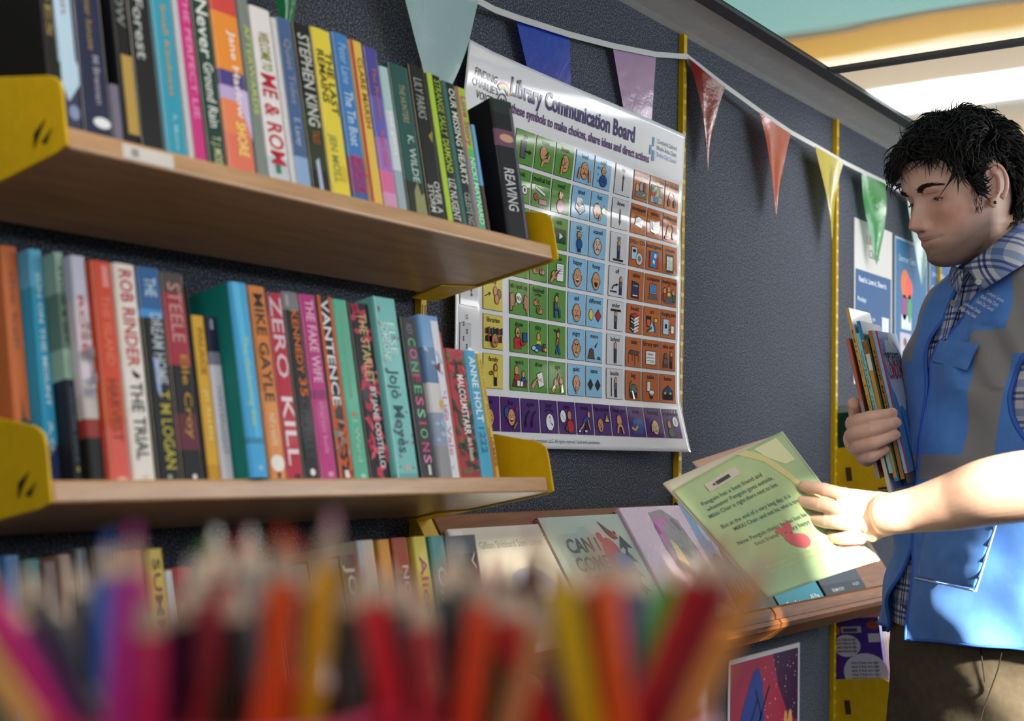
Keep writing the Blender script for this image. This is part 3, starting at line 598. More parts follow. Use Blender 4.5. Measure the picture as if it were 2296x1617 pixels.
SK, SK2 = '#c98f66', '#b67f5c'
PAL = dict(k='#131313', w='#e2e2e4', r='#b3262a', b='#234f92', B='#2f86c8', y='#d8c53c', g='#2f6b3c', G='#55585c', n='#5a3a26', s=SK, t=SK2, N='#1c2c52', l='#a9c9e0', o='#c0622c', p='#c88a9c', L='#8a8c90', e='#7c4a2e')
class Cell:
    S = .0545
    def __init__(s, x, z, bg, label, w=None, parent=None, name='symbol_square', lc='#17171a'):
        s.b = MB(); s.b.T = pz(.0012); s.x, s.z = x, z; s.k = 0; s.w = w or .0545
        W = s.w; t = .0006
        s.b.grid(lambda u, v: (x + W * u, z + s.S * v), 6, 6, LAM('#2c2c2e'))
        s.b.T = pz(.0015)
        s.b.grid(lambda u, v: (x + t + (W - 2 * t) * u, z + t + (s.S - 2 * t) * v), 6, 6, LAM(bg))
        if label:
            s.b.T = pz(.0019); s.b.text(label, lambda a, y: (x + W / 2 + a, z + .0425 + y), .0112, LAM(lc), .012, .5, W * .94)
        s.name = name; s.d = .0019
    def tr(s, p): return (s.x + p[0] * s.w, s.z + p[1] * s.S)
    def P(s, pts, c):
        s.d += .00006; s.b.T = pz(s.d); s.b.poly([s.tr(p) for p in pts], LAM(PAL.get(c, c)))
    def E(s, cx, cy, rx, ry, c, ol=.022):
        if ol: s.P([(cx + (rx + ol) * math.cos(a), cy + (ry + ol) * math.sin(a)) for a in np.linspace(0, 2 * PI, 21)[:-1]], 'k')
        s.P([(cx + rx * math.cos(a), cy + ry * math.sin(a)) for a in np.linspace(0, 2 * PI, 21)[:-1]], c)
    def R(s, x0, y0, x1, y1, c, ol=.02):
        if ol: s.P([(x0 - ol, y0 - ol), (x1 + ol, y0 - ol), (x1 + ol, y1 + ol), (x0 - ol, y1 + ol)], 'k')
        s.P([(x0, y0), (x1, y0), (x1, y1), (x0, y1)], c)
    def L(s, pts, w=.03, c='k'):
        for (x0, y0), (x1, y1) in zip(pts[:-1], pts[1:]):
            dx, dy = x1 - x0, y1 - y0; n = math.hypot(dx, dy) or 1; ox, oy = -dy / n * w / 2, dx / n * w / 2
            s.P([(x0 + ox, y0 + oy), (x0 - ox, y0 - oy), (x1 - ox, y1 - oy), (x1 + ox, y1 + oy)], c)
    def LO(s, pts, w, c):
        s.L(pts, w + .04); s.L(pts, w, c)
    def A(s, x0, y0, x1, y1, w=.05, h=.11, c='k'):
        dx, dy = x1 - x0, y1 - y0; n = math.hypot(dx, dy); ux, uy = dx / n, dy / n
        s.L([(x0, y0), (x1 - ux * h, y1 - uy * h)], w, c)
        s.P([(x1, y1), (x1 - ux * h * 1.4 - uy * h * .7, y1 - uy * h * 1.4 + ux * h * .7), (x1 - ux * h * 1.4 + uy * h * .7, y1 - uy * h * 1.4 - ux * h * .7)], c)
    def T(s, st, x, y, size, c='k'):
        s.d += .00006; s.b.T = pz(s.d); X, Y = s.tr((x, y)); s.b.text(st, lambda a, q: (X + a, Y + q), size, LAM(PAL.get(c, c)), .02, .5)
    def face(s, cx=.5, cy=.38, r=.23, mood='smile', c='s', ears=True):
        if ears: s.E(cx - r * .92, cy, r * .14, r * .3, c); s.E(cx + r * .92, cy, r * .14, r * .3, c)
        s.E(cx, cy, r * .86, r * 1.2, c)
        for q in (-.3, .3): s.E(cx + q * r, cy + r * .3, r * .07, r * .1, 'k', 0)
        s.L([(cx, cy + r * .15), (cx - r * .1, cy - r * .12), (cx + r * .06, cy - r * .12)], .018)
        m = lambda k, n=7: [(cx + r * .45 * math.cos(a), cy - r * .55 + k * r * .3 * math.sin(a)) for a in np.linspace(0, PI, n)]
        if mood == 'smile': s.L([(x, y + .06) for x, y in m(-1)], .025)
        elif mood == 'grin': s.P([(x, y + .07) for x, y in m(-1.5)], 'k'); s.P([(x * .9 + cx * .1, y * .9 + .1 * cy + .065) for x, y in m(-.8)], 'w')
        elif mood == 'laugh': s.P([(x, y + .08) for x, y in m(-2.2)], 'k')
        elif mood in ('sad', 'hurt'): s.L([(x, y - .02) for x, y in m(1)], .028)
        elif mood == 'angry': s.L([(cx - r * .4, cy - r * .6), (cx, cy - r * .5), (cx + r * .4, cy - r * .7)], .028); s.L([(cx - r * .55, cy + r * .65), (cx - r * .08, cy + r * .45)], .03); s.L([(cx + r * .55, cy + r * .65), (cx + r * .08, cy + r * .45)], .03)
        elif mood == 'oh': s.E(cx, cy - r * .6, r * .14, r * .26, 'k', 0)
        elif mood == 'flat': s.L([(cx - r * .3, cy - r * .6), (cx + r * .3, cy - r * .6)], .025)
    def man(s, cx=.5, base=.08, h=.62, top='g', leg='N', arms=None, sit=False):
        r = h * .13
        if sit:
            s.LO([(cx - .1, base), (cx - .1, base + h * .45), (cx + .12, base + h * .42), (cx + .16, base + .02)], .07, leg)
            s.L([(cx - .2, base), (cx - .2, base + h * .75)], .03); s.L([(cx - .2, base + h * .38), (cx + .05, base + h * .38), (cx + .05, base)], .03)
            s.LO([(cx - .08, base + h * .45), (cx - .08, base + h * .76)], .13, top); s.E(cx - .06, base + h * .9, r * .85, r * 1.25, 's')
        else:
            s.LO([(cx - .03, base), (cx - .03, base + h * .45)], .06, leg); s.LO([(cx + .035, base), (cx + .03, base + h * .45)], .06, leg)
            s.LO([(cx, base + h * .44), (cx, base + h * .76)], .14, top); s.E(cx, base + h * .9, r * .8, r * 1.15, 's')
        for a in arms or []: s.LO(a, .045, 's')
    def hand(s, cx, cy, k=.12, c='s', d=1):
        s.E(cx, cy, k * .8, k * .62, c)
        for i in range(4): s.LO([(cx + d * k * .4, cy + k * (.4 - i * .28)), (cx + d * k * 1.5, cy + k * (.65 - i * .28))], k * .24, c)
        s.LO([(cx, cy + k * .4), (cx + d * k * .5, cy + k * 1.1)], k * .26, c)
    def done(s): return s.b.build(s.name, poster)
def lines(c, x0, x1, ys, w=.012, col='k'):
    for y in ys: c.L([(x0, y), (x1, y)], w, col)
ROWZ = [1.711 - .06125 * i for i in range(7)]
GREEN, BLUE, ORANGE, YEL, PUR, WH = '#5a8f3c', '#86b8d8', '#b3612a', '#d3c25c', '#4b256e', '#c9c9ce'
GX = [1.7355, 1.794, 1.8525]; BX = [1.9135, 1.972]; WX = 2.0405; OX = [2.1045, 2.163, 2.2205]; YX = 1.661; LX = 1.5945
def cell(x, r, bg, label, w=None): return Cell(x, ROWZ[r], bg, label, w)
# green verbs
for r, names in enumerate((('go', 'want', 'listen'), ('look', 'medical kit', 'need'), ('stop', 'entrance', 'exit'), ('help', 'wait', 'write'), ('talk / speak / say', 'finished', 'sit'), ('show', 'play', 'walk'), ('work', 'draw', 'sign'))):
    for q, nm in enumerate(names):
        c = cell(GX[q], r, GREEN, nm)
        if nm == 'go': c.R(.3, .2, .55, .68, 'G'); c.A(.5, .4, .88, .4)
        elif nm == 'want': c.E(.42, .52, .17, .2, 's'); c.LO([(.38, .12), (.45, .3), (.7, .34), (.74, .5)], .1, 's'); c.L([(.5, .45), (.7, .6)], .03)
        elif nm == 'listen': c.face(.55, .42, .22, 'flat', ears=False); c.LO([(.38, .08), (.4, .4)], .1, 's'); c.E(.43, .46, .06, .1, 's')
        elif nm == 'look': c.E(.3, .4, .13, .12, 'w'); c.E(.7, .4, .13, .12, 'w'); c.E(.3, .4, .05, .06, 'k', 0); c.E(.7, .4, .05, .06, 'k', 0)
        elif nm == 'medical kit': c.LO([(.2, .6), (.72, .42)], .08, 'w'); c.R(.42, .12, .8, .26, 'p'); c.E(.24, .3, .1, .1, 'r')
        elif nm == 'need': c.E(.5, .56, .1, .13, 's'); c.E(.52, .22, .2, .2, 'p')
        elif nm == 'stop': c.P([(.5 + .28 * math.cos(a), .38 + .28 * math.sin(a)) for a in np.linspace(PI / 8, 2 * PI + PI / 8, 9)[:-1]], 'r')
        elif nm in ('entrance', 'exit'): c.R(.12, .22, .86, .62, '#1d4a2a'); c.A(.35, .42, .72, .42, .08, .14, 'w')
        elif nm == 'help': c.hand(.35, .3); c.hand(.65, .4, .11, 's', -1)
        elif nm == 'wait': c.hand(.3, .3, .12); c.hand(.72, .3, .12, 's', -1)
        elif nm == 'write': c.R(.45, .15, .82, .68, 'w'); lines(c, .5, .77, (.6, .53, .46, .38)); c.E(.3, .3, .15, .12, 's'); c.LO([(.12, .08), (.28, .26)], .12, 's'); c.LO([(.3, .34), (.52, .46)], .05, 's'); c.L([(.35, .25), (.62, .5)], .03)
        elif nm.startswith('talk'):
            c.P([(.02, .6), (.2, .66), (.26, .48), (.31, .38), (.25, .34), (.26, .24), (.16, .2), (.14, .08), (.02, .08)], 'k'); c.P([(.03, .58), (.19, .63), (.235, .48), (.28, .39), (.225, .35), (.235, .26), (.13, .22), (.11, .1), (.03, .1)], 't')
            c.P([(.98, .58), (.8, .64), (.74, .46), (.69, .36), (.75, .32), (.74, .22), (.86, .18), (.88, .06), (.98, .06)], 'k'); c.P([(.97, .56), (.82, .61), (.765, .46), (.72, .37), (.775, .33), (.765, .24), (.88, .2), (.9, .08), (.97, .08)], 't')
            c.P([(.38, .4), (.32, .26), (.46, .4)], 'w'); c.E(.48, .5, .16, .16, 'w'); c.T('Wn!', .48, .42, .0105)
        elif nm == 'finished': c.hand(.36, .46, .13); c.hand(.6, .22, .13, 's', -1); c.L([(.3, .68), (.45, .73), (.62, .68)], .035)
        elif nm == 'sit': c.man(.5, .1, .66, 'G', 'b', sit=True)
        elif nm == 'show': c.P([(.2, .1), (.2, .4), (.3, .48), (.5, .48), (.6, .4), (.6, .1)], 'k'); c.P([(.22, .1), (.22, .38), (.31, .46), (.49, .46), (.58, .38), (.58, .1)], 'r'); c.face(.4, .6, .12, 'smile'); c.LO([(.55, .36), (.66, .24), (.78, .34)], .08, 'r'); c.R(.68, .36, .88, .6, 'b')
        elif nm == 'play': c.E(.5, .56, .09, .11, 's'); c.P([(.36, .24), (.4, .44), (.6, .44), (.64, .24)], 'y'); c.E(.5, .24, .2, .08, 'b'); c.E(.22, .2, .12, .06, 'l'); c.R(.7, .14, .8, .24, 'r'); c.R(.82, .14, .92, .24, 'y'); c.R(.76, .26, .86, .35, 'g'); c.E(.36, .14, .09, .04, 'l')
        elif nm == 'walk': c.LO([(.42, .1), (.48, .3), (.5, .42)], .07, 'b'); c.LO([(.64, .1), (.57, .25), (.52, .42)], .07, 'b'); c.LO([(.52, .42), (.53, .6)], .13, 'r'); c.E(.54, .71, .065, .09, 's'); c.LO([(.5, .58), (.44, .4)], .04, 's')
        elif nm == 'work': c.P([(.08, .1), (.18, .34), (.92, .34), (.88, .1)], 'n'); c.E(.34, .6, .1, .13, 's'); c.R(.24, .3, .46, .46, 'r'); c.E(.7, .5, .07, .09, 's'); c.R(.6, .3, .8, .4, 'b'); c.R(.36, .14, .5, .3, 'w', .01); c.R(.54, .14, .66, .28, 'w', .01)
        elif nm == 'draw': c.P([(.5, .12), (.82, .22), (.68, .66), (.36, .56)], 'k'); c.P([(.51, .15), (.79, .24), (.67, .63), (.39, .54)], 'w'); c.L([(.5, .4), (.58, .34), (.6, .44), (.68, .3)], .02, 'r'); c.LO([(.12, .14), (.3, .32)], .13, 's'); c.LO([(.3, .34), (.46, .42)], .05, 's')
        elif nm == 'sign': c.LO([(.22, .06), (.4, .3)], .13, 's'); c.LO([(.78, .06), (.7, .34)], .13, 's'); c.E(.42, .36, .11, .11, 's'); c.E(.7, .42, .1, .1, 's'); c.LO([(.48, .4), (.58, .62)], .05, 's'); c.LO([(.66, .46), (.6, .66)], .05, 's')
        c.done()
# blue feelings
BL = (('loud', 'cold'), ('tired', 'hot'), ('sick', 'scared'), ('happy', 'funny'), ('sad', 'different'), ('angry', 'more'), ('quiet', 'same'))
for r, pr in enumerate(BL):
    for q, nm in enumerate(pr):
        c = cell(BX[q], r, BLUE, nm)
        if nm == 'loud': c.face(.52, .4, .22, 'sad'); c.LO([(.2, .1), (.26, .46)], .09, 's'); c.LO([(.86, .08), (.78, .44)], .09, 's')
        elif nm == 'cold': c.face(.55, .58, .12, 'flat'); c.E(.55, .26, .2, .17, 'b'); c.LO([(.4, .3), (.68, .26)], .06, 'b'); c.T('brr', .26, .6, .008); c.T('n', .22, .4, .007); c.T('o', .24, .2, .007)
        elif nm == 'tired': c.P([(.2, .3), (.3, .66), (.56, .66), (.8, .3), (.5, .12)], 'k'); c.P([(.22, .32), (.31, .63), (.54, .63), (.76, .31), (.5, .15)], 'w'); c.E(.45, .5, .1, .1, 'p'); lines(c, .4, .7, (.38, .33, .28, .23), .014)
        elif nm == 'hot': c.face(.38, .4, .2, 'oh'); c.E(.76, .44, .1, .1, 'y'); [c.L([(.76 + .14 * math.cos(a), .44 + .14 * math.sin(a)), (.76 + .2 * math.cos(a), .44 + .2 * math.sin(a))], .02) for a in np.linspace(0, 2 * PI, 9)[:-1]]; c.LO([(.5, .1), (.56, .3)], .06, 's')
        elif nm == 'sick': c.face(.5, .58, .11, 'sad'); c.LO([(.52, .06), (.52, .2)], .14, 'N'); c.E(.52, .32, .14, .15, 'b'); [c.E(x, y, .014, .016, 'k', 0) for x, y in ((.36, .7), (.5, .77), (.64, .7), (.33, .62), (.68, .62))]
        elif nm == 'scared': c.face(.5, .38, .22, 'hurt', '#cfae98'); c.L([(.36, .5), (.44, .54)], .02); c.L([(.56, .54), (.64, .5)], .02)
        elif nm == 'happy': c.face(.5, .38, .23, 'grin')
        elif nm == 'funny': c.face(.5, .38, .23, 'laugh')
        elif nm == 'sad': c.face(.5, .38, .23, 'sad')
        elif nm == 'different': c.E(.28, .4, .11, .17, 'y'); c.P([(.7, .62), (.9, .4), (.7, .18), (.5, .4)], 'k'); c.P([(.7, .58), (.87, .4), (.7, .22), (.53, .4)], 'r')
        elif nm == 'angry': c.face(.5, .38, .23, 'angry')
        elif nm == 'more': c.P([(.1, .1), (.22, .42), (.34, .46), (.46, .4), (.54, .1)], 'k'); c.P([(.13, .12), (.24, .4), (.34, .43), (.44, .38), (.51, .12)], 'n'); c.P([(.66, .1), (.72, .2), (.82, .2), (.9, .1)], 'n'); c.A(.7, .66, .52, .46, .03, .08)
        elif nm == 'quiet': c.face(.5, .4, .2, 'flat'); c.LO([(.5, .06), (.5, .3)], .06, 's')
        elif nm == 'same': [c.P([(x, .6), (x + .17, .4), (x, .2), (x - .17, .4)], 'k') for x in (.28, .72)]
        c.done()
# white prepositions
for r, nm in enumerate(('up', 'down', 'on', 'off', 'under', 'behind', 'beside')):
    c = cell(WX, r, WH, nm)
    if nm == 'up': c.A(.5, .14, .5, .7, .07)
    elif nm == 'down': c.A(.5, .68, .5, .12, .07)
    elif nm == 'on': c.R(.2, .06, .8, .13, 'k', 0); c.man(.5, .14, .58, 'G')
    elif nm == 'off': c.R(.1, .14, .5, .19, 'k', 0); c.man(.72, .08, .58, 'G'); c.L([(.2, .24), (.3, .36), (.44, .4)], .05); c.A(.36, .38, .56, .42, .05, .09)
    elif nm == 'under': c.R(.2, .64, .8, .72, 'k', 0); c.man(.5, .06, .56, 'G')
    elif nm == 'behind': c.man(.52, .06, .64, 'G', 'k'); c.R(.46, .06, .6, .5, '#2c2f38', 0)
    else: c.R(.28, .08, .33, .7, 'k', 0); c.man(.56, .06, .62, 'G')
    c.done()
# orange places and things
ON = (('sensory tools', 'sensory room', 'ear defenders'), ('newspaper', 'comics', 'audiobooks'), ('DVDs / CDs', 'board games', 'e-books'), ('tablet', 'computer', 'meeting room'), ('books', 'art', 'charging point'), ('table', 'library card', 'take out'), ('bag', 'toilet', 'home'))
for r, tr in enumerate(ON):
    for q, nm in enumerate(tr):
        c = cell(OX[q], r, ORANGE, nm)
        if nm == 'sensory tools': c.R(.14, .12, .86, .32, 'G'); c.E(.24, .42, .1, .13, 's'); c.E(.5, .48, .11, .14, 'L'); c.R(.68, .36, .78, .64, 'n'); c.L([(.6, .2), (.78, .26)], .03, 'y')
        elif nm == 'sensory room': c.R(.1, .1, .88, .68, '#a7a48a'); c.R(.1, .44, .45, .68, 'g', 0); c.R(.1, .3, .4, .44, 'r', 0); c.E(.45, .22, .15, .11, 'B'); c.R(.7, .34, .8, .64, 'L'); c.P([(.34, .3), (.5, .48), (.56, .36)], 'y')
        elif nm in ('ear defenders', 'audiobooks'):
            k = 'L' if nm[0] == 'e' else 'k'
            c.L([(.5 + .22 * math.cos(a), .38 + .26 * math.sin(a)) for a in np.linspace(-.2, PI + .2, 14)], .05, k); c.E(.3, .26, .08, .13, 'k', .01); c.E(.7, .26, .08, .13, 'k', .01)
            if nm[0] == 'a': c.P([(.1, .1), (.14, .22), (.4, .2), (.36, .08)], 'r')
        elif nm == 'newspaper': c.P([(.24, .3), (.34, .66), (.84, .54), (.72, .2)], 'k'); c.P([(.27, .31), (.36, .63), (.81, .52), (.71, .23)], 'w'); c.L([(.38, .57), (.76, .47)], .05); c.L([(.36, .48), (.74, .38)], .015); c.L([(.34, .42), (.72, .32)], .015)
        elif nm == 'comics': c.P([(.2, .2), (.2, .64), (.5, .58), (.82, .66), (.82, .2), (.5, .14)], 'k'); c.P([(.23, .23), (.23, .61), (.49, .55), (.49, .18)], 'w'); c.P([(.52, .18), (.52, .55), (.79, .62), (.79, .23)], 'w'); lines(c, .56, .75, (.5, .43, .36, .29)); c.L([(.3, .5), (.4, .4), (.32, .34)], .02)
        elif nm == 'DVDs / CDs': c.R(.14, .26, .46, .66, 'l'); c.E(.3, .54, .1, .06, 'k', 0); c.E(.62, .3, .2, .2, '#c2c2c2'); c.E(.62, .3, .07, .07, '#8c8c8c'); c.E(.62, .3, .02, .02, 'w')
        elif nm == 'board games': c.R(.2, .12, .76, .66, 'B'); c.R(.2, .12, .3, .66, 'r', 0); c.R(.66, .12, .76, .5, 'r', 0); c.P([(.4, .28), (.52, .22), (.56, .34), (.44, .4)], 'w'); c.P([(.48, .48), (.62, .44), (.64, .58), (.52, .6)], 'w')
        elif nm == 'e-books': c.R(.24, .08, .72, .68, 'k'); c.R(.29, .15, .67, .62, 'w', 0); lines(c, .33, .63, (.5, .45, .4, .35, .3, .25, .2)); c.T('4', .48, .54, .006)
        elif nm == 'tablet': c.P([(.22, .08), (.22, .66), (.68, .6), (.7, .06)], 'k'); c.P([(.27, .14), (.27, .6), (.64, .55), (.65, .12)], 'N'); [c.R(.32 + .08 * i, .48, .36 + .08 * i, .51, 'w', 0) for i in range(4)]; c.R(.3, .15, .6, .18, 'w', 0)
        elif nm == 'computer': c.R(.3, .34, .72, .66, 'L'); c.R(.35, .4, .67, .62, 'B', .01); c.P([(.2, .14), (.26, .3), (.76, .3), (.84, .14)], 'G')
        elif nm == 'meeting room': [c.E(x, y, .085, .1, 's') for x, y in ((.2, .52), (.46, .6), (.76, .5))]; c.R(.36, .34, .56, .48, 'y'); c.P([(.16, .1), (.26, .36), (.7, .36), (.82, .1)], 'G'); c.R(.1, .2, .22, .42, 'r'); c.R(.72, .18, .88, .4, 'g')
        elif nm == 'books':
            for i, k in enumerate(('w', 'g', 'w', 'w', 'r')):
                y = .08 + i * .11
                c.P([(.2, y + .1), (.45, y), (.76, y + .1), (.5, y + .2)], 'k'); c.P([(.24, y + .1), (.45, y + .02), (.72, y + .1), (.5, y + .18)], k)
                c.P([(.2, y + .1), (.45, y), (.45, y - .06), (.2, y + .04)], 'k'); c.P([(.47, y), (.74, y + .09), (.74, y + .04), (.47, y - .05)], 'w')
        elif nm == 'art': c.P([(.14, .68), (.46, .68), (.42, .3), (.2, .3)], 'k'); c.P([(.2, .56), (.4, .56), (.38, .34), (.24, .34)], 'o'); c.P([(.3, .14), (.5, .5), (.8, .2)], 'l'); c.LO([(.56, .5), (.74, .16)], .05, 'b'); c.R(.66, .5, .8, .62, 'y'); c.LO([(.2, .14), (.5, .3)], .04, 'g')
        elif nm == 'charging point': c.R(.16, .14, .5, .66, 'l'); c.R(.26, .34, .4, .5, 'k', 0); c.R(.66, .2, .84, .46, 'w'); c.L([(.5, .3), (.66, .32)], .03)
        elif nm == 'table': c.P([(.14, .44), (.3, .58), (.86, .54), (.74, .38)], 'k'); c.P([(.2, .45), (.32, .55), (.8, .52), (.72, .41)], 'n'); [c.L([(x, .42), (x, y)], .045, 'e') for x, y in ((.19, .12), (.42, .2), (.58, .08), (.82, .2))]
        elif nm == 'library card': c.R(.2, .16, .76, .6, 'w'); c.T('Library', .46, .47, .0065); lines(c, .25, .7, (.38, .28), .016); c.L([(.46, .22), (.54, .25), (.6, .21), (.68, .24)], .014)
        elif nm == 'take out': c.man(.7, .08, .56, 'n', 'k'); c.E(.34, .5, .08, .1, 'G'); c.R(.22, .24, .46, .4, 'G'); c.P([(.14, .1), (.2, .24), (.5, .24), (.5, .1)], 'n')
        elif nm == 'bag': c.E(.5, .3, .24, .24, 'L'); c.R(.3, .1, .72, .36, '#77838c'); c.E(.52, .42, .15, .12, '#4a6f5a'); c.L([(.3, .3), (.26, .56), (.4, .66)], .03)
        elif nm == 'toilet': c.R(.3, .36, .46, .68, 'w'); c.E(.56, .32, .14, .08, 'w'); c.P([(.44, .28), (.68, .28), (.6, .1), (.48, .1)], 'k'); c.P([(.47, .26), (.65, .26), (.58, .12), (.5, .12)], 'w')
        elif nm == 'home': c.P([(.18, .1), (.18, .42), (.5, .62), (.82, .42), (.82, .1)], 'k'); c.P([(.21, .12), (.21, .4), (.5, .58), (.79, .4), (.79, .12)], 'b'); [c.R(x, .3, x + .1, .38, 'y') for x in (.28, .6)]; c.L([(.5, .56), (.5, .12)], .02)
        c.done()
# yellow people column and the left margin squares
for r, nm in enumerate(('I / me', 'you', 'he', 'she', 'they', 'librarian', 'family')):
    c = cell(YX, r, YEL, nm)
    if nm == 'librarian':
        for z0 in (.22, .44):
            for i in range(12): c.R(.1 + i * .067, z0, .155 + i * .067, z0 + .15 + (i * 7 % 3) * .02, ('k', 'N', 'r', 'k', 'g', 'k', 'N', 'k', 'k', 'r', 'N', 'k')[i], .006)
        c.face(.5, .26, .16, 'smile', 't', False)
    elif nm == 'they': c.A(.08, .38, .4, .5, .03, .09); c.E(.62, .56, .1, .13, 's'); c.E(.8, .5, .1, .13, '#8a6a50'); c.E(.68, .34, .1, .13, 's')
    elif nm == 'family': c.E(.6, .6, .09, .11, 's'); c.man(.6, .08, .58, 'y', 'N'); c.hand(.36, .44, .06)
    else: c.man(.5, .08, .6, 'r', 'b')
    c.done()
c = Cell(LX, ROWZ[4], '#bfc3c8', '', .051); c.T('?', .66, .3, .034); c.P([(.1, .7), (.3, .66), (.26, .4), (.12, .42)], '#7c2c34'); c.done()
c = Cell(LX, ROWZ[5] - .02, '#c6c6cc', '', .032, name='qualifier_strip')
c.S = .075
for i in range(6): c.T('S', .3 + (i % 2) * .3, .06 + i * .15, .010)
c.done()
# purple social row
for i, nm in enumerate(('like', 'fun', 'again', 'later', 'now', 'ready', 'be careful', 'thank you', 'sorry', 'hearing', 'a question')):
    c = Cell(1.6505 + .0570 * i, 1.2775, PUR, nm, .0535, lc='#160a24')
    c.S = .0545
    if nm == 'fun': c.E(.3, .56, .13, .16, 'b'); c.face(.52, .42, .2, 'grin'); c.LO([(.62, .1), (.8, .28)], .06, '#8a8a4a'); c.P([(.74, .66), (.8, .6), (.88, .7), (.8, .74)], 'r')
    elif nm == 'again': [(c.L([(x + .34, .64), (x + .16, .52), (x + .08, .26)], .08), c.P([(x, .3), (x + .18, .26), (x + .06, .12)], 'k')) for x in (.12, .46)]
    elif nm == 'later': c.E(.52, .34, .22, .25, 'w'); c.A(.52, .34, .52, .54, .02, .05); c.A(.52, .34, .68, .24, .02, .05); c.L([(.26, .66), (.5, .74), (.72, .66)], .035)
    elif nm == 'now': c.E(.24, .54, .16, .19, 'w'); c.L([(.18, .6), (.24, .54), (.3, .44)], .02); c.E(.62, .58, .11, .14, 't'); c.E(.64, .24, .2, .2, 'r'); c.E(.42, .18, .08, .08, 'n')
    elif nm == 'ready': c.E(.74, .64, .07, .1, 's'); c.LO([(.66, .54), (.4, .38)], .14, 'b'); c.LO([(.42, .36), (.3, .24), (.12, .14)], .06, 's'); c.LO([(.44, .34), (.56, .3), (.48, .14)], .06, 'k'); c.LO([(.64, .48), (.74, .16)], .05, 's'); c.R(.04, .08, .16, .14, 'w'); c.R(.42, .08, .54, .14, 'w')
    elif nm == 'be careful': c.face(.34, .32, .18, 'oh', 't'); c.P([(.74, .72), (.6, .42), (.9, .42)], 'k'); c.P([(.74, .67), (.64, .45), (.86, .45)], 'y'); c.L([(.74, .6), (.74, .5)], .03)
    elif nm == 'thank you': c.E(.46, .5, .14, .19, 's'); c.LO([(.3, .1), (.36, .3), (.46, .36)], .09, 's'); c.LO([(.66, .08), (.6, .3), (.5, .36)], .09, 's')
    elif nm == 'sorry': c.P([(.14, .1), (.2, .52), (.42, .62), (.62, .62), (.86, .5), (.8, .1)], 'b'); c.LO([(.14, .3), (.34, .22), (.52, .36)], .1, 's')
    elif nm == 'hearing': c.face(.52, .34, .2, 'flat', '#c9b48c'); c.LO([(.3, .2), (.34, .44)], .06, '#c9b48c')
    elif nm == 'a question': c.P([(.62, .46), (.5, .42), (.66, .54)], 'w'); c.E(.7, .56, .16, .17, 'w'); c.T('?', .7, .48, .013); c.E(.3, .46, .1, .13, 't'); c.E(.36, .18, .16, .14, 'g')
    else: c.face(.5, .38, .2, 'smile')
    c.done()

# ------------------------------------------------------------------ bunting
def film(col):
    m = mat(col, .2, .15, 'film_' + col.strip('#')); nt, bs = nodes(m)
    bs.inputs['Transmission Weight'].default_value = .0
    tr = nt.nodes.new('ShaderNodeBsdfTranslucent'); tr.inputs[0].default_value = (*lin(col), 1)
    mx = nt.nodes.new('ShaderNodeMixShader'); mx.inputs[0].default_value = .3
    out = nt.nodes['Material Output']
    nt.links.new(bs.outputs[0], mx.inputs[1]); nt.links.new(tr.outputs[0], mx.inputs[2]); nt.links.new(mx.outputs[0], out.inputs[0])
    f = noise(nt, coords(nt), 28, 3); bump(nt, bs, f, .35, .006)
    return m
bunt = thing('bunting', 'white tape strung along the wall with shiny triangular pennants in many colours', 'bunting', at_y(1540, 126, -.016))
bo = np.array(bunt.location)
def BP(px, py, y): return at_y(px, py, y) - bo
cord = [(560, -150, -.05), (760, -98, -.05), (905, -48, -.05), (1065, -2, -.05), (1110, 22, -.036), (1160, 40, -.026), (1275, 77, -.022), (1375, 103, -.02), (1470, 122, -.018), (1541, 127, -.018), (1622, 190, -.030), (1705, 250, -.036), (1772, 296, -.036), (1830, 328, -.034), (1890, 363, -.032), (1938, 387, -.03), (1984, 409, -.03), (2040, 440, -.028), (2090, 470, -.026), (2300, 590, -.02)]
b = MB()
CP = [np.array([.20, -.012, 1.90]) - bo, np.array([.727, -.018, 1.955]) - bo] + [BP(*p) for p in cord[1:]]
for A, B in zip(CP[:-1], CP[1:]):
    h = .0052
    b.add([A + (0, -.0006, -h), B + (0, -.0006, -h), B + (0, -.0006, h), A + (0, -.0006, h), A + (0, .0006, -h), B + (0, .0006, -h), B + (0, .0006, h), A + (0, .0006, h)],
          [(0, 1, 2, 3), (7, 6, 5, 4), (0, 4, 5, 1), (3, 2, 6, 7)], mat('#b9b9b6', .6, name='tape'))
b.build('tape', bunt)
def pennant(A, B, C, col, curl=0, trunc=0, seed=0, wv=1, trunc2=0):
    trunc = trunc2 or trunc
    A, B, C = BP(*A), BP(*B), BP(*C)
    rnd = random.Random(seed); p1, p2, p3 = rnd.random() * 6, rnd.random() * 6, rnd.random() * 3 + 4
    def fn(u, v):
        v *= 1 - trunc
        e = A + (B - A) * u
        p = e + (C - e) * v
        s = math.sin(PI * u)
        p = p + np.array([0, 1, 0]) * (.006 * wv * math.sin(u * p3 + p1 + v * 3) * (v * (1 - v) * 2.2 + .1 * (1 - v)) + curl * v * (1 - v) * 2.5 * (u - .35)) + np.array([1, 0, 0]) * .004 * math.sin(v * 5 + p2) * v
        return p
    b = MB(); b.grid(fn, 14, 22, film(col)); return b.build('pennant', bunt, smooth=True)
pennant((598, -140, -.05), (690, -116, -.05), (640, 130, -.03), '#1f7d46', .0, 0, 1)
pennant((895, -52, -.052), (1072, 2, -.05), (985, 262, -.045), '#a9c9ca', -.01, 0, 2)
pennant((1157, 42, -.020), (1277, 79, -.016), (1300, 640, -.004), '#0f38b4', 0, .0, 3, .3, .62)
pennant((1374, 105, -.015), (1471, 124, -.013), (1446, 520, -.004), '#b291b5', 0, 0, 4, .3, .5)
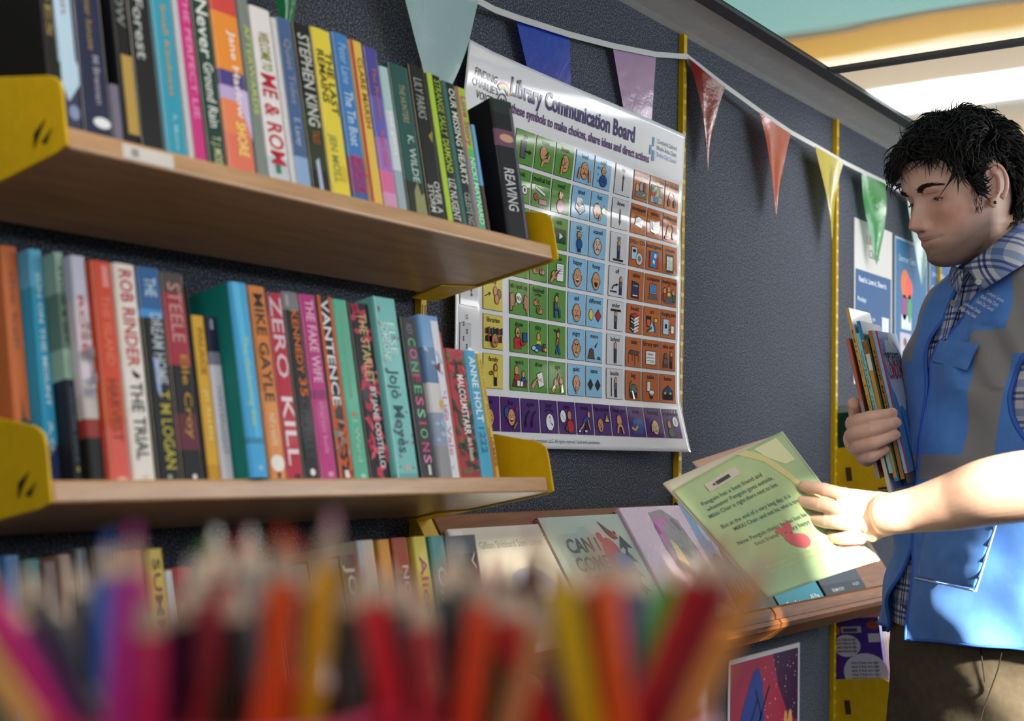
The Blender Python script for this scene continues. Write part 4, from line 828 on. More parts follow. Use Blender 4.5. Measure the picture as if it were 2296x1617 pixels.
pennant((1543, 130, -.020), (1626, 196, -.034), (1588, 390, -.030), '#7c120c', .03, 0, 5)
pennant((1702, 252, -.038), (1773, 300, -.038), (1742, 487, -.034), '#b04212', .02, 0, 6)
pennant((1828, 328, -.036), (1892, 366, -.034), (1867, 540, -.034), '#b0a016', .02, 0, 7)
pennant((1933, 388, -.032), (1985, 412, -.032), (1966, 596, -.032), '#349048', -.03, 0, 8)
pennant((2034, 440, -.030), (2088, 472, -.028), (2066, 640, -.028), '#8fb5ac', -.02, 0, 9)

# ------------------------------------------------------------------ small notices in the far bay and the star poster
def sheet(name, label, x0, x1, z0, z1, col, frame=None, group=None):
    t = thing(name, label, 'poster', (x0, -.0005, z0), group=group)
    b = MB(); b.box((0, -.0025, 0), (x1 - x0, 0, z1 - z0), mat(frame or col, .65, 0))
    b.build('sheet', t); return t
def art(t, name, draw, h=.0028):
    b = MB(); draw(b, lambda x, z: (x, -h, z)); return b.build(name, t)
def rct(b, q, x0, z0, x1, z1, c, e=0): b.poly([(x, y - e, z) for x, y, z in (q(x0, z0), q(x1, z0), q(x1, z1), q(x0, z1))], mat(c, .65, 0))
def ell(b, q, cx, cz, rx, rz, c, e=0, n=20): b.poly([(x, y - e, z) for x, y, z in (q(cx + rx * math.cos(2 * PI * i / n), cz + rz * math.sin(2 * PI * i / n)) for i in range(n))], mat(c, .65, 0))
def words(b, q, st, x, z, size, c, align=0, maxw=None, e=.0003, bold=.004):
    b.text(st, lambda a, y: (lambda p: (p[0], p[1] - e, p[2]))(q(x + a, z + y)), size, mat(c, .5), bold, align, maxw)
A4G = 'blue notices in the far bay'
t = sheet('notice', 'white-topped blue notice behind the light green pennant', 3.232, 3.503, 1.432, 1.852, '#c9c7c2', group=A4G)
def d1(b, q):
    rct(b, q, .006, .008, .262, .292, '#1c4f80')
    words(b, q, 'Library', .085, .365, .032, '#9a3f3c', 0, None); words(b, q, 'Clubs', .10, .330, .032, '#4a5560')
    words(b, q, 'Read it. Love it. Share it.', .03, .262, .02, '#d9e4ee', 0, .2, .0003, .014); words(b, q, 'Mondays', .02, .212, .017, '#d9e4ee')
    for i in range(4): words(b, q, ('Free stories for all ages', 'every week in your van', 'come along and join in', 'with us')[i], .02, .17 - i * .019, .0135, '#b8cde0', 0, .15)
    for i in range(3): words(b, q, ('Borrow books and audio', 'on your phone or tablet', 'ask the driver')[i], .02, .075 - i * .019, .0135, '#b8cde0', 0, .15)
    rct(b, q, .195, .115, .245, .185, '#d9dde0', .0003); rct(b, q, .218, .12, .221, .18, '#8fa5b8', .0005); rct(b, q, .195, .018, .245, .09, '#d9dde0', .0003); rct(b, q, .203, .03, .237, .078, '#2f6aa0', .0005)
art(t, 'printed_panel', d1)
t = sheet('notice', 'blue notice with orange and green shapes beside the white-topped one', 3.525, 3.790, 1.425, 1.848, '#9fb4c4', group=A4G)
def d2(b, q):
    rct(b, q, .006, .006, .259, .417, '#256390'); rct(b, q, .006, .006, .259, .12, '#4f8f8a', .0002)
    words(b, q, 'Summer Stars', .03, .36, .024, '#a9d0dc', 0, .2)
    ell(b, q, .08, .30, .035, .04, '#cf6a38', .0003); ell(b, q, .11, .29, .03, .03, '#d8543a', .0004); ell(b, q, .075, .235, .022, .035, '#8c3a7c', .0003); ell(b, q, .115, .235, .016, .04, '#3f9a52', .0004)
    rct(b, q, .05, .175, .13, .215, '#cfd6dc', .0003); rct(b, q, .04, .08, .125, .165, '#b9b3c4', .0003); ell(b, q, .08, .14, .014, .012, '#7a4a38', .0005); ell(b, q, .075, .105, .018, .014, '#8a4a34', .0005)
    ell(b, q, .2, .12, .03, .05, '#7a8f6a', .0003); ell(b, q, .19, .07, .035, .03, '#9a8a4a', .0004)
art(t, 'printed_panel', d2)
t = sheet('notice', 'blue notice partly hidden behind the man\'s chin', 3.812, 4.082, 1.425, 1.845, '#9fb0be', group=A4G)
def d3(b, q):
    rct(b, q, .006, .006, .264, .414, '#215884')
    for i in range(8): words(b, q, ('Join your library', 'free for everyone', 'books and music', 'homework help', 'magazines online', 'open every day', 'ask us how', 'scan to start')[i], .02, .35 - i * .04, .022, '#a8c3d6', 0, .22)
art(t, 'printed_panel', d3)
# star poster low on the wall
SP0, SP1 = 2.545, 2.908
t = sheet('poster', 'white-edged red and purple starry poster low on the wall under the display ledge', SP0, SP1, .42, .826, '#c9c4c2')
def d4(b, q):
    w = SP1 - SP0; h = .406
    rct(b, q, .010, .010, w - .010, h - .010, '#a12440')
    b.poly([q(*p)[:1] + (q(*p)[1] - .0002,) + q(*p)[2:] for p in ((w * .62, .01), (w - .01, .01), (w - .01, h * .62), (w * .72, h * .5))], mat('#8c2a30', .65, 0))
    b.poly([q(*p)[:1] + (q(*p)[1] - .0003,) + q(*p)[2:] for p in ((w * .60, h - .01), (w * .68, h * .80), (w * .8, h * .66), (w - .01, h * .56), (w - .01, h - .01))], mat('#3a1238', .65, 0))
    pts = [(.05, .02), (.02, .12), (.03, .22), (.07, .30), (.12, .37), (.145, .375), (.165, .34), (.175, .26), (.175, .16), (.16, .06), (.13, .01)]
    b.poly([(lambda p: (p[0], p[1] - .0004, p[2]))(q(*p)) for p in pts], mat('#233a86', .65, 0))
    for A, B in (((.13, .33), (.16, .27)), ((.16, .27), (.14, .25)), ((.14, .25), (.20, .33)), ((.09, .24), (.14, .31)), ((.06, .20), (.15, .09))):
        dx, dz = B[0] - A[0], B[1] - A[1]; n = math.hypot(dx, dz); ox, oz = -dz / n * .003, dx / n * .003
        b.poly([(lambda p: (p[0], p[1] - .0006, p[2]))(q(*p)) for p in ((A[0] + ox, A[1] + oz), (A[0] - ox, A[1] - oz), (B[0] - ox, B[1] - oz), (B[0] + ox, B[1] + oz))], mat('#0e0f16', .65, 0))
    for c in ((.085, .23), (.13, .20), (.105, .21)): ell(b, q, c[0], c[1], .016, .03, '#101426', .0007); ell(b, q, c[0], c[1], .007, .014, '#5a78c4', .0009)
    ell(b, q, .30, .17, .028, .075, '#c9824a', .0004); ell(b, q, .31, .23, .012, .035, '#d39a5e', .0006); ell(b, q, .285, .235, .010, .03, '#cf9056', .0006); ell(b, q, .33, .15, .02, .05, '#3f86b4', .0005); ell(b, q, .272, .19, .012, .03, '#3c8aa4', .0003)
    rnd = random.Random(4)
    for _ in range(70):
        x, z = rnd.uniform(.17, w - .015), rnd.uniform(.12, h - .015); k = rnd.uniform(.0012, .0042)
        b.poly([(lambda p: (p[0], p[1] - .0008, p[2]))(q(x + k * (1 if i % 2 == 0 else .28) * math.cos(PI / 4 * i), z + k * (1 if i % 2 == 0 else .28) * math.sin(PI / 4 * i))) for i in range(8)], mat('#d9c9d2', .65, 0))
art(t, 'printed_picture', d4)
# ------------------------------------------------------------------ sloping display ledges with face-out picture books
LA = .5868                                   # slope of the display boards
LY, LZ = -.03, 1.153
def ledge(x0, x1, label, lit):
    t = thing('display_ledge', label, 'display shelf', (x0, LY, LZ), (-LA, 0, 0), 'sloping display ledges')
    w = x1 - x0
    b = MB(); b.box((.001, 0, -.262), (w - .001, .014, 0), WOODDK); b.build('back_board', t, bevel=.002)
    pr = [(.014, -.262), (-.030, -.262), (-.034, -.258), (-.034, -.246), (-.038, -.244), (-.043, -.250), (-.044, -.262), (-.040, -.270), (-.046, -.273), (-.047, -.281), (-.040, -.288), (.014, -.288)]
    b = MB(); b.prism([(.002, y, z) for y, z in pr], (w - .004, 0, 0), WOODDK); b.build('lip', t, bevel=.001)
    if lit:
        b = MB(); b.box((-.046, .002, -.085), (-.001, .005, 0), YELLOW); b.box((-.046, -.006, -.085), (-.043, .002, 0), YELLOW); b.build('bracket_flange', t)
    for sx in ((.006,) if lit else (w - .009,)):
        b = MB(); b.prism([(sx, .0145, -.01), (sx, .0145, -.285), (sx, -.02, -.2885), (sx, -.012, -.31), (sx, .06, -.30), (sx, .10, -.20)], (.003, 0, 0), YELLOW); b.build('bracket', t)
    return t
ledge(1.524, 2.3075, 'sloping beech display ledge nearest the book shelves, holding the CAN I COME TOO book', 1)
ledge(2.3105, 3.094, 'sloping beech display ledge in front of the man, holding the navy picture book', 0)
def dbook(x0, x1, h, label, col, draw, t_=.008, hard=True, spine=None, gloss=0, g='face-out picture books on the display ledges', lean=0):
    t = thing('picture_book', label, 'book', np.array([x0, LY, LZ]) + np.array([0, -math.sin(0), 0]) * 0 + .2612 * -np.array([0, math.sin(LA), math.cos(LA)]), (-LA, 0, lean), g)
    w = x1 - x0; m = mat(col, .55, gloss)
    b = MB()
    b.box((0, -t_, 0), (w, -t_ + .0022, h), m); b.box((0, -.0026, 0), (w, -.0004, h), m)
    b.prism([(0, -t_, 0), (0, -.0004, 0), (-.002, -.002, 0), (-.002, -t_ + .0016, 0)], (0, 0, h), mat(spine or col, .55, gloss))
    if draw: draw(b, lambda x, z: (x, -t_ - .0003, z))
    b.build('cover', t)
    b = MB(); b.box((.001, -t_ + .0023, .003), (w - .003, -.0027, h - .003), PAPER); b.build('page_block', t)
    if spine:
        pass
    return t, w, h
def D1(b, q):
    rct(b, q, 0, .0, .23, .232, '#ddd8ca', 0); words(b, q, 'Gillian Shibbard', .055, .196, .017, '#8f9a80', 0, .09); words(b, q, 'Sam Usher', .150, .196, .017, '#8f9a80', 0, .07)
    rct(b, q, .004, .205, .03, .229, '#e6e4e0', .0004); ell(b, q, .14, .12, .06, .04, '#9aa0b8', .0003); ell(b, q, .09, .07, .05, .03, '#b9b09a', .0003); ell(b, q, .17, .06, .03, .04, '#7f8fa8', .0004)
dbook(1.533, 1.764, .232, 'cream picture book with pale green author names, leftmost on the display ledge', '#ddd8ca', D1)
def D2(b, q):
    words(b, q, 'CAN I', .040, .176, .036, '#2f3a3c', 0, .10, .0006, .03); words(b, q, 'COME', .040, .142, .036, '#2f3a3c', 0, .10, .0006, .03); words(b, q, 'TOO?', .045, .108, .036, '#2f3a3c', 0, .10, .0006, .03)
    b.poly([(x, y - .0003, z) for x, y, z in (q(a, c) for a, c in ((.02, .11), (.02, .2), (.03, .21), (.09, .212), (.1, .222), (.12, .222), (.13, .21), (.15, .2), (.15, .1), (.03, .1)))], mat('#9db0aa', .6, 0))
    ell(b, q, .166, .165, .026, .034, '#b2505c', .0006); ell(b, q, .185, .14, .03, .03, '#5f84b8', .0007); ell(b, q, .15, .20, .008, .010, '#b2505c', .0006)
    for i in range(4):
        cx, cz = .214 - .004 * i, .175 - i * .028
        b.poly([(x, y - .0006, z) for x, y, z in (q(cx + dx, cz + dz) for dx, dz in ((0, .026), (.02, 0), (.006, .004), (0, -.006), (-.006, .004), (-.02, 0)))], mat('#33423f', .6, 0))
    b.poly([(x, y - .0008, z) for x, y, z in (q(a, c) for a, c in ((.165, .232), (.185, .215), (.20, .205), (.205, .195), (.19, .195), (.178, .205)))], mat('#39443f', .6, 0)); ell(b, q, .20, .205, .006, .006, '#c77a5a', .0010); ell(b, q, .20, .206, .0028, .0028, '#161616', .0012)
    ell(b, q, .12, .045, .055, .04, '#b9b48e', .0004); ell(b, q, .13, .05, .018, .02, '#8a8052', .0006)
T_, w_, h_ = dbook(1.772, 2.018, .243, 'pale green picture book titled CAN I COME TOO?', '#a9bcb4', D2, spine='#3a2b28')
b = MB(); b.text('OWEN DAVIES', lambda a, y: (-.0024, -.0075 + y, h_ - .03 - a), .0085, mat('#c9a08c', .5), .01); b.build('spine_lettering', T_)
def D3(b, q):
    rct(b, q, .01, .01, .21, .06, '#d9c4b8', .0002)
    b.poly([(x, y - .0004, z) for x, y, z in (q(a, c) for a, c in ((.09, .24), (.14, .245), (.18, .22), (.2, .15), (.205, .08), (.17, .05), (.13, .06), (.11, .12), (.12, .06), (.10, .09), (.085, .17)))], mat('#77727a', .6, 0))
    b.poly([(x, y - .0006, z) for x, y, z in (q(a, c) for a, c in ((.085, .21), (.10, .235), (.15, .225), (.11, .205), (.10, .16), (.115, .08), (.09, .13)))], mat('#a8449a', .6, 0))
    b.poly([(x, y - .0005, z) for x, y, z in (q(a, c) for a, c in ((.115, .185), (.13, .17), (.14, .1), (.125, .07), (.105, .13)))], mat('#e0b98e', .6, 0))
    words(b, q, 'Different', .02, .088, .024, '#5c5460', 0, .075, .0006, -.002); ell(b, q, .175, .10, .012, .014, '#8ba4c9', .0006)
    b.poly([(x, y - .0003, z) for x, y, z in (q(a, c) for a, c in ((.05, .005), (.10, .005), (.16, .06), (.21, .03), (.214, .1), (.12, .06)))], mat('#4e4a55', .6, 0))
T_, w_, h_ = dbook(2.026, 2.243, .252, 'lilac picture book in a crinkled clear plastic jacket', '#cdb6cf', D3, t_=.012)
m = bpy.data.materials.new('plastic_jacket'); m.use_nodes = True; nt, bs = nodes(m)
bs.inputs['Base Color'].default_value = (1, 1, 1, 1); bs.inputs['Roughness'].default_value = .08; bs.inputs['Alpha'].default_value = .16; bs.inputs['Specular IOR Level'].default_value = 1
f = noise(nt, coords(nt, (1, 1, 1)), 30, 3); bump(nt, bs, f, .9, .012)
b = MB(); b.grid(lambda u, v: (w_ * u, -.0135 - .0012 * math.sin(u * 17 + v * 9) * math.sin(v * 13), h_ * v), 20, 24, m); b.build('plastic_jacket', T_, smooth=True)
def D4(b, q):
    rct(b, q, 0, .14, .165, .262, '#7fa3c8', .0001)
    for cx, cz, r in ((.04, .2, .016), (.055, .16, .014), (.09, .22, .018), (.1, .18, .012), (.13, .21, .015)): ell(b, q, cx, cz, r * .8, r * 1.6, '#b5c8dd', .0003)
    for cx, cz, a, c in ((.03, .10, .022, .05), (.075, .11, .025, .06), (.125, .10, .03, .055)): ell(b, q, cx, cz, a, c, '#39524f', .0004)
    rct(b, q, 0, 0, .165, .06, '#44584f', .0005); words(b, q, 'Sterling Lindsay', .05, .012, .014, '#c9cfc6', 0, .1, .0008)
    for i in range(9): b.poly([(x, y - .0006, z) for x, y, z in (q(.02 + .016 * i + a, .06 + c) for a, c in ((0, 0), (.004, 0), (.002, .05)))], mat('#9ab0b5', .6, 0))
dbook(2.252, 2.419, .262, 'blue picture book with dark green shapes, half hidden by the open book in the hand', '#5f7f9c', D4, spine='#27312e')
def D6(b, q):
    rct(b, q, 0, 0, .22, .25, '#2d8a98', 0)
    for cx, cz, c in ((.09, .085, '#d9d4d4'), (.13, .10, '#b2493c'), (.16, .105, '#d9c9a0'), (.19, .12, '#9c3f3c'), (.06, .12, '#6a5a9c')): ell(b, q, cx, cz, .013, .026, c, .0004)
    for cx, cz, c in ((.10, .075, '#e8e6e6'), (.15, .085, '#e6e0d8')): ell(b, q, cx, cz, .014, .009, c, .0006)
    words(b, q, 'Tracey Corderoy', .035, .018, .017, '#e2eef0', 0, .085, .0006); words(b, q, 'Ali Pye', .155, .026, .016, '#e2eef0', 0, .05, .0006); words(b, q, 'SNOW FUN', .03, .19, .03, '#e6eef0', 0, .15, .0006)
dbook(2.428, 2.649, .25, 'teal picture book with small winter figures and white author names', '#2d8a98', D6, spine='#14181c')
def D7(b, q):
    rct(b, q, 0, 0, .226, .25, '#2a343e', 0)
    b.poly([(x, y - .0003, z) for x, y, z in (q(a, c) for a, c in ((.03, .12), (.08, .20), (.13, .22), (.19, .20), (.2, .14), (.16, .10), (.13, .08), (.09, .10)))], mat('#35698c', .6, 0))
    b.poly([(x, y - .0005, z) for x, y, z in (q(a, c) for a, c in ((0, .09), (.04, .12), (.1, .09), (.15, .1), (.226, .07), (.226, .05), (0, .05)))], mat('#333f4a', .6, 0))
    words(b, q, 'BENJAMIN FLOUW', .04, .032, .011, '#c2c9cf', 0, .065, .0006); words(b, q, 'GALLERY', .16, .038, .010, '#aab2ba', 0, .05, .0006)
dbook(2.663, 2.889, .25, 'dark navy picture book with a blue mountain shape, right end of the display', '#2a343e', D7, spine='#10141a')

# ------------------------------------------------------------------ book shelves of the bay beyond the man
def far_shelf(zt, label):
    return shelf(zt, label, False, 3.1025, 3.885, yf=-.170)
def plate4(z0): pass
FYF = -.150
def shelf4(zt, label):
    t = thing('wall_shelf', label, 'shelf', (3.103, -.150, zt), (-TILT * .6, 0, 0), 'beech shelves on yellow brackets')
    b = MB(); b.box((.005, 0, -.021), (.776, .125, 0), WOOD); b.build('board', t, bevel=.003)
    for x in (0, .777):
        b = MB(); pr = [(-.004, -.03), (-.004, .072), (.012, .082), (.10, .082), (.152, .080), (.152, -.02), (.14, -.028)]
        b.prism([(x - .001, y, z) for y, z in pr], (.003, 0, 0), YELLOW); o = b.build('end_bracket', t, bevel=.0008)
        b = MB(); b.box((x - .0016, .10, .0), (x - .0005, .114, .033), mat('#4a3517', .6)); b.box((x - .0016, .142, .064), (x - .0005, .148, .070), BLACK); b.box((x - .0016, .018, -.027), (x - .0005, .04, -.022), BLACK); b.build('bracket_slot', o)
    return t
shelf4(1.205, 'beech shelf on yellow brackets behind the hand with the upright books')
shelf4(.655, 'low beech shelf on yellow brackets beside the man\'s trousers')
def book4(zt, x0, x1, h, label, col, draw=None, d=.13, yb=.01):
    a = TILT * .6
    P = np.array([x0, -.150 + yb * math.cos(a), zt - yb * math.sin(a) + .0004])
    t = thing('book', label, 'book', P, (-a, 0, 0), 'books in the far bay')
    b = MB(); m = mat(col, .4, .2); w = x1 - x0
    b.box((0, 0, 0), (.0018, d, h), m); b.box((w - .0018, 0, 0), (w, d, h), m); b.box((.0018, 0, 0), (w - .0018, .0018, h), m)
    if draw: draw(b, lambda y, z: (-.0005, d - y, z))
    b.build('cover', t); b = MB(); b.box((.002, .002, .003), (w - .002, d - .003, h - .003), PAPER); b.build('page_block', t)
def yz(b, pts, c, e=0): b.poly([(x - e, y, z) for x, y, z in pts], mat(c, .6, 0))
def P1(b, q):
    def el(cx, cz, rx, rz, c, e): yz(b, [q(cx + rx * math.cos(-2 * PI * i / 22), cz + rz * math.sin(-2 * PI * i / 22)) for i in range(22)][::-1], c, e)
    def rc(x0, z0, x1, z1, c, e): yz(b, [q(x0, z0), q(x1, z0), q(x1, z1), q(x0, z1)], c, e)
    el(.045, .158, .034, .026, '#cdc9d2', .0002); el(.085, .095, .055, .045, '#cdc9d2', .0002); rc(.035, .188, .085, .203, '#b9b6bd', .0002); rc(.04, .190, .075, .199, '#55506a', .0003); rc(.10, .165, .128, .185, '#cfcbd4', .0002)
    el(.02, .195, .012, .012, '#c9824a', .0002); el(.115, .205, .016, .01, '#a8503c', .0002)
    for cx, cz, n, wd in ((.045, .170, 4, .05), (.085, .115, 5, .07)):
        for i in range(n):
            vs, fs, gw = glyphs('what if they are right', .01); k = wd / gw
            b.add([(lambda p: (p[0] - .0006, p[1], p[2]))(q(cx - wd / 2 + x * k, cz - i * .009 + y * .009)) for x, y in vs], fs, mat('#4a4656', .5))
book4(.655, 3.110, 3.126, .222, 'purple picture book with white speech bubbles above the low yellow bracket', '#4a2f8c', P1)
for i, (c, lb) in enumerate((('#a0346a', 'pink book behind the purple one in the far bay'), ('#6f8f4a', 'green book behind the purple one in the far bay'), ('#b8607a', 'rose book furthest behind the purple one'))):
    book4(.655, 3.1275 + i * .016, 3.1415 + i * .016, .215 + .006 * i, lb, c)
book4(1.205, 3.110, 3.135, .165, 'dark green book on the shelf behind the hand', '#12352c', lambda b, q: yz(b, [q(.0, .0), q(.012, .0), q(.012, .165), q(.0, .165)], '#2f8a5f', .0002))
book4(1.205, 3.137, 3.165, .185, 'grey book beside the dark green one in the far bay', '#7c878a')

# ------------------------------------------------------------------ pencils in two pots close to the lens
PINK = noisy('pot_plastic', [(.3, '#b01f45'), (.7, '#bd2850')], 20, .35, 0)
PINK2 = noisy('pot_plastic_red', [(.3, '#a81c3a'), (.7, '#b42440')], 20, .35, 0)
def pot(px, Zd, label, m, r):
    c = at_d(px, 1570, Zd)
    t = thing('pencil_pot', label, 'pencil pot', (c[0], c[1], c[2] - .112), group='pencil pots')
    b = MB()
    pr = [(r * .80, 0), (r * .82, .0015), (r * .97, .105), (r * 1.0, .108), (r * 1.0, .112), (r * .965, .112), (r * .94, .105), (r * .79, .004), (0, .004)]
    n = 40
    vs = []; fs = []
    for a in range(n):
        for q, z in pr: vs.append((q * math.cos(2 * PI * a / n), q * math.sin(2 * PI * a / n), z))
    k = len(pr)
    for a in range(n):
        for i in range(k - 1): fs.append((a * k + i, ((a + 1) % n) * k + i, ((a + 1) % n) * k + i + 1, a * k + i + 1))
    fs.append(tuple(a * k for a in range(n))[::-1])
    b.add(vs, fs, m); b.build('cup', t, smooth=True, weld=True)
    return t, c
P_L, cL = pot(490, .405, 'pink-red plastic pencil pot at the lower left, close to the lens', PINK, .051)
P_R, cR = pot(1235, .405, 'red plastic pencil pot at the bottom centre, close to the lens', PINK2, .049)
WOODP = noisy('pencil_wood', [(.3, '#a8937e'), (.7, '#bda892')], 60, .6, 0)
def pencil(tip, foot, Z0, Z1, col, lead, label, c, r):
    A = at_d(tip[0], tip[1] + 25, Z0); B = at_d(foot[0], foot[1], Z1)
    d = (B - A) / np.linalg.norm(B - A)
    floor_z = c[2] - .112 + .0055
    L = min((floor_z - A[2]) / d[2] - .001, .176)
    B = A + d * L
    # keep the foot inside the cup
    v = B[:2] - c[:2]; n = np.linalg.norm(v); lim = r * .70
    if n > lim: B[:2] = c[:2] + v / n * lim
    B[2] = floor_z + .001
    d = (B - A); L = np.linalg.norm(d); d /= L
    t = thing('pencil', label, 'pencil', A, group='colouring pencils in the pots')
    t.rotation_euler = Vector(d).to_track_quat('Z', 'Y').to_euler()
    R = .0043
    m = mat(col, .35, .3)
    hexp = lambda z, q: [(q * math.cos(PI / 3 * i), q * math.sin(PI / 3 * i), z) for i in range(6)]
    rows = [hexp(.0145, R), hexp(L - .001, R), hexp(L, R * .9)]
    b = MB(); vs = sum(rows, []); fs = [(i + 6 * k, (i + 1) % 6 + 6 * k, (i + 1) % 6 + 6 * k + 6, i + 6 * k + 6) for k in range(2) for i in range(6)] + [tuple(range(12, 18))]
    b.add(vs, fs, m); b.build('barrel', t)
    b = MB(); rows = [[(q * math.cos(PI / 6 * i), q * math.sin(PI / 6 * i), z) for i in range(12)] for z, q in ((.0148, R * .97), (.0048, R * .40))]
    b.add(sum(rows, []), [(i, i + 12, (i + 1) % 12 + 12, (i + 1) % 12) for i in range(12)] + [tuple(range(12))], WOODP); b.build('sharpened_wood', t)
    b = MB(); rows = [[(q * math.cos(PI / 6 * i), q * math.sin(PI / 6 * i), z) for i in range(12)] for z, q in ((.0049, R * .40), (.0, R * .12))]
    b.add(sum(rows, []), [(i, i + 12, (i + 1) % 12 + 12, (i + 1) % 12) for i in range(12)] + [tuple(range(12, 24))], mat(lead or col, .5)); b.build('lead', t)
PL = [
 ((-95, 1195), (130, 1640), .385, .39, '#c9247c', None, 'magenta pencil leaning out at the far left of the left pot'),
 ((-120, 1330), (95, 1660), .37, .38, '#cf9a58', None, 'tan pencil leaning out below the magenta one at the far left'),
 ((30, 1235), (225, 1640), .42, .41, '#14141e', None, 'black pencil leaning left beside the magenta one'),  # added as a stand-in for the dark gap between pencils
 ((150, 1225), (265, 1640), .44, .42, '#2a2a33', '#555a66', 'charcoal pencil with a grey lead in the left pot'),
 ((245, 1170), (205, 1640), .43, .42, '#3566b8', None, 'blue pencil behind the violet one in the left pot'),
 ((300, 1150), (245, 1640), .395, .40, '#b53392', None, 'violet-pink upright pencil in the left pot'),
 ((335, 1275), (335, 1640), .365, .375, '#c0285c', None, 'crimson short pencil at the front of the left pot'),
 ((405, 1255), (400, 1640), .39, .40, '#1a1430', None, 'near-black indigo pencil in the middle of the left pot'),
 ((455, 1190), (500, 1640), .45, .43, '#24401f', '#3f7a34', 'dark green pencil at the back of the left pot'),
 ((545, 1175), (420, 1640), .415, .40, '#b21c32', None, 'red pencil leaning right in the middle of the left pot'),
 ((520, 1250), (540, 1640), .40, .40, '#20130f', '#4a2c1c', 'dark brown pencil left of the orange ones in the left pot'),
 ((560, 1160), (600, 1640), .455, .43, '#8c8a84', '#d8d4cc', 'pale grey pencil behind the orange ones in the left pot'),
 ((632, 1160), (618, 1640), .385, .39, '#e0511a', None, 'bright orange upright pencil in the left pot'),
 ((665, 1185), (585, 1640), .40, .395, '#d94a1c', None, 'second orange pencil crossing behind the bright upright one'),
 ((745, 1125), (690, 1640), .395, .40, '#dcaa1c', '#d9a0b8', 'tall golden yellow pencil leaning right in the left pot'),
 ((705, 1215), (745, 1640), .44, .42, '#1b1626', None, 'dark purple pencil behind the tall golden one'),
 ((790, 1250), (770, 1640), .43, .42, '#2f2a20', '#7a6a3c', 'dark umber pencil at the right edge of the left pot'),
]
PL += [
 ((-10, 1290), (180, 1640), .40, .40, '#5a1f5e', None, 'purple pencil leaning left between the magenta and black ones'),
 ((90, 1300), (300, 1640), .455, .43, '#33263a', '#6a6070', 'dull violet pencil at the back left of the left pot'),
 ((200, 1260), (330, 1640), .45, .43, '#4a3a30', '#7a6a5c', 'umber pencil at the back of the left pot behind the violet-pink one'),
 ((430, 1225), (455, 1640), .42, .41, '#7a1428', '#c9c4bc', 'maroon upright pencil left of the red leaning one'),
 ((485, 1160), (470, 1640), .46, .43, '#3a3c38', '#e4e0d8', 'grey-green pencil with a white lead at the back of the left pot'),
 ((600, 1240), (650, 1640), .43, .41, '#1a2a1c', '#4a6a3a', 'blackish green pencil behind the orange pair'),
 ((840, 1260), (800, 1640), .41, .405, '#221a18', '#5a4a40', 'sooty brown pencil at the right rim of the left pot'),
]
PR = [
 ((810, 1215), (885, 1640), .40, .40, '#c21c2c', None, 'red pencil leaning left at the left edge of the right pot'),
 ((905, 1230), (905, 1640), .43, .42, '#8c1c26', None, 'dark red upright pencil in the right pot'),
 ((1095, 1215), (945, 1640), .40, .40, '#d8441c', None, 'orange-red pencil leaning right in the right pot'),
 ((985, 1205), (1030, 1640), .44, .43, '#1a1c1c', '#4f6a3a', 'black pencil with a green lead in the right pot'),
 ((1060, 1240), (1110, 1640), .445, .43, '#27481e', None, 'dark green pencil at the back of the right pot'),
 ((1235, 1270), (985, 1660), .385, .385, '#c08655', None, 'tan pencil slanting across the front of the right pot'),
 ((1095, 1250), (1295, 1640), .385, .39, '#b4141e', '#c98a9a', 'strong red pencil slanting left at the front of the right pot'),
 ((1195, 1140), (1170, 1640), .435, .425, '#5a3a2c', '#8c1468', 'brown pencil with a magenta lead in the right pot'),
 ((1150, 1270), (1190, 1640), .42, .41, '#2b1626', None, 'dark plum pencil in the middle of the right pot'),
 ((1228, 1165), (1405, 1640), .385, .39, '#d6b41a', '#e9dfae', 'lemon yellow pencil slanting left in the right pot'),
 ((1345, 1165), (1440, 1640), .39, .39, '#de561a', None, 'orange pencil beside the lemon yellow one in the right pot'),
 ((1395, 1200), (1480, 1640), .425, .41, '#3c2f6e', None, 'indigo pencil at the right side of the right pot'),
 ((1525, 1195), (1420, 1640), .43, .41, '#3f8a2c', None, 'leaf green pencil leaning right in the right pot'),
 ((1605, 1170), (1425, 1640), .395, .395, '#a61c2a', None, 'dark red pencil leaning far right in the right pot'),
 ((1655, 1175), (1475, 1640), .405, .40, '#8c2030', None, 'wine-red pencil behind the ochre one leaning far right'),
 ((1740, 1175), (1530, 1640), .385, .39, '#c58544', '#d8b060', 'ochre pencil leaning furthest right out of the right pot'),
]
PR += [
 ((865, 1240), (925, 1640), .42, .41, '#2a1c22', '#d9b8a8', 'dark maroon pencil beside the red one at the left of the right pot'),
 ((940, 1270), (960, 1640), .41, .405, '#a81c24', None, 'scarlet upright pencil in the left half of the right pot'),
 ((1015, 1190), (1075, 1640), .45, .43, '#45484a', '#dcdcd8', 'slate pencil with a whitish lead at the back of the right pot'),
 ((1130, 1185), (1140, 1640), .455, .43, '#3a2a24', '#c9b9a9', 'umber-black pencil at the back middle of the right pot'),
 ((1275, 1240), (1255, 1640), .43, .42, '#22283a', '#3a5a8a', 'navy pencil behind the strong red one in the right pot'),
 ((1300, 1210), (1340, 1640), .44, .42, '#3a3420', '#6a7a3a', 'olive pencil behind the lemon yellow one'),
 ((1440, 1215), (1400, 1640), .45, .42, '#2a4a46', '#4a8a7a', 'deep teal pencil at the back right of the right pot'),
 ((1560, 1230), (1500, 1640), .44, .42, '#3a2030', '#8a5a6a', 'plum-brown pencil between the two leaning reds'),
]
for p in PL: pencil(*p, cL, .051)
for p in PR: pencil(*p, cR, .049)
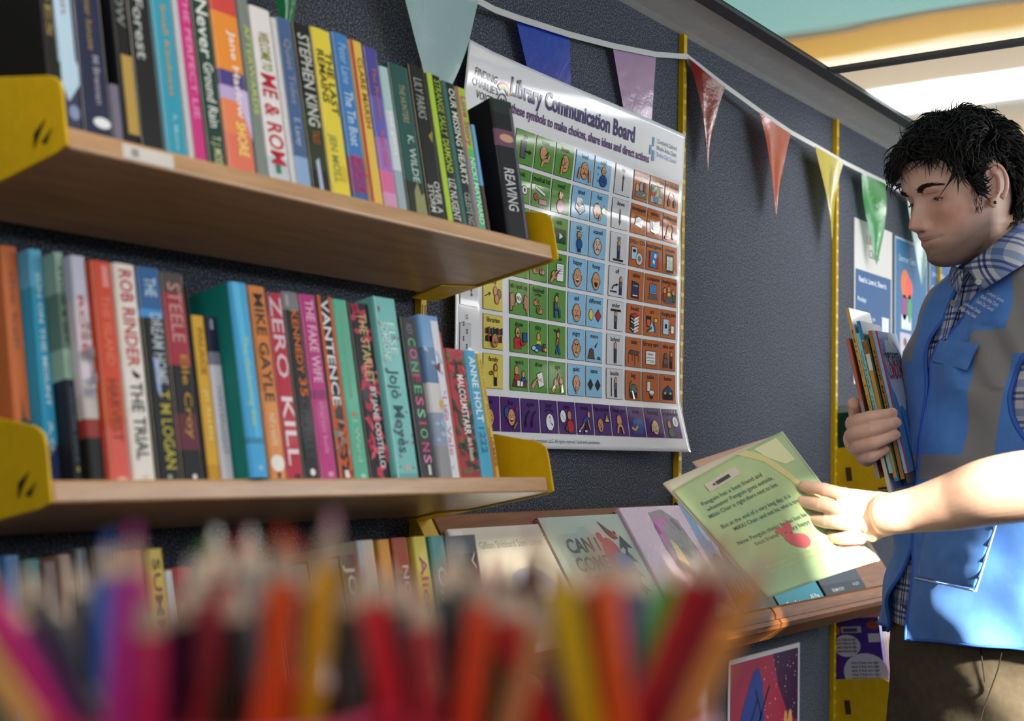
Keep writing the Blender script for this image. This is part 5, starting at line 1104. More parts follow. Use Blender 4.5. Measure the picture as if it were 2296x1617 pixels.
# the counter they stand on, just under the bottom of the picture
zt = min(cL[2], cR[2]) - .1125
t = thing('counter', 'low counter carrying the pencil pots, below the bottom of the picture', 'counter', (.36, -1.02, 0))
b = MB(); b.box((-.24, -.30, zt - .03), (.34, .26, zt), WOOD); b.build('top', t, bevel=.003)
b = MB(); b.box((-.22, -.28, .02), (.32, .24, zt - .0305), WHITEW); b.build('body', t)
for P, c in ((P_L, cL), (P_R, cR)): P.location.z = zt + .0003
# ------------------------------------------------------------------ the man in the blue vest
KZ = 1.12
FH = np.array([FW[0], FW[1], 0]); FH /= np.linalg.norm(FH)
RH = np.array([RT[0], RT[1], 0]); RH /= np.linalg.norm(RH)
ZV = np.array([0, 0, 1.0])
def frame(a):
    a = math.radians(a); g = -RH * math.cos(a) - FH * math.sin(a); return g, np.cross(ZV, g)
G_, L_ = frame(28)
ROOT = at_d(2240, 1000, 2.02 * KZ); ROOT[2] = 0
man = thing('person', 'man with dark curly hair in a blue vest and checked shirt, reading', 'person', ROOT, (0, 0, math.atan2(G_[1], G_[0])))
def w2l(p): d = np.array(p, float) - ROOT; return np.array([d @ G_, d @ L_, d[2]])
def l2w(p): return ROOT + G_ * p[0] + L_ * p[1] + ZV * p[2]
def pm(px, py, Z): return w2l(at_d(px, py, Z * KZ))
def interp(z, tab):      # tab sorted by z ascending: (z, a, b, ..)
    zs = [t[0] for t in tab]; return [float(np.interp(z, zs, [t[k] for t in tab])) for k in range(1, len(tab[0]))]
AX = []
for py, px in ((1700, 2225), (1617, 2230), (1420, 2246), (1250, 2260), (1050, 2276), (900, 2290), (800, 2300), (700, 2310), (600, 2314), (540, 2316)):
    p = pm(px, py, 2.02); AX.append((p[2], p[0], p[1]))
WD = [(.0, .17, .11), (.80, .190, .128), (.95, .195, .135), (1.08, .188, .132), (1.22, .184, .132), (1.35, .196, .130), (1.44, .204, .120), (1.50, .198, .106), (1.545, .165, .095), (1.575, .108, .080), (1.60, .072, .066), (1.66, .06, .06)]
def torso(th, z, off=0, n=2.35):
    ax, ay = interp(z, AX); W, D = interp(z, WD)
    c, s = math.cos(th), math.sin(th)
    k = 2 / n
    return np.array([ax + (D + off) * math.copysign(abs(c) ** k, c), ay + (W + off) * math.copysign(abs(s) ** k, s), z])
_TS = [(t, z) for z in np.linspace(.9, 1.58, 70) for t in np.radians(np.linspace(-75, 125, 100))]
_TP = np.array([depth_px(l2w(torso(t, z, .012))) for t, z in _TS])
def on_torso(px, py, off=.02, want=None):
    d = (_TP[:, 0] - px) ** 2 + (_TP[:, 1] - py) ** 2 + (_TP[:, 2] - 2.0) * 60
    i = int(np.argmin(d)); t, z = _TS[i]
    p = torso(t, z, off)
    # slide on the local ray so that the point projects where asked
    Z = depth_px(l2w(p))[2]
    return w2l(at_d(px, py, Z))

# ---- skin
def skin_mat():
    m = bpy.data.materials.new('skin'); m.use_nodes = True; nt, b = nodes(m)
    a = nt.nodes.new('ShaderNodeAttribute'); a.attribute_name = 'tint'
    n = noise(nt, coords(nt), 55, 4)
    mx = nt.nodes.new('ShaderNodeMix'); mx.data_type = 'RGBA'; mx.blend_type = 'MULTIPLY'; mx.inputs[0].default_value = .35
    r = ramp(nt, [(.3, '#d8c4ba'), (.7, '#ffffff')], n)
    nt.links.new(a.outputs['Color'], mx.inputs[6]); nt.links.new(r.outputs[0], mx.inputs[7]); nt.links.new(mx.outputs[2], b.inputs['Base Color'])
    b.inputs['Roughness'].default_value = .48; b.inputs['Subsurface Weight'].default_value = .12; b.inputs['Subsurface Radius'].default_value = (.009, .004, .002); b.inputs['Subsurface Scale'].default_value = .6
    bump(nt, b, noise(nt, coords(nt), 420, 3), .12, .001)
    return m
SKIN = skin_mat()
# head frame
HG, HL = frame(20)
PD = math.radians(17)
HF = HG * math.cos(PD) - ZV * math.sin(PD); HU = ZV * math.cos(PD) + HG * math.sin(PD)
HO = at_d(2157, 444, 2.0 * KZ); HS = .985
def h2l(p): return w2l(HO + HS * (HF * p[0] + HL * p[1] + HU * p[2]))
def l2h(P):
    W = ROOT + P[:, :1] * G_ + P[:, 1:2] * L_ + P[:, 2:3] * ZV - HO
    return np.stack([W @ HF, W @ HL, W @ HU], 1) / HS
PF = [(-.118, .052), (-.114, .070), (-.106, .085), (-.094, .0935), (-.084, .0915), (-.074, .0885), (-.066, .0945), (-.061, .0985), (-.055, .0965), (-.0525, .0955), (-.048, .1000), (-.043, .1005), (-.036, .0965), (-.02, .094), (0, .0905), (.016, .0895), (.028, .0965), (.040, .0985), (.058, .0975), (.078, .090), (.098, .072), (.114, .045), (.124, .015), (.128, -.010)]
PB = [(-.118, .035), (-.11, .018), (-.09, -.008), (-.07, -.035), (-.05, -.062), (-.03, -.080), (0, -.094), (.03, -.101), (.06, -.100), (.09, -.086), (.11, -.062), (.122, -.036), (.128, -.012)]
PW = [(-.118, .004), (-.113, .022), (-.104, .034), (-.09, .044), (-.07, .0545), (-.05, .0605), (-.03, .066), (0, .0715), (.03, .0745), (.06, .0735), (.085, .064), (.105, .047), (.118, .028), (.128, .003)]
def smooth_tab(t): 
    z = np.array([q[0] if q[0] > -.055 else -.055 + (q[0] + .055) * .84 for q in t]); v = np.array([q[1] for q in t]); zz = np.linspace(-.108, .128, 237); y = np.interp(zz, z, v)
    k = np.exp(-np.linspace(-2, 2, 7) ** 2); k /= k.sum(); yp = np.pad(y, 3, mode='edge'); return zz, np.convolve(yp, k, 'valid')
PS = [(-.118, .050), (-.110, .072), (-.10, .082), (-.085, .087), (-.06, .0895), (-.03, .0905), (0, .0900), (.03, .0935), (.058, .0955), (.078, .089), (.098, .072), (.114, .045), (.124, .015), (.128, -.010)]
TF, TB, TW, TS = smooth_tab(PF), smooth_tab(PB), smooth_tab(PW), smooth_tab(PS)
def gs(d, s): return math.exp(-(d / s) ** 2)
def head_pt(phi, z, off=0):
    xf = float(np.interp(z, *TF)); xb = float(np.interp(z, *TB)); w = float(np.interp(z, *TW))
    cx = -.012 + .02 * min(1, max(0, (-z - .02) / .08)); cx = min(max(cx, xb + .004), xf - .004)
    c, s = math.cos(phi), math.sin(phi)
    n = 2.25 if c > 0 else 2.1
    k = 2 / n
    xs = float(np.interp(z, *TS)); xm = xf; xf = xs if c > 0 else xf
    x = cx + ((xf - cx) if c > 0 else (cx - xb)) * math.copysign(abs(c) ** k, c); y = w * math.copysign(abs(s) ** k, s)
    if c > 0:
        ay = abs(y); x += (xm - xs) * gs(y, .021 if z < .02 else .035)
        ns = float(np.interp(z, [-.043, -.0385, -.033, -.027, -.020, -.010, .002, .014, .022], [0, .004, .017, .0265, .0245, .0185, .0125, .0075, 0]))
        sg = float(np.interp(z, [-.04, -.03, -.018, 0, .02], [.0125, .0110, .0092, .0082, .008]))
        x += ns * gs(y, sg)
        x += .0075 * gs(ay - .0135, .006) * gs(z + .0285, .007)           # nostril wings
        x -= .004 * gs(ay - .020, .005) * gs(z + .026, .010)
        x -= .0105 * gs(ay - .030, .015) * gs(z - .012, .0105)            # eye sockets
        x -= .004 * gs(ay - .014, .006) * gs(z - .014, .010)
        x += .0050 * gs(ay - .030, .019) * gs(z - .032, .0075)            # brow
        x += .005 * gs(ay - .045, .018) * gs(z + .014, .016)             # cheekbone
        x -= .0035 * gs(ay - .038, .012) * gs(z + .056, .02)
        x += .0012 * gs(y, .018) * gs(z + .0465, .0035) - .0020 * gs(y, .0035) * gs(z + .042, .006)
        x += .0016 * gs(y, .0165) * gs(z + .0605, .0045)
        x -= .0050 * gs(y, .0215) * gs(z + .0535 - .0022 * (ay / .026) ** 2, .0017)
        x -= .0025 * gs(ay - .025, .004) * gs(z + .053, .005)
        x += .0035 * gs(y, .013) * gs(z + .086, .009)
    d = np.array([x, y, z])
    if off:
        q = np.array([x - cx, y, (z - .02) * .9]); d = d + q / (np.linalg.norm(q) + 1e-9) * off
    return d
bm = MB()
nu, nv = 150, 124
def hfun(u, v):
    t = u * 2 * PI
    phi = t - .42 * math.sin(t)            # denser at the face
    z = -.108 + .236 * (.5 - .5 * math.cos(PI * (.04 + .92 * v)))
    return h2l(head_pt(phi, z))
bm.grid(hfun, nu, nv, SKIN, wrap=True)
o0 = 0; bm.f.append(tuple(range(nu))[::-1]); bm.m.append(0); bm.f.append(tuple(range(nv * nu, nv * nu + nu))); bm.m.append(0)
# lids around the lowered eyes
EYE = [(.0628, s * .0305, .0105) for s in (1, -1)]
def hb(c, r, M=None):
    b_ = MB(); b_.ball((0, 0, 0), r, SKIN, 18, 12)
    bm.add([h2l(np.array(c) + (M @ np.array(p) if M is not None else np.array(p))) for p in b_.v], b_.f, SKIN)
def htube(pts, rad, seg=8): bm.tube([h2l(p) for p in pts], rad, SKIN, seg)
for (ex, ey, ez) in EYE:
    hb((ex, ey, ez), (.0136, .0150, .0128))
    lid = [(ex + .0138 * math.cos(e) * math.cos(z_), ey + .0152 * math.cos(e) * math.sin(z_), ez + .0130 * math.sin(e)) for z_, e in [(-.95 + 1.9 * i / 12, .42 - .35 * (1 - 1.9 * i / 12 / .95) ** 2) for i in range(13)]]
    htube(lid, .0016)
# ears
for s in (1, -1):
    def ep(u, v, o):     # u back, v up, o outwards, in the ear's own plane
        return (-.004 + u * .90 + v * -.18, s * (.0735 + o - u * .50), .009 + v + u * .10)
    hel = [ep(.0165 * math.cos(a), .030 * math.sin(a) + .002, .004 + .006 * (1 - math.cos(a)) * .5) for a in np.linspace(-.2, PI + 1.15, 18)]
    htube([(.006, s * .0715, .006), *[(p[0], p[1], p[2]) for p in hel]], [.003] + [.0035] * 12 + [.0042] * 4 + [.005] * 2)
    ah = [ep(.008 * math.cos(a), .018 * math.sin(a) + .001, .005) for a in np.linspace(1.2, PI + 1.1, 10)]
    htube(ah, .0028)
    M = np.array([[.90, 0, -.18], [s * .42, s, 0], [.1, 0, 1]]).astype(float)
    b_ = MB(); b_.ball((0, 0, 0), (.0135, .0022, .029), SKIN, 16, 10)
    bm.add([h2l((-.004 + p[0] * .9 - p[2] * .18, s * (.0725 + p[1] - p[0] * .50), .010 + p[2] + p[0] * .1)) for p in b_.v], b_.f, SKIN)
    hb((.004, s * .0745, -.021), (.0075, .004, .0085)); hb((.010, s * .0735, .002), (.004, .003, .006))
# neck and upper chest
nk = [h2l((-.022, 0, -.02)), h2l((-.020, 0, -.07)), w2l(l2w(np.array([interp(1.60, AX)[0] + .012, interp(1.60, AX)[1], 1.605]))), np.array([*interp(1.55, AX), 1.55])]
bm.tube(nk, [.060, .0585, .061, .078], SKIN, 24)
bm.tube([np.array([*interp(1.56, AX), 1.56]), np.array([*interp(1.5, AX), 1.50]), np.array([*interp(1.3, AX), 1.30])], [.07, .09, .10], SKIN, 20)
bm.ball(h2l((-.028, .030, -.075)), (.02, .02, .045), SKIN, 12, 8)
# near arm
ax0 = interp(1.48, AX)
SHN = np.array([ax0[0] - .01, ax0[1] + .180, 1.485]); SHF = np.array([ax0[0] - .035, ax0[1] - .158, 1.475])
ELN = pm(2400, 1082, 1.60)
WRN = pm(1998, 1152, 1.735)
bm.tube([np.array([ax0[0], ax0[1] + .08, 1.47]), SHN, (SHN + ELN) / 2, ELN], [.05, .052, .046, .042], SKIN, 18)
def spline_tube(P, r, seg=36):
    E = [2 * P[0] - P[1]] + list(P) + [2 * P[-1] - P[-2]]; R_ = [r[0]] + list(r) + [r[-1]]; Q = []; q = []
    cr = lambda a, b_, c, d, t: .5 * (2 * b_ + (c - a) * t + (2 * a - 5 * b_ + 4 * c - d) * t * t + (3 * b_ - a - 3 * c + d) * t ** 3)
    for i in range(1, len(E) - 2):
        for t in np.linspace(0, 1, 13)[:-1]:
            Q.append(cr(*E[i - 1:i + 3], t)); q.append(cr(*R_[i - 1:i + 3], t))
    Q.append(P[-1]); q.append(r[-1]); bm.tube(Q, q, SKIN, seg)
bm.ball(ELN, .044, SKIN, 24, 16)
spline_tube([ELN, pm(2320, 1088, 1.625), pm(2224, 1102, 1.655), pm(2140, 1125, 1.69), pm(2055, 1143, 1.72), WRN, pm(1975, 1154, 1.745), pm(1955, 1156, 1.752)], [.043, .0485, .047, .041, .0328, .0300, .0292, .020])
def finger(pts, r, px=True):
    P = [pm(*p) for p in pts]
    # smooth the polyline with a Catmull-Rom
    Q = []
    E = [2 * P[0] - P[1]] + P + [2 * P[-1] - P[-2]]
    rr = []
    for i in range(1, len(E) - 2):
        for t in np.linspace(0, 1, 7)[:-1]:
            a, b_, c, d = E[i - 1], E[i], E[i + 1], E[i + 2]
            Q.append(.5 * ((2 * b_) + (-a + c) * t + (2 * a - 5 * b_ + 4 * c - d) * t * t + (-a + 3 * b_ - 3 * c + d) * t ** 3)); rr.append(r[i - 1] + (r[i] - r[i - 1]) * t)
    Q.append(P[-1]); rr.append(r[-1])
    bm.tube(Q, rr, SKIN, 12); bm.ball(Q[-1], rr[-1], SKIN, 12, 8); bm.ball(Q[0], rr[0], SKIN, 12, 8)
    for q in range(1, len(P) - 1): bm.ball(P[q], r[q] * 1.06, SKIN, 12, 8)
    return Q
NAILS = []
IDX = finger([(1940, 1118, 1.765), (1893, 1110, 1.745), (1848, 1098, 1.748), (1802, 1090, 1.765)], [.0125, .0108, .0098, .0085])
MID = finger([(1928, 1146, 1.755), (1882, 1141, 1.732), (1838, 1132, 1.742), (1797, 1125, 1.762)], [.013, .0112, .0102, .0088])
RNG = finger([(1928, 1174, 1.752), (1888, 1172, 1.730), (1852, 1170, 1.738), (1816, 1165, 1.758)], [.0125, .0108, .0098, .0084])
PNK = finger([(1930, 1203, 1.757), (1898, 1207, 1.738), (1870, 1206, 1.744), (1846, 1199, 1.762)], [.0115, .0096, .0088, .0076])
for q, r in (((1940, 1120, 1.762), .015), ((1932, 1148, 1.755), .0165), ((1934, 1176, 1.752), .0165), ((1944, 1199, 1.757), .015)):
    bm.tube([pm(*q), (pm(*q) + WRN) / 2 + pm(1970, 1150, 1.744) * 0, WRN], [r, .019, .014], SKIN, 14)
vc = w2l(CAM) - WRN; vc /= np.linalg.norm(vc)
bm.tube([pm(2012, 1150, 1.732), WRN, pm(1976, 1153, 1.748), pm(1952, 1156, 1.756), pm(1930, 1158, 1.764), pm(1922, 1158, 1.768)], [.029, .0305, .0335, .0355, .0345, .026], SKIN, 24, (vc, .62))
finger([(1985, 1140, 1.775), (1935, 1124, 1.825), (1880, 1118, 1.852), (1835, 1112, 1.855)], [.018, .0150, .0120, .0095])
# far arm and the hand clasping the upright books
ELF = pm(2150, 1110, 2.34); WRF = pm(1962, 1000, 2.125)
bm.tube([np.array([ax0[0], ax0[1] - .08, 1.47]), SHF, (SHF + ELF) / 2, ELF], [.05, .052, .045, .041], SKIN, 18)
bm.tube([ELF, (ELF * .6 + WRF * .4), WRF], [.041, .042, .028], SKIN, 18)
finger([(1919, 958, 2.050), (1912, 948, 1.985), (1950, 936, 1.952), (2002, 926, 1.952)], [.0135, .0120, .0108, .0086])
finger([(1924, 985, 2.050), (1912, 976, 1.980), (1958, 964, 1.945), (2010, 948, 1.950)], [.0138, .0122, .0110, .0088])
finger([(1932, 1010, 2.052), (1919, 1004, 1.984), (1960, 994, 1.945), (2008, 975, 1.950)], [.0132, .0116, .0104, .0084])
finger([(1944, 1032, 2.056), (1934, 1026, 1.990), (1956, 1024, 1.955), (1984, 1008, 1.955)], [.0122, .0105, .0094, .0078])
bm.tube([WRF, pm(1938, 990, 2.06), pm(1924, 984, 2.02)], [.028, .031, .026], SKIN, 16)
for q in ((1917, 953, 2.0), (1917, 980, 2.0), (1924, 1006, 2.002), (1938, 1028, 2.005)): bm.tube([pm(*q), pm(1945, 992, 2.07)], [.0135, .022], SKIN, 12)
finger([(1948, 972, 2.07), (1926, 945, 2.04), (1917, 922, 2.01), (1914, 905, 1.995)], [.0165, .0140, .0118, .0108])
body = bm.build('body', man, smooth=True)
rm = body.modifiers.new('remesh', 'REMESH'); rm.mode = 'VOXEL'; rm.voxel_size = .0019; rm.use_smooth_shade = True
sm = body.modifiers.new('smooth', 'SMOOTH'); sm.factor = .5; sm.iterations = 5
bpy.context.view_layer.update()
dg = bpy.context.evaluated_depsgraph_get()
me = bpy.data.meshes.new_from_object(body.evaluated_get(dg))
body.modifiers.clear(); old = body.data; body.data = me; me.name = 'body'
N_ = len(me.vertices); co = np.empty(N_ * 3); me.vertices.foreach_get('co', co); co = co.reshape(-1, 3)
H = l2h(co); hx, hy, hz = H[:, 0], H[:, 1], H[:, 2]; ay = np.abs(hy)
base = np.array(lin('#e4bda9')); tint = np.tile(base, (N_, 1))
def blend(c, w):
    w = np.clip(w, 0, 1)[:, None]; tint[:] = tint * (1 - w) + np.array(lin(c)) * w
G2 = lambda d, s: np.exp(-(d / s) ** 2)
near = (hz > -.14) & (hz < .14) & (np.abs(hx) < .14) & (ay < .095)
blend('#b5705f', near * (hx > 0) * G2(ay - .042, .028) * G2(hz + .018, .028) * .6)
blend('#bf7f6a', near * (hx > .1) * G2(ay, .016) * G2(hz + .026, .014) * .6)
blend('#5f4a42', near * np.clip((-.038 + .040 * np.clip((.075 - hx) / .085, 0, 1) - hz) / .042, 0, 1) * (hz > -.125) * np.clip((hx + .012) / .02, 0, 1) * .85 * (1 - G2(ay, .012) * G2(hz + .052, .012)))
blend('#74594c', near * (hx > .085) * G2(hz + .041, .0055) * G2(ay, .022) * .35)
blend('#a35a50', near * (hx > .07) * G2(ay, .0185) * (G2(hz + .0480, .0026) + G2(hz + .0585, .0034)) * .65)
blend('#6b3530', near * (hx > .07) * G2(ay, .023) * G2(hz + .0537 - .0022 * (ay / .026) ** 2, .0014) * .9)
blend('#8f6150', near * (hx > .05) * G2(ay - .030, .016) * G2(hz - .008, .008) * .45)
blend('#c4806c', near * (ay > .072) * 0.3)
blend('#4a2620', near * (hx > .085) * G2(ay - .0075, .0042) * G2(hz + .0372, .0026) * .85)  # nostril shade put into the tint
blend('#9a6a58', near * (hx > .05) * G2(ay - .031, .015) * G2(hz - .0205, .0016) * .5)  # shade of the lid crease put into the tint
for q in ((1802, 1090, 1.757), (1797, 1125, 1.753), (1816, 1165, 1.75)): pass
for q in ((2003, 924, 1.944), (2011, 946, 1.941), (2009, 973, 1.942), (1984, 1006, 1.947), (1913, 902, 1.986)):
    P = pm(*q); d = np.linalg.norm(co - P, axis=1); blend('#d2a592', (d < .0062) * .8)
ca = me.color_attributes.new('tint', 'FLOAT_COLOR', 'POINT'); ca.data.foreach_set('color', np.hstack([tint, np.ones((N_, 1))]).ravel())
me.materials.clear(); me.materials.append(SKIN)

# eyes, brows, lashes, ear stud
WE, IR, PU = mat('#b9b0aa', .15, .5, 'eye_white'), mat('#3a3a30', .1, 1, 'iris'), mat('#0a0a0a', .05, 1, 'pupil')
LIDM = mat('#a8705c', .5, 0, 'lid_rim')
def eye_p(e3, az, el, r=1.0):
    return (e3[0] + .0139 * r * math.cos(el) * math.cos(az), e3[1] + .0153 * r * math.cos(el) * math.sin(az), e3[2] + .0131 * r * math.sin(el))
EU = lambda a: .24 * (1 - (a / .86) ** 2) - .12
ED = lambda a: -.44 * (1 - (a / .86) ** 2) - .12
for e3 in EYE:
    b = MB(); N1, N2 = 40, 14
    def em(u, v):
        az = -.86 + 1.72 * u; el = EU(az) + (ED(az) - EU(az)) * v
        d = math.hypot(az + .05 * (1 if e3[1] > 0 else -1), (el + .24) * .95)
        return PU if d < .15 else IR if d < .40 else WE
    b.grid(lambda u, v: h2l(eye_p(e3, -.86 + 1.72 * u, EU(-.86 + 1.72 * u) + (ED(-.86 + 1.72 * u) - EU(-.86 + 1.72 * u)) * v, 1.02)), N1, N2, em)
    b.build('eye', man, smooth=True, solid=.0006)
b = MB()
for e3 in EYE:
    for F_, r_ in ((EU, .0013), (ED, .0009)):
        b.tube([h2l(eye_p(e3, a_, F_(a_), 1.02)) for a_ in np.linspace(-.9, .9, 18)], r_, LIDM, 6)
b.build('eyelid_rims', man, smooth=True)
HAIRM = mat('#120d0b', .62, 0, 'dark_hair'); nodes(HAIRM)[1].inputs['Specular IOR Level'].default_value = .35
rnd = random.Random(12)
for s in (1, -1):
    bw = MB()
    for i in range(260):
        u = rnd.random(); y = s * (.013 + .036 * u); z = .0290 + .0075 * math.sin(min(u * 1.25, 1) * PI * .62) - .010 * max(0, u - .7) + rnd.gauss(0, .0020) * (1.25 - u) - .002
        p = head_pt(math.atan2(y * 1.25, .10), z); 
        # find azimuth for that y
        lo, hi = 0, 1.5
        for _ in range(22):
            m_ = (lo + hi) / 2
            if abs(head_pt(s * m_, z)[1]) < abs(y): lo = m_
            else: hi = m_
        p = head_pt(s * lo, z, .0006); q = head_pt(s * (lo + .07 + .03 * rnd.random()), z + .0025 * (1 - u * 1.6) + rnd.gauss(0, .0006), .0018)
        bw.tube([h2l(p), h2l((p + q) / 2 + np.array([.0006, 0, .0003])), h2l(q)], [.0005, .00045, .00012], mat('#33241c', .6, 0, 'brow_hair'), 3, ends=False)
    bw.build('eyebrow', man)
b = MB()
for e3 in EYE:
    for i in range(30):
        az = -.86 + 1.72 * i / 29
        p = np.array(eye_p(e3, az, EU(az), 1.04)); d = np.array((math.cos(az), math.sin(az) * 1.1, -.75)); d /= np.linalg.norm(d)
        b.tube([h2l(p), h2l(p + d * .003), h2l(p + d * .0052 + np.array((0, 0, .0008)))], [.0003, .00025, .0001], HAIRM, 3, ends=False)
b.build('eyelashes', man)
b = MB(); b.ball(h2l((.003, .0785, -.0205)), (.0028, .0028, .0028), mat('#1a1a1c', .3), 12, 8); b.ball(h2l((.011, .0765, .003)), (.0012, .0012, .0012), mat('#b9b9bb', .2, 0, None, 1), 8, 6); b.build('ear_stud', man)

# ---- hair: a cap under many curved locks
def hairline(phi):
    a = abs(math.atan2(math.sin(phi), math.cos(phi)))
    return float(np.interp(a, [0, .35, .75, 1.0, 1.12, 1.28, 1.42, 1.60, 1.75, 1.9, 2.1, 2.5, PI], [.079, .078, .072, .050, .028, -.008, .038, .050, .040, .012, -.040, -.062, -.066]))
b = MB()
def capf(u, v):
    phi = u * 2 * PI; z0 = hairline(phi); z = z0 + (.1275 - z0) * v
    return h2l(head_pt(phi, z, .003 + .011 * min(1, v * 3.5)))
SCALP = mat('#0b0908', .9, 0, 'scalp_hair'); nodes(SCALP)[1].inputs['Specular IOR Level'].default_value = .02
b.grid(capf, 120, 26, SCALP, wrap=True); b.f.append(tuple(26 * 120 + i for i in range(120))); b.m.append(0)
def lock(phi, z, dirv, length, curl, r0, lift, seed, droop=.3):
    q = random.Random(seed); p = head_pt(phi, z, .008); n = head_pt(phi, z, .03) - p; n /= np.linalg.norm(n)
    d = np.array(dirv, float); d -= n * (d @ n); d /= np.linalg.norm(d) + 1e-9
    s_ = np.cross(n, d); ph = q.random() * 6; w = 2.2 + q.random() * 2.6; am = curl * (.4 + q.random()); bend = q.gauss(0, .25) * length
    pts = []; K = 9
    for i in range(K):
        t = i / (K - 1); L = length * t
        pts.append(h2l(p + d * L + n * (lift * math.sin(t * PI * .75) - .35 * length * t * t * droop) + s_ * (am * (math.sin(ph + w * t) - math.sin(ph)) * t + bend * t * t) + n * am * .5 * (math.cos(ph + w * t) - math.cos(ph)) * t))
    b.tube(pts, [r0 * (.75 + .25 * math.sin(PI * i / (K - 1))) * (1 - .93 * (i / (K - 1)) ** 2) for i in range(K)], HAIRM, 4, ends=False)
def field(phi, z, k): return math.sin(phi * 3.1 + z * 38 + k) + .7 * math.sin(phi * 6.7 - z * 61 + 2 * k)
sd = 0
while sd < 6000:
    sd += 1
    phi = rnd.uniform(-PI, PI); z = .128 - .20 * rnd.random() ** 1.15
    a = abs(math.atan2(math.sin(phi), math.cos(phi)))
    if z < hairline(phi) + .002: continue
    top = min(1, max(0, (z - .045) / .05)); sx = math.sin(phi)
    if a < 1.15: fwd = np.array([1.0, .30 + .2 * sx, .05]) * top + np.array([.9, .3 * sx, -.35]) * (1 - top)
    elif a < 2.0: fwd = np.array([.75, .3 * sx, -.35]) * top + np.array([-.9 if z < .075 else -.1, 0, -.45]) * (1 - top)
    else: fwd = np.array([-.5, .35 * sx, -.5]) * top + np.array([-.35, .1 * sx, -1.0]) * (1 - top)
    fwd = fwd + np.array([.34 * field(phi, z, 1), .40 * field(phi, z, 2.3), .25 * field(phi, z, 4)]) + np.array([rnd.gauss(0, .13), rnd.gauss(0, .15), rnd.gauss(0, .12)])
    ln = rnd.uniform(.032, .058); lf = rnd.uniform(.006, .018)
    if 1.1 < a < 2.0 and z < .075: ln = rnd.uniform(.012, .022); lf = .002
    elif a > 2.0: ln *= .85
    elif a < .9 and z < .1: ln = rnd.uniform(.030, .046)
    lock(phi, z, fwd, ln, .006, rnd.uniform(.0013, .0026), lf, sd, .25 if z > .05 else .1)
# sideburns, loose fringe curls, flyaway ends, curls on the nape
for i in range(170):
    sd += 1; s__ = rnd.choice((1, -1)); phi = s__ * rnd.uniform(1.16, 1.31); z = rnd.uniform(-.020, .040)
    lock(phi, z, (.10 + rnd.gauss(0, .2), 0, -1), rnd.uniform(.007, .014), .001, rnd.uniform(.0004, .0008), .0006, sd, 0)
for i in range(60):
    phi = rnd.uniform(-.8, .25); sd += 1
    lock(phi, hairline(phi) + rnd.uniform(.0, .014), (1.0, -.1 + rnd.gauss(0, .35), .0 + rnd.gauss(0, .25)), rnd.uniform(.034, .056), .008, rnd.uniform(.0007, .0014), rnd.uniform(.010, .018), sd, 1.0)
for i in range(10):
    phi = rnd.uniform(.3, .8); sd += 1
    lock(phi, hairline(phi) + rnd.uniform(.0, .01), (.7, .5, -.5), rnd.uniform(.028, .042), .010, rnd.uniform(.0005, .0009), .012, sd, .8)
for i in range(70):
    sd += 1; phi = rnd.uniform(-PI, PI)
    lock(phi, rnd.uniform(.09, .127), (rnd.gauss(.1, .8), rnd.gauss(0, .8), 1.0), rnd.uniform(.020, .036), .008, rnd.uniform(.0005, .0011), .022, sd, -.5)
for i in range(150):
    sd += 1; phi = PI + rnd.uniform(-1.1, 1.1)
    lock(phi, rnd.uniform(-.06, .04), (-.5 + rnd.gauss(0, .3), rnd.gauss(0, .5), -.9), rnd.uniform(.028, .048), .010, rnd.uniform(.0009, .0020), .012, sd, -.3)
b.build('hair', man, smooth=True)

# ---- checked shirt
def plaid(name, sc=1.0, rot=(0, 0, 0)):
    m = bpy.data.materials.new(name); m.use_nodes = True; nt, bs = nodes(m)
    t = nt.nodes.new('ShaderNodeUVMap'); sp = nt.nodes.new('ShaderNodeSeparateXYZ'); nt.links.new(t.outputs[0], sp.inputs[0])
    outs = []
    for ax in (0, 1):
        mu = nt.nodes.new('ShaderNodeMath'); mu.operation = 'MULTIPLY'; mu.inputs[1].default_value = 1 / (.046 * sc)
        fr = nt.nodes.new('ShaderNodeMath'); fr.operation = 'FRACT'
        nt.links.new(sp.outputs[ax], mu.inputs[0]); nt.links.new(mu.outputs[0], fr.inputs[0])
        r = ramp(nt, [(0, '#dcdce0'), (.20, '#dcdce0'), (.21, '#6674a8'), (.30, '#6674a8'), (.31, '#e0e0e4'), (.40, '#e0e0e4'), (.41, '#5a699e'), (.50, '#5a699e'), (.51, '#d8dae2'), (.66, '#b5c0d8'), (.67, '#93a6cb'), (.92, '#93a6cb'), (.93, '#dcdce0')], fr.outputs[0])
        r.color_ramp.interpolation = 'CONSTANT'; outs.append(r)
    mx = nt.nodes.new('ShaderNodeMix'); mx.data_type = 'RGBA'; mx.blend_type = 'MULTIPLY'; mx.inputs[0].default_value = .9
    nt.links.new(outs[0].outputs[0], mx.inputs[6]); nt.links.new(outs[1].outputs[0], mx.inputs[7]); nt.links.new(mx.outputs[2], bs.inputs['Base Color'])
    bs.inputs['Roughness'].default_value = .85; bs.inputs['Specular IOR Level'].default_value = .2
    return m
PLAID = plaid('checked_cotton')
def add_uv(o, fn):
    me = o.data; uv = me.uv_layers.new(name='UVMap')
    co = [v.co for v in me.vertices]
    for lp in me.loops: uv.data[lp.index].uv = fn(co[lp.vertex_index])
def folds(p, k=1):
    return k * (.0035 * math.sin(p[2] * 46 + p[1] * 30) * math.sin(p[1] * 17 + 1.3) + .003 * math.sin(p[2] * 23 - p[1] * 41 + p[0] * 20))
b = MB()
b.grid(lambda u, v: torso((u - .5) * 2 * PI, .965 + (1.600 - .965) * v, .007 + folds(torso((u - .5) * 2 * PI, .965 + .635 * v), .6)), 90, 70, PLAID, wrap=True)
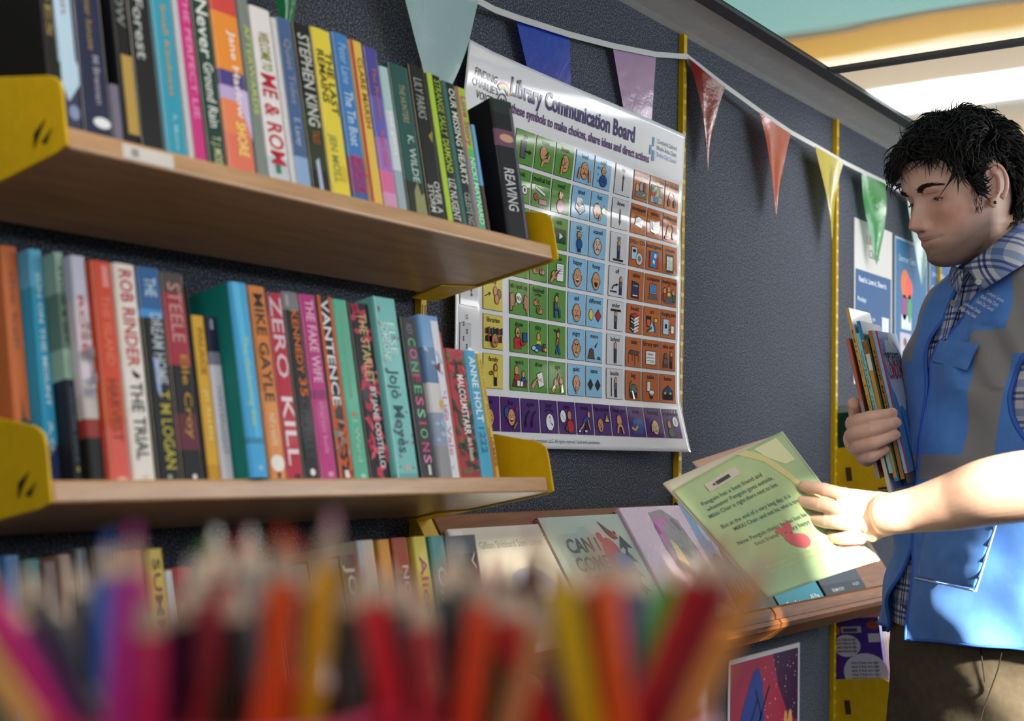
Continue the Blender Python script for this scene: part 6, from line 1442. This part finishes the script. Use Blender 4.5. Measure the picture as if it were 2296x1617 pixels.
shirt = b.build('shirt', man, smooth=True, solid=.0012); add_uv(shirt, lambda c: (c[1] * 1.1 + c[0] * .5, c[2]))
for A, B in ((SHN, ELN), (SHF, ELF)):
    b = MB(); pts = [A + (B - A) * t for t in np.linspace(-.12, .92, 16)]
    b.tube(pts, [.055, .064, .066, .065] + [.0645 + .002 * math.sin(i * 2.1) for i in range(12)], PLAID, 26, ends=False)
    sl = b.build('sleeve', shirt, smooth=True, solid=.0015)
    dd = (B - A) / np.linalg.norm(B - A); add_uv(sl, lambda c: (math.atan2(c[1] - A[1] - dd[1] * .1, c[0] - A[0]) * .06, float((np.array(c) - A) @ dd)))
# collar leaves
def leaf(top, bot, name='collar'):
    T_ = [pm(*p) for p in top]; B_ = [pm(*p) for p in bot]; n = len(top) - 1
    def at(L, u):
        x = u * n; i = min(int(x), n - 1); t = x - i
        a, b1, c, d = L[max(i - 1, 0)], L[i], L[i + 1], L[min(i + 2, n)]
        return .5 * ((2 * b1) + (-a + c) * t + (2 * a - 5 * b1 + 4 * c - d) * t * t + (-a + 3 * b1 - 3 * c + d) * t ** 3)
    bb = MB(); out = (0, 0, 0)
    bb.grid(lambda u, v: at(T_, u) * (1 - v) + at(B_, u) * v + np.array([.004, .006, .002]) * math.sin(PI * v), 30, 10, PLAID)
    o = bb.build(name, shirt, smooth=True, solid=.002)
    add_uv(o, lambda c: (c[0] * .6 + c[1] * .9 + c[2] * .55, c[2] * .75 - c[0] * .5)); return o
leaf([(2163, 597, 1.972), (2205, 566, 1.950), (2250, 530, 1.948), (2300, 492, 1.965), (2345, 476, 2.01), (2352, 486, 2.08), (2330, 500, 2.13)],
     [(2198, 653, 1.945), (2230, 634, 1.922), (2262, 614, 1.912), (2308, 586, 1.920), (2372, 556, 1.99), (2380, 560, 2.09), (2340, 575, 2.16)])
leaf([(2158, 606, 1.978), (2140, 596, 2.02), (2138, 582, 2.07), (2170, 560, 2.13), (2250, 520, 2.16), (2330, 500, 2.13)],
     [(2150, 662, 1.985), (2134, 640, 2.03), (2126, 622, 2.09), (2160, 600, 2.17), (2250, 585, 2.2), (2340, 575, 2.16)])
b = MB()   # button strip down the front
strip = [(2150, 625), (2138, 680), (2122, 725), (2104, 765)]
L1 = [on_torso(x - 13, y, .014) for x, y in strip]; R1 = [on_torso(x + 13, y + 4, .014) for x, y in strip]
for i in range(len(strip) - 1):
    n_ = 5
    for k in range(n_):
        f = lambda L, t: L[i] + (L[i + 1] - L[i]) * t
        b.add([f(L1, k / n_), f(R1, k / n_), f(R1, (k + 1) / n_), f(L1, (k + 1) / n_)], [(0, 1, 2, 3)], PLAID)
o = b.build('button_band', shirt, smooth=True, weld=True, solid=.002); add_uv(o, lambda c: (c[1] * 1.4 + .013, c[2]))
def disc(name, px, py, r, colr, parent, off=.0, P=None):
    P = on_torso(px, py, .02) if P is None else P
    v = w2l(CAM) - P; v /= np.linalg.norm(v); v = (v + np.array([.3, .2, .2])) / np.linalg.norm(v + np.array([.3, .2, .2]))
    M3 = np.array(Vector(v).to_track_quat('Z', 'Y').to_matrix())
    bb = MB(); bb.ball(P + v * .003, (r, r, .0016), mat(colr, .4), 16, 8, M3)
    for q in (-.3, .3): bb.ball(P + v * .0045 + M3 @ np.array([q * r, 0, 0]), (r * .16, r * .16, .0004), mat('#55504c', .5), 8, 6)
    return bb.build(name, parent, smooth=True)
disc('button', 2138, 681, .0062, '#8e8a80', shirt); disc('button', 2194, 633, .0052, '#b9bcc2', shirt, P=pm(2194, 633, 1.936))

# ---- blue vest with grey bands
VB = noisy('vest_blue', [(.3, '#4a80cf'), (.7, '#588edc')], 30, .55, .12, .001, sheen=.2)
def vest_mat():
    m = noisy('vest_banded', [(.3, '#4a80cf'), (.7, '#588edc')], 30, .55, .12, .001, sheen=.2); nt, bs = nodes(m)
    src = bs.inputs['Base Color'].links[0].from_socket
    t = nt.nodes.new('ShaderNodeUVMap'); sp = nt.nodes.new('ShaderNodeSeparateXYZ'); nt.links.new(t.outputs[0], sp.inputs[0])
    def mth(op, a, b_):
        n = nt.nodes.new('ShaderNodeMath'); n.operation = op
        for i, q in enumerate((a, b_)):
            if isinstance(q, (int, float)): n.inputs[i].default_value = q
            else: nt.links.new(q, n.inputs[i])
        return n.outputs[0]
    tot = None
    for d0, d1, z0, z1 in BANDS:
        k = mth('MULTIPLY', mth('MULTIPLY', mth('GREATER_THAN', sp.outputs[0], d0 / 180), mth('LESS_THAN', sp.outputs[0], d1 / 180)), mth('MULTIPLY', mth('GREATER_THAN', sp.outputs[1], z0), mth('LESS_THAN', sp.outputs[1], z1)))
        tot = k if tot is None else mth('MAXIMUM', tot, k)
    mx = nt.nodes.new('ShaderNodeMix'); mx.data_type = 'RGBA'; nt.links.new(tot, mx.inputs[0]); nt.links.new(src, mx.inputs[6]); mx.inputs[7].default_value = (*lin('#88878a'), 1)
    nt.links.new(mx.outputs[2], bs.inputs['Base Color']); return m
def inv(px, py, lo, hi):
    best = None
    for t in np.linspace(lo, hi, 90):
        for z in np.linspace(1.0, 1.6, 90):
            x, y, Z = depth_px(l2w(torso(t, z, .022))); e = (x - px) ** 2 + (y - py) ** 2
            if best is None or e < best[0]: best = (e, math.degrees(t), z)
    return best[1], best[2]
def edge(pts, lo, hi):
    r = sorted((lambda q: (q[1], q[0]))(inv(x, y, math.radians(lo), math.radians(hi))) for x, y in pts); return r
_ne = edge([(2198, 653), (2144, 714), (2096, 771), (2072, 812)], -35, 75)
_fe = edge([(2140, 642), (2118, 679), (2101, 712), (2077, 760), (2062, 806)], -45, 40)
NEARE = [(.93, -9), (1.00, -14), (1.10, -21), (1.2, -19), (1.30, -16)] + _ne + [(1.56, _ne[-1][1] + 12), (1.60, _ne[-1][1] + 24)]
FARE = [(.93, -44), (1.00, -36), (1.08, -24), (1.10, -21.2), (1.2, -19.2), (1.30, -17)] + _fe + [(1.57, _fe[-1][1] - 18), (1.60, _fe[-1][1] - 34)]
zb0, zb1 = inv(2150, 1078, -.6, 1.2)[1], inv(2140, 1018, -.6, 1.2)[1]
v0, v1 = inv(2165, 900, 0, 1.2)[0], inv(2243, 900, 0, 1.4)[0]
zy0, zy1 = inv(2200, 800, 0, 1.2)[1], inv(2200, 738, 0, 1.2)[1]
BANDS = [(-180, 180, zb0, zb1), (v0, v1, zb1 - .002, zy0 + .002), (1, 75, zy0, zy1), (inv(2262, 700, 0, 1.4)[0], 85, zy1 - .002, 1.6), (-72, -36, zy0, 1.6), (-95, -62, zb1, 1.5)]
VG = noisy('vest_grey', [(.3, '#828183'), (.7, '#8e8d8f')], 30, .6, .12, .001)
VD = mat('#3a68c4', .6, 0, 'vest_binding')
VM = vest_mat()
HEM = .948
def vz(th, v):
    h = HEM + .012 * math.sin(th * 2.2 + .4) + (.02 if -1.2 < th < -.4 else 0)
    return h + (1.585 - h) * v
def voff(th, z):
    o = .016 + .012 * max(0, 1.10 - z) / .15 * (.6 + .4 * math.cos(th))
    p = torso(th, z)
    o += 1.5 * folds(p) + .006 * math.sin(z * 30 + th * 5) * math.sin(th * 4 + z * 9) * (1.2 - z if z < 1.15 else .05) * 6 * .5
    if z < 1.16: o += .006 * math.sin(th * 9 + z * 12) * (1.16 - z) / .2
    if z > 1.36 and 0 < th < 1.5: o += .0055 * math.sin(th * 20 + z * 66) * (1 if z < 1.47 else .3)
    return o
def side(a0, a1, name):
    b = MB(); nu_, nv_ = 150, 150
    AC, AH = (66, 43) if a1(1.3) > 0 else (92, 34)
    def fn(u, v):
        z = vz(0, v)
        e = a0(z); f = a1(z); th = math.radians(e + (f - e) * u)
        z = vz(th, v); return torso(th, z, voff(th, z))
    def sk(u, v):
        z = vz(0, v); e = a0(z); f = a1(z); d = abs(e + (f - e) * u)
        return ((d - AC) / AH) ** 2 + ((z - 1.365) / .122) ** 2 < 1
    b.grid(fn, nu_, nv_, VM, skip=sk); o = b.build(name, vest, smooth=True, solid=.0016)
    def uvf(i, j):
        z = vz(0, j / nv_); e = a0(z); f = a1(z); d = e + (f - e) * i / nu_; return d / 180, vz(math.radians(d), j / nv_)
    uv = o.data.uv_layers.new(name='UVMap')
    for lp in o.data.loops: uv.data[lp.index].uv = uvf(lp.vertex_index % (nu_ + 1), lp.vertex_index // (nu_ + 1))
    # darker binding along the front edge
    bb = MB(); pts = [torso(math.radians(a0(z)), z, voff(math.radians(a0(z)), z)) for z in np.linspace(HEM, 1.583, 60)]
    bb.tube(pts, .0032, VD, 6)
    hp = [torso(t, vz(t, 0), voff(t, vz(t, 0))) for t in np.radians(np.linspace(a0(HEM), a1(HEM), 60))]; bb.tube(hp, .0022, VD, 6)
    r_ = [];
    for t in np.linspace(0, 2 * PI, 60):
        d = (AC + AH * math.cos(t)) * (1 if a1(1.3) > 0 else -1); z = 1.365 + .122 * math.sin(t); th = math.radians(d); r_.append(torso(th, z, voff(th, z)))
    bb.tube(r_, .0042, VD, 6); bb.build('edge_binding', o, smooth=True)
    return o
vest = bpy.data.objects.new('vest', None); COL.objects.link(vest); vest.parent = man; vest.empty_display_size = .05
near_p = side(lambda z: interp(z, NEARE)[0], lambda z: 180, 'front_panel')
far_p = side(lambda z: interp(z, FARE)[0], lambda z: -180, 'front_panel')
def patch(name, corners, mfn, nu_=16, nv_=12, off=.03, bulge=.004, thick=.003, parent=None, rim=None):
    # corners in the picture: TL TR BR BL, laid on the vest
    C4 = [np.array(c, float) for c in corners]
    pts = {}
    def fn(u, v):
        q = (C4[0] * (1 - u) + C4[1] * u) * (1 - v) + (C4[3] * (1 - u) + C4[2] * u) * v
        p = on_torso(q[0], q[1], off); c = w2l(CAM) - p; return p + c / np.linalg.norm(c) * bulge * math.sin(PI * u) * math.sin(PI * v)
    b = MB(); b.grid(fn, nu_, nv_, mfn); o = b.build(name, parent or near_p, smooth=True, solid=thick)
    if rim:
        bb = MB(); rp = [fn(1, t) for t in np.linspace(0, 1, 14)] + [fn(1 - t, 1) for t in np.linspace(0, 1, 14)][1:]
        bb.tube(rp, .0018, rim, 6); bb.build('piping', o, smooth=True)
    return o
def smooth_patch(o, it=6):
    m = o.modifiers.new('smooth', 'SMOOTH'); m.iterations = it; m.factor = .5
    while o.modifiers.find('smooth') > 0: o.modifiers.move(o.modifiers.find('smooth'), 0)
smooth_patch(patch('pocket_flap', [(2106, 763), (2198, 768), (2168, 834), (2088, 812)], VB, off=.060, bulge=.002))
smooth_patch(patch('lower_pocket', [(2070, 1192), (2236, 1168), (2188, 1326), (2052, 1296)], VB, off=.056, bulge=.012, rim=mat('#b9cfe4', .5)))
# zip, key clip, printed council name
b = MB(); zp = [on_torso(2049 + dx, y, .062) for dx, y in ((2, 830), (0, 850), (-2, 866))]; b.tube(zp, .0026, BLACK, 8); b.build('zip_pull', near_p)
b = MB(); b.tube([on_torso(x, y, .058) for x, y in ((2044, 960), (2038, 972), (2034, 988), (2036, 1000), (2044, 1003), (2052, 990), (2057, 968))], .002, BLACK, 8); b.build('key_clip', near_p)
b = MB()
Pc = on_torso(2218, 662, .028); Pu = on_torso(2258, 684, .028); Pv = on_torso(2212, 678, .028)
eu = (Pu - Pc) / np.linalg.norm(Pu - Pc); vw = w2l(CAM) - Pc; vw /= np.linalg.norm(vw); ev = np.cross(vw, eu); ev /= np.linalg.norm(ev); nn = np.cross(eu, ev)
if nn @ vw < 0: nn = -nn
TXT = mat('#d5dcea', .5, 0, 'print_white')
for i, (s, dx) in enumerate((('Comhairle Cathrach', .010), ('Bhaile Átha Cliath', .004), ('Dublin City Council', 0), ('Leabharlanna Chathair', -.022), ('Bhaile Átha Cliath', -.026))):
    dy = -.0100 * i - (.003 if i > 2 else 0)
    b.text(s, lambda a, y: Pc + eu * (a + dx) + ev * (y + dy) + nn * .016, .0088, TXT, .006, 0, .046)
b.build('printed_name', near_p)

# ---- trousers, shoes
TR = noisy('trousers', [(.3, '#4c453a'), (.7, '#5a5245')], 60, .85, .25, .001, spec=.15)
b = MB()
def tf(u, v):
    th = (u - .5) * 2 * PI; z = .70 + .30 * v; p = torso(th, z, .004); 
    return p + np.array([math.cos(th), math.sin(th), 0]) * (.005 * math.sin(z * 50 + th * 4) * math.sin(th * 3) - .018 * max(0, .78 - z) / .08 * (abs(math.cos(th)) ** 8))
b.grid(tf, 80, 30, TR, wrap=True); trou = b.build('trousers', man, smooth=True)
for s in (1, -1):
    a0, b0 = interp(.72, AX)
    kn = np.array([a0 + .02, b0 + s * .105, .48]); an = np.array([a0 - .03, b0 + s * .115, .09])
    b = MB(); b.tube([np.array([a0, b0 + s * .09, .76]), np.array([a0 + .01, b0 + s * .098, .62]), kn, (kn + an) / 2, an], [.108, .092, .070, .064, .058], TR, 24); b.build('trouser_leg', trou, smooth=True)
    b = MB(); b.tube([an + (-.05, 0, -.045), an + (.0, 0, -.04), an + (.08, 0, -.052), an + (.165, 0, -.066), an + (.19, 0, -.07)], [.036, .048, .044, .032, .016], mat('#26201c', .5), 18); b.build('shoe', man, smooth=True)
b = MB(); fl = [(2250, 1445), (2238, 1500), (2222, 1545), (2205, 1590), (2192, 1640)]
b.tube([on_torso(x, y, .014) for x, y in fl], .0010, mat('#1d1915', .8), 6); b.build('fly_seam', trou)
b = MB(); b.tube([on_torso(x, y, .012) for x, y in ((2196, 1430), (2202, 1480), (2208, 1530))], .0012, mat('#1d1915', .8), 6); b.build('pocket_seam', trou)

# ------------------------------------------------------------------ the open picture book in his near hand
def lerp(a, b_, t): return a * (1 - t) + b_ * t
s0, s1 = at_d(1752, 968, 1.815 * KZ), at_d(1972, 1257, 1.770 * KZ)          # spine, top and bottom
f0, f1 = at_d(1508, 1100, 1.700 * KZ), at_d(1722, 1342, 1.655 * KZ)         # fore-edge of the back cover
bn = np.cross(s1 - s0, f0 - s0); bn /= np.linalg.norm(bn)
if bn @ (CAM - s0) < 0: bn = -bn
hb_root = thing('picture_book', 'pale green picture book with a pink toy on its back, held open', 'book', s0)
GREENC = noisy('green_cover', [(.25, '#8fae88'), (.5, '#9cb88e'), (.78, '#c3c98e')], 5, .45, 0, 0, coat=.15)
def sheet_at(u, v, lift=0, curl=.010, fo=(0, 0, 0)):
    p = lerp(lerp(s0, s1, v), lerp(f0, f1, v), u) + np.array(fo) * u
    return p + bn * (lift + curl * math.sin(PI * u) * (.5 + .5 * v)) - s0
b = MB(); b.grid(lambda u, v: sheet_at(u, v), 40, 30, GREENC)
WHB = mat('#e2e0d8', .5)
cov = b.build('back_cover', hb_root, smooth=True, solid=.0012)
b = MB()
def onc(x, y, e=.0012): return tuple(sheet_at(x, y, e))
def cpoly(pts, c, e=.0012): b.poly([onc(x, y, e) for x, y in pts], mat(c, .5))
W2 = np.linalg.norm(f0 - s0); H2 = np.linalg.norm(s1 - s0)
def cword(st, x, y, size, c, maxw):       # x, y: fraction from the fore-edge / top
    vs, fs, gw = glyphs(st, .008); k = min(size, maxw / gw)
    b.add([onc(1 - x - vx * k / W2, y - vy * size / H2, .0014) for vx, vy in vs], fs, mat(c, .6))
TX = [('Penguin has a best friend and', .09), ('whenever Penguin goes outside,', .09), ('Mikki Chair is right there next to him.', .07), '', ('But at the end of a very long day, it is', .09), ('MIKKI Chair, and not he, who is tired.', .15), '', ('Now Penguin thinks he has lost his', .10), ('best friend and very happy chair.', .20)]
for i, q in enumerate(TX):
    if q: cword(q[0], q[1] + .012 * i * 0, .205 + .052 * i, .0105, '#5c6e60', .140)
cword('Also available in hardback and audio editions', .14, .80, .008, '#c9cf9c', .135); cword('Find more picture books inside the library', .14, .84, .008, '#c9cf9c', .125)
cpoly([(.80, .075), (.52, .06), (.52, .125), (.80, .14)], '#c9bfae', .0018); cpoly([(.72, .092), (.60, .086), (.60, .112), (.72, .118)], '#4a4640', .0022)
cpoly([(.75, .098), (.73, .097), (.73, .112), (.75, .113)], '#5a564e', .0022)
# pink toy
cpoly([(.62, .585), (.585, .565), (.55, .575), (.52, .565), (.485, .555), (.47, .575), (.48, .60), (.50, .615), (.505, .645), (.47, .655), (.435, .67), (.42, .70), (.43, .735), (.46, .76), (.50, .765), (.54, .745), (.575, .71), (.59, .67), (.585, .635), (.59, .61)], '#c4606a', .0016)
cpoly([(.56, .615), (.545, .612), (.545, .620), (.56, .623)], '#8c3440', .002); cpoly([(.525, .632), (.505, .628), (.505, .634), (.525, .638)], '#8c3440', .002)
# pale ribbon-like figures towards the spine, and the barcode panel
cpoly([(.44, .0), (.30, .12), (.22, .30), (.18, .45), (.14, .45), (.17, .28), (.25, .10), (.36, .0)], '#cfc58a', .0013)
cpoly([(.30, .02), (.08, .02), (.06, .20), (.16, .20), (.26, .10)], '#d5d6a8', .0014)
cpoly([(.20, .30), (.15, .45), (.13, .70), (.10, .95), (.06, .95), (.08, .62), (.10, .40)], '#d0c892', .0013)
cpoly([(.26, .80), (.04, .78), (.04, .93), (.26, .95)], '#dfd8cc', .0016); cpoly([(.22, .82), (.13, .81), (.13, .91), (.22, .92)], '#d3a898', .0019)
for i in range(5): cpoly([(.115, .82 + i * .02), (.055, .815 + i * .02), (.055, .825 + i * .02), (.115, .83 + i * .02)], '#c98f84', .0019)
b.build('printed_back', cov)
b = MB()    # spine edge and a wad of pages behind
sd_ = (s1 - s0); b.tube([lerp(s0, s1, t) - s0 - bn * .003 for t in np.linspace(.0, 1, 20)], .0034, WHB, 10); b.build('spine', hb_root, smooth=True)
b = MB(); b.grid(lambda u, v: sheet_at(u, v, -.006, .004, (-.004, .010, .012)), 24, 12, PAPER); b.build('pages', hb_root, smooth=True, solid=.004)
b = MB(); PKP = mat('#d9b8a6', .6)
fo = (at_d(1560, 1028, 1.83 * KZ) - f0)
b.grid(lambda u, v: sheet_at(u, v, -.011, .003, fo * .98), 24, 12, PKP); fc = b.build('front_cover', hb_root, smooth=True, solid=.0012)
b = MB()
for i in range(3):
    vs, fs, gw = glyphs('Chair', .02); b.add([tuple(sheet_at(.86 - vx * .05, .10 + i * .07 - vy * .05, -.0098, .003, fo * .98)) for vx, vy in vs], fs, mat('#b5505a', .6))
b.build('printed_front', fc)

# ------------------------------------------------------------------ upright picture books clasped against his chest
dsp = at_d(2026, 1062, 1.965 * KZ) - at_d(1954, 745, 1.985 * KZ)     # along the spines, downwards
SPD = dsp / np.linalg.norm(dsp)
cdir = RH * .42 + FH * .90; cdir -= SPD * (cdir @ SPD); cdir /= np.linalg.norm(cdir)   # cover direction, away from the spine
ndir = np.cross(cdir, SPD); 
if ndir @ RH < 0: ndir = -ndir                                      # stack direction, left to right
CL_G = 'picture books clasped upright in the far hand'
def clasped(top, bot, th, wd, label, col, bands=(), title=None, face=None, tc='#5a4632', dz=0, pale=None):
    T0 = at_d(*top, (1.985 + dz) * KZ); B0 = at_plane(*bot, T0, np.cross(ndir, SPD))
    ax = (B0 - T0); h = np.linalg.norm(ax); ax /= h
    R3 = Matrix(np.array([ndir, cdir, -ax]).T.tolist()).to_4x4()
    t = thing('picture_book', label, 'book', T0, (0, 0, 0), CL_G)
    R3.translation = Vector(B0); t.matrix_world = R3
    b = MB(); m = mat(col, .4, .2); e = .0012
    for z0, z1, c in [(0, 1, col)] + list(bands):
        q = .0 if c == col else .0003
        b.box((0 - q, -q, h * (1 - z1)), (th + q, e + q, h * (1 - z0)), mat(c, .4, .2))
    fm = mat(pale or col, .4, .2)
    b.box((0, e, 0), (e, wd, h), fm); b.box((th - e, e, 0), (th, wd, h), mat(face or col, .4, .2))
    if title:
        vs, fs, gw = glyphs(title, .01); L = h * .55; k = L / gw
        b.add([(th * .5 + (y - .36) * th * .62, -.0007, h * .88 - x * k) for x, y in vs], fs, mat(tc, .5))
    b.build('cover', t); b = MB(); b.box((e + .0002, e + .0004, .002), (th - e - .0002, wd - .002, h - .002), PAPER); b.build('page_block', t)
    return t, h
clasped((1897, 760), (1966, 1075), .0050, .19, 'thin salmon picture book at the left of the clasped stack', '#b5695a', [(.45, 1, '#8f9088')])
clasped((1891, 692), (1992, 1104), .0052, .21, 'tall thin yellow-spined book sticking up from the clasped stack', '#cfa94e', [(.6, 1, '#cfc6b4')], 'MILES LOST', tc='#a0502e', face='#d9dbe6', dz=.004)
clasped((1910, 750), (1994, 1062), .0060, .20, 'thin pale teal book in the clasped stack', '#8fc0bb', [], 'What next', tc='#3f7a6a')
t4, h4 = clasped((1914, 722), (2006, 1080), .0062, .205, 'blue picture book with a teal cover band rising above the clasped stack', '#2f7fb0', [(.25, .9, '#3f9a94')], 'Puddle Park', face='#2a6a94', tc='#d9cf5a', dz=.006)
clasped((1936, 764), (2003, 1072), .0058, .19, 'thin orange-spined book with a white sticker in the clasped stack', '#cf8f3f', [(.0, .10, '#cf8f3f'), (.10, .22, '#d9d3c8')])
clasped((1941, 758), (2012, 1078), .0040, .195, 'thin green book in the clasped stack', '#2f5a3a')
clasped((1948, 742), (2020, 1075), .0060, .20, 'brown-spined picture book in the clasped stack', '#a06a34', [], 'TIGER MOONS', tc='#3a2414')
tL, hL = clasped((1956, 744), (2028, 1062), .0072, .225, 'sky blue picture book with a red spine stripe and LONDON on its cover', '#7fb4dc', [], None, face='#4f93cf')
b = MB(); b.box((.0052, -.0004, 0), (.0076, .0012, hL), mat('#a82438', .4, .2)); b.build('spine_stripe', tL)
b = MB()
def lc(y, z, e): return (.0072 + e, y, z)
def lpoly(pts, c, e): b.poly([lc(y, z, e) for y, z in pts], mat(c, .45))
cl = [(.02 + .085 + .085 * math.cos(a) * (1 + .06 * math.cos(9 * a)), hL * .70 + .062 * math.sin(a) * (1 + .08 * math.cos(9 * a))) for a in np.linspace(0, 2 * PI, 61)[:-1]]
lpoly(cl, '#c3cdd6', .0003)
for st, z, sz, c, mw in (('POPPY THE POSTIE', hL * .78, .026, '#24365c', .145), ('LONDON', hL * .66, .046, '#b52438', .15)):
    vs, fs, gw = glyphs(st, .03); k = min(sz, mw / gw); b.add([lc(.03 + x * k, z + y * sz * .9, .0007) for x, y in vs], fs, mat(c, .5))
for y0, w in ((.06, .02), (.12, .014), (.17, .03)): lpoly([(y0, .0), (y0 + w, .0), (y0 + w * .6, hL * .42), (y0 + w * .4, hL * .42)], '#2c4a6c', .0004)
for i in range(4): lpoly([(.012, hL * .94 - i * .008), (.026, hL * .94 - i * .008), (.026, hL * .925 - i * .008), (.012, hL * .925 - i * .008)], '#c0283c', .0005)
b.build('printed_cover', tL)
clasped((1966, 800), (2034, 1085), .0060, .20, 'dark brown book behind the LONDON book in the clasped stack', '#3c2f26')
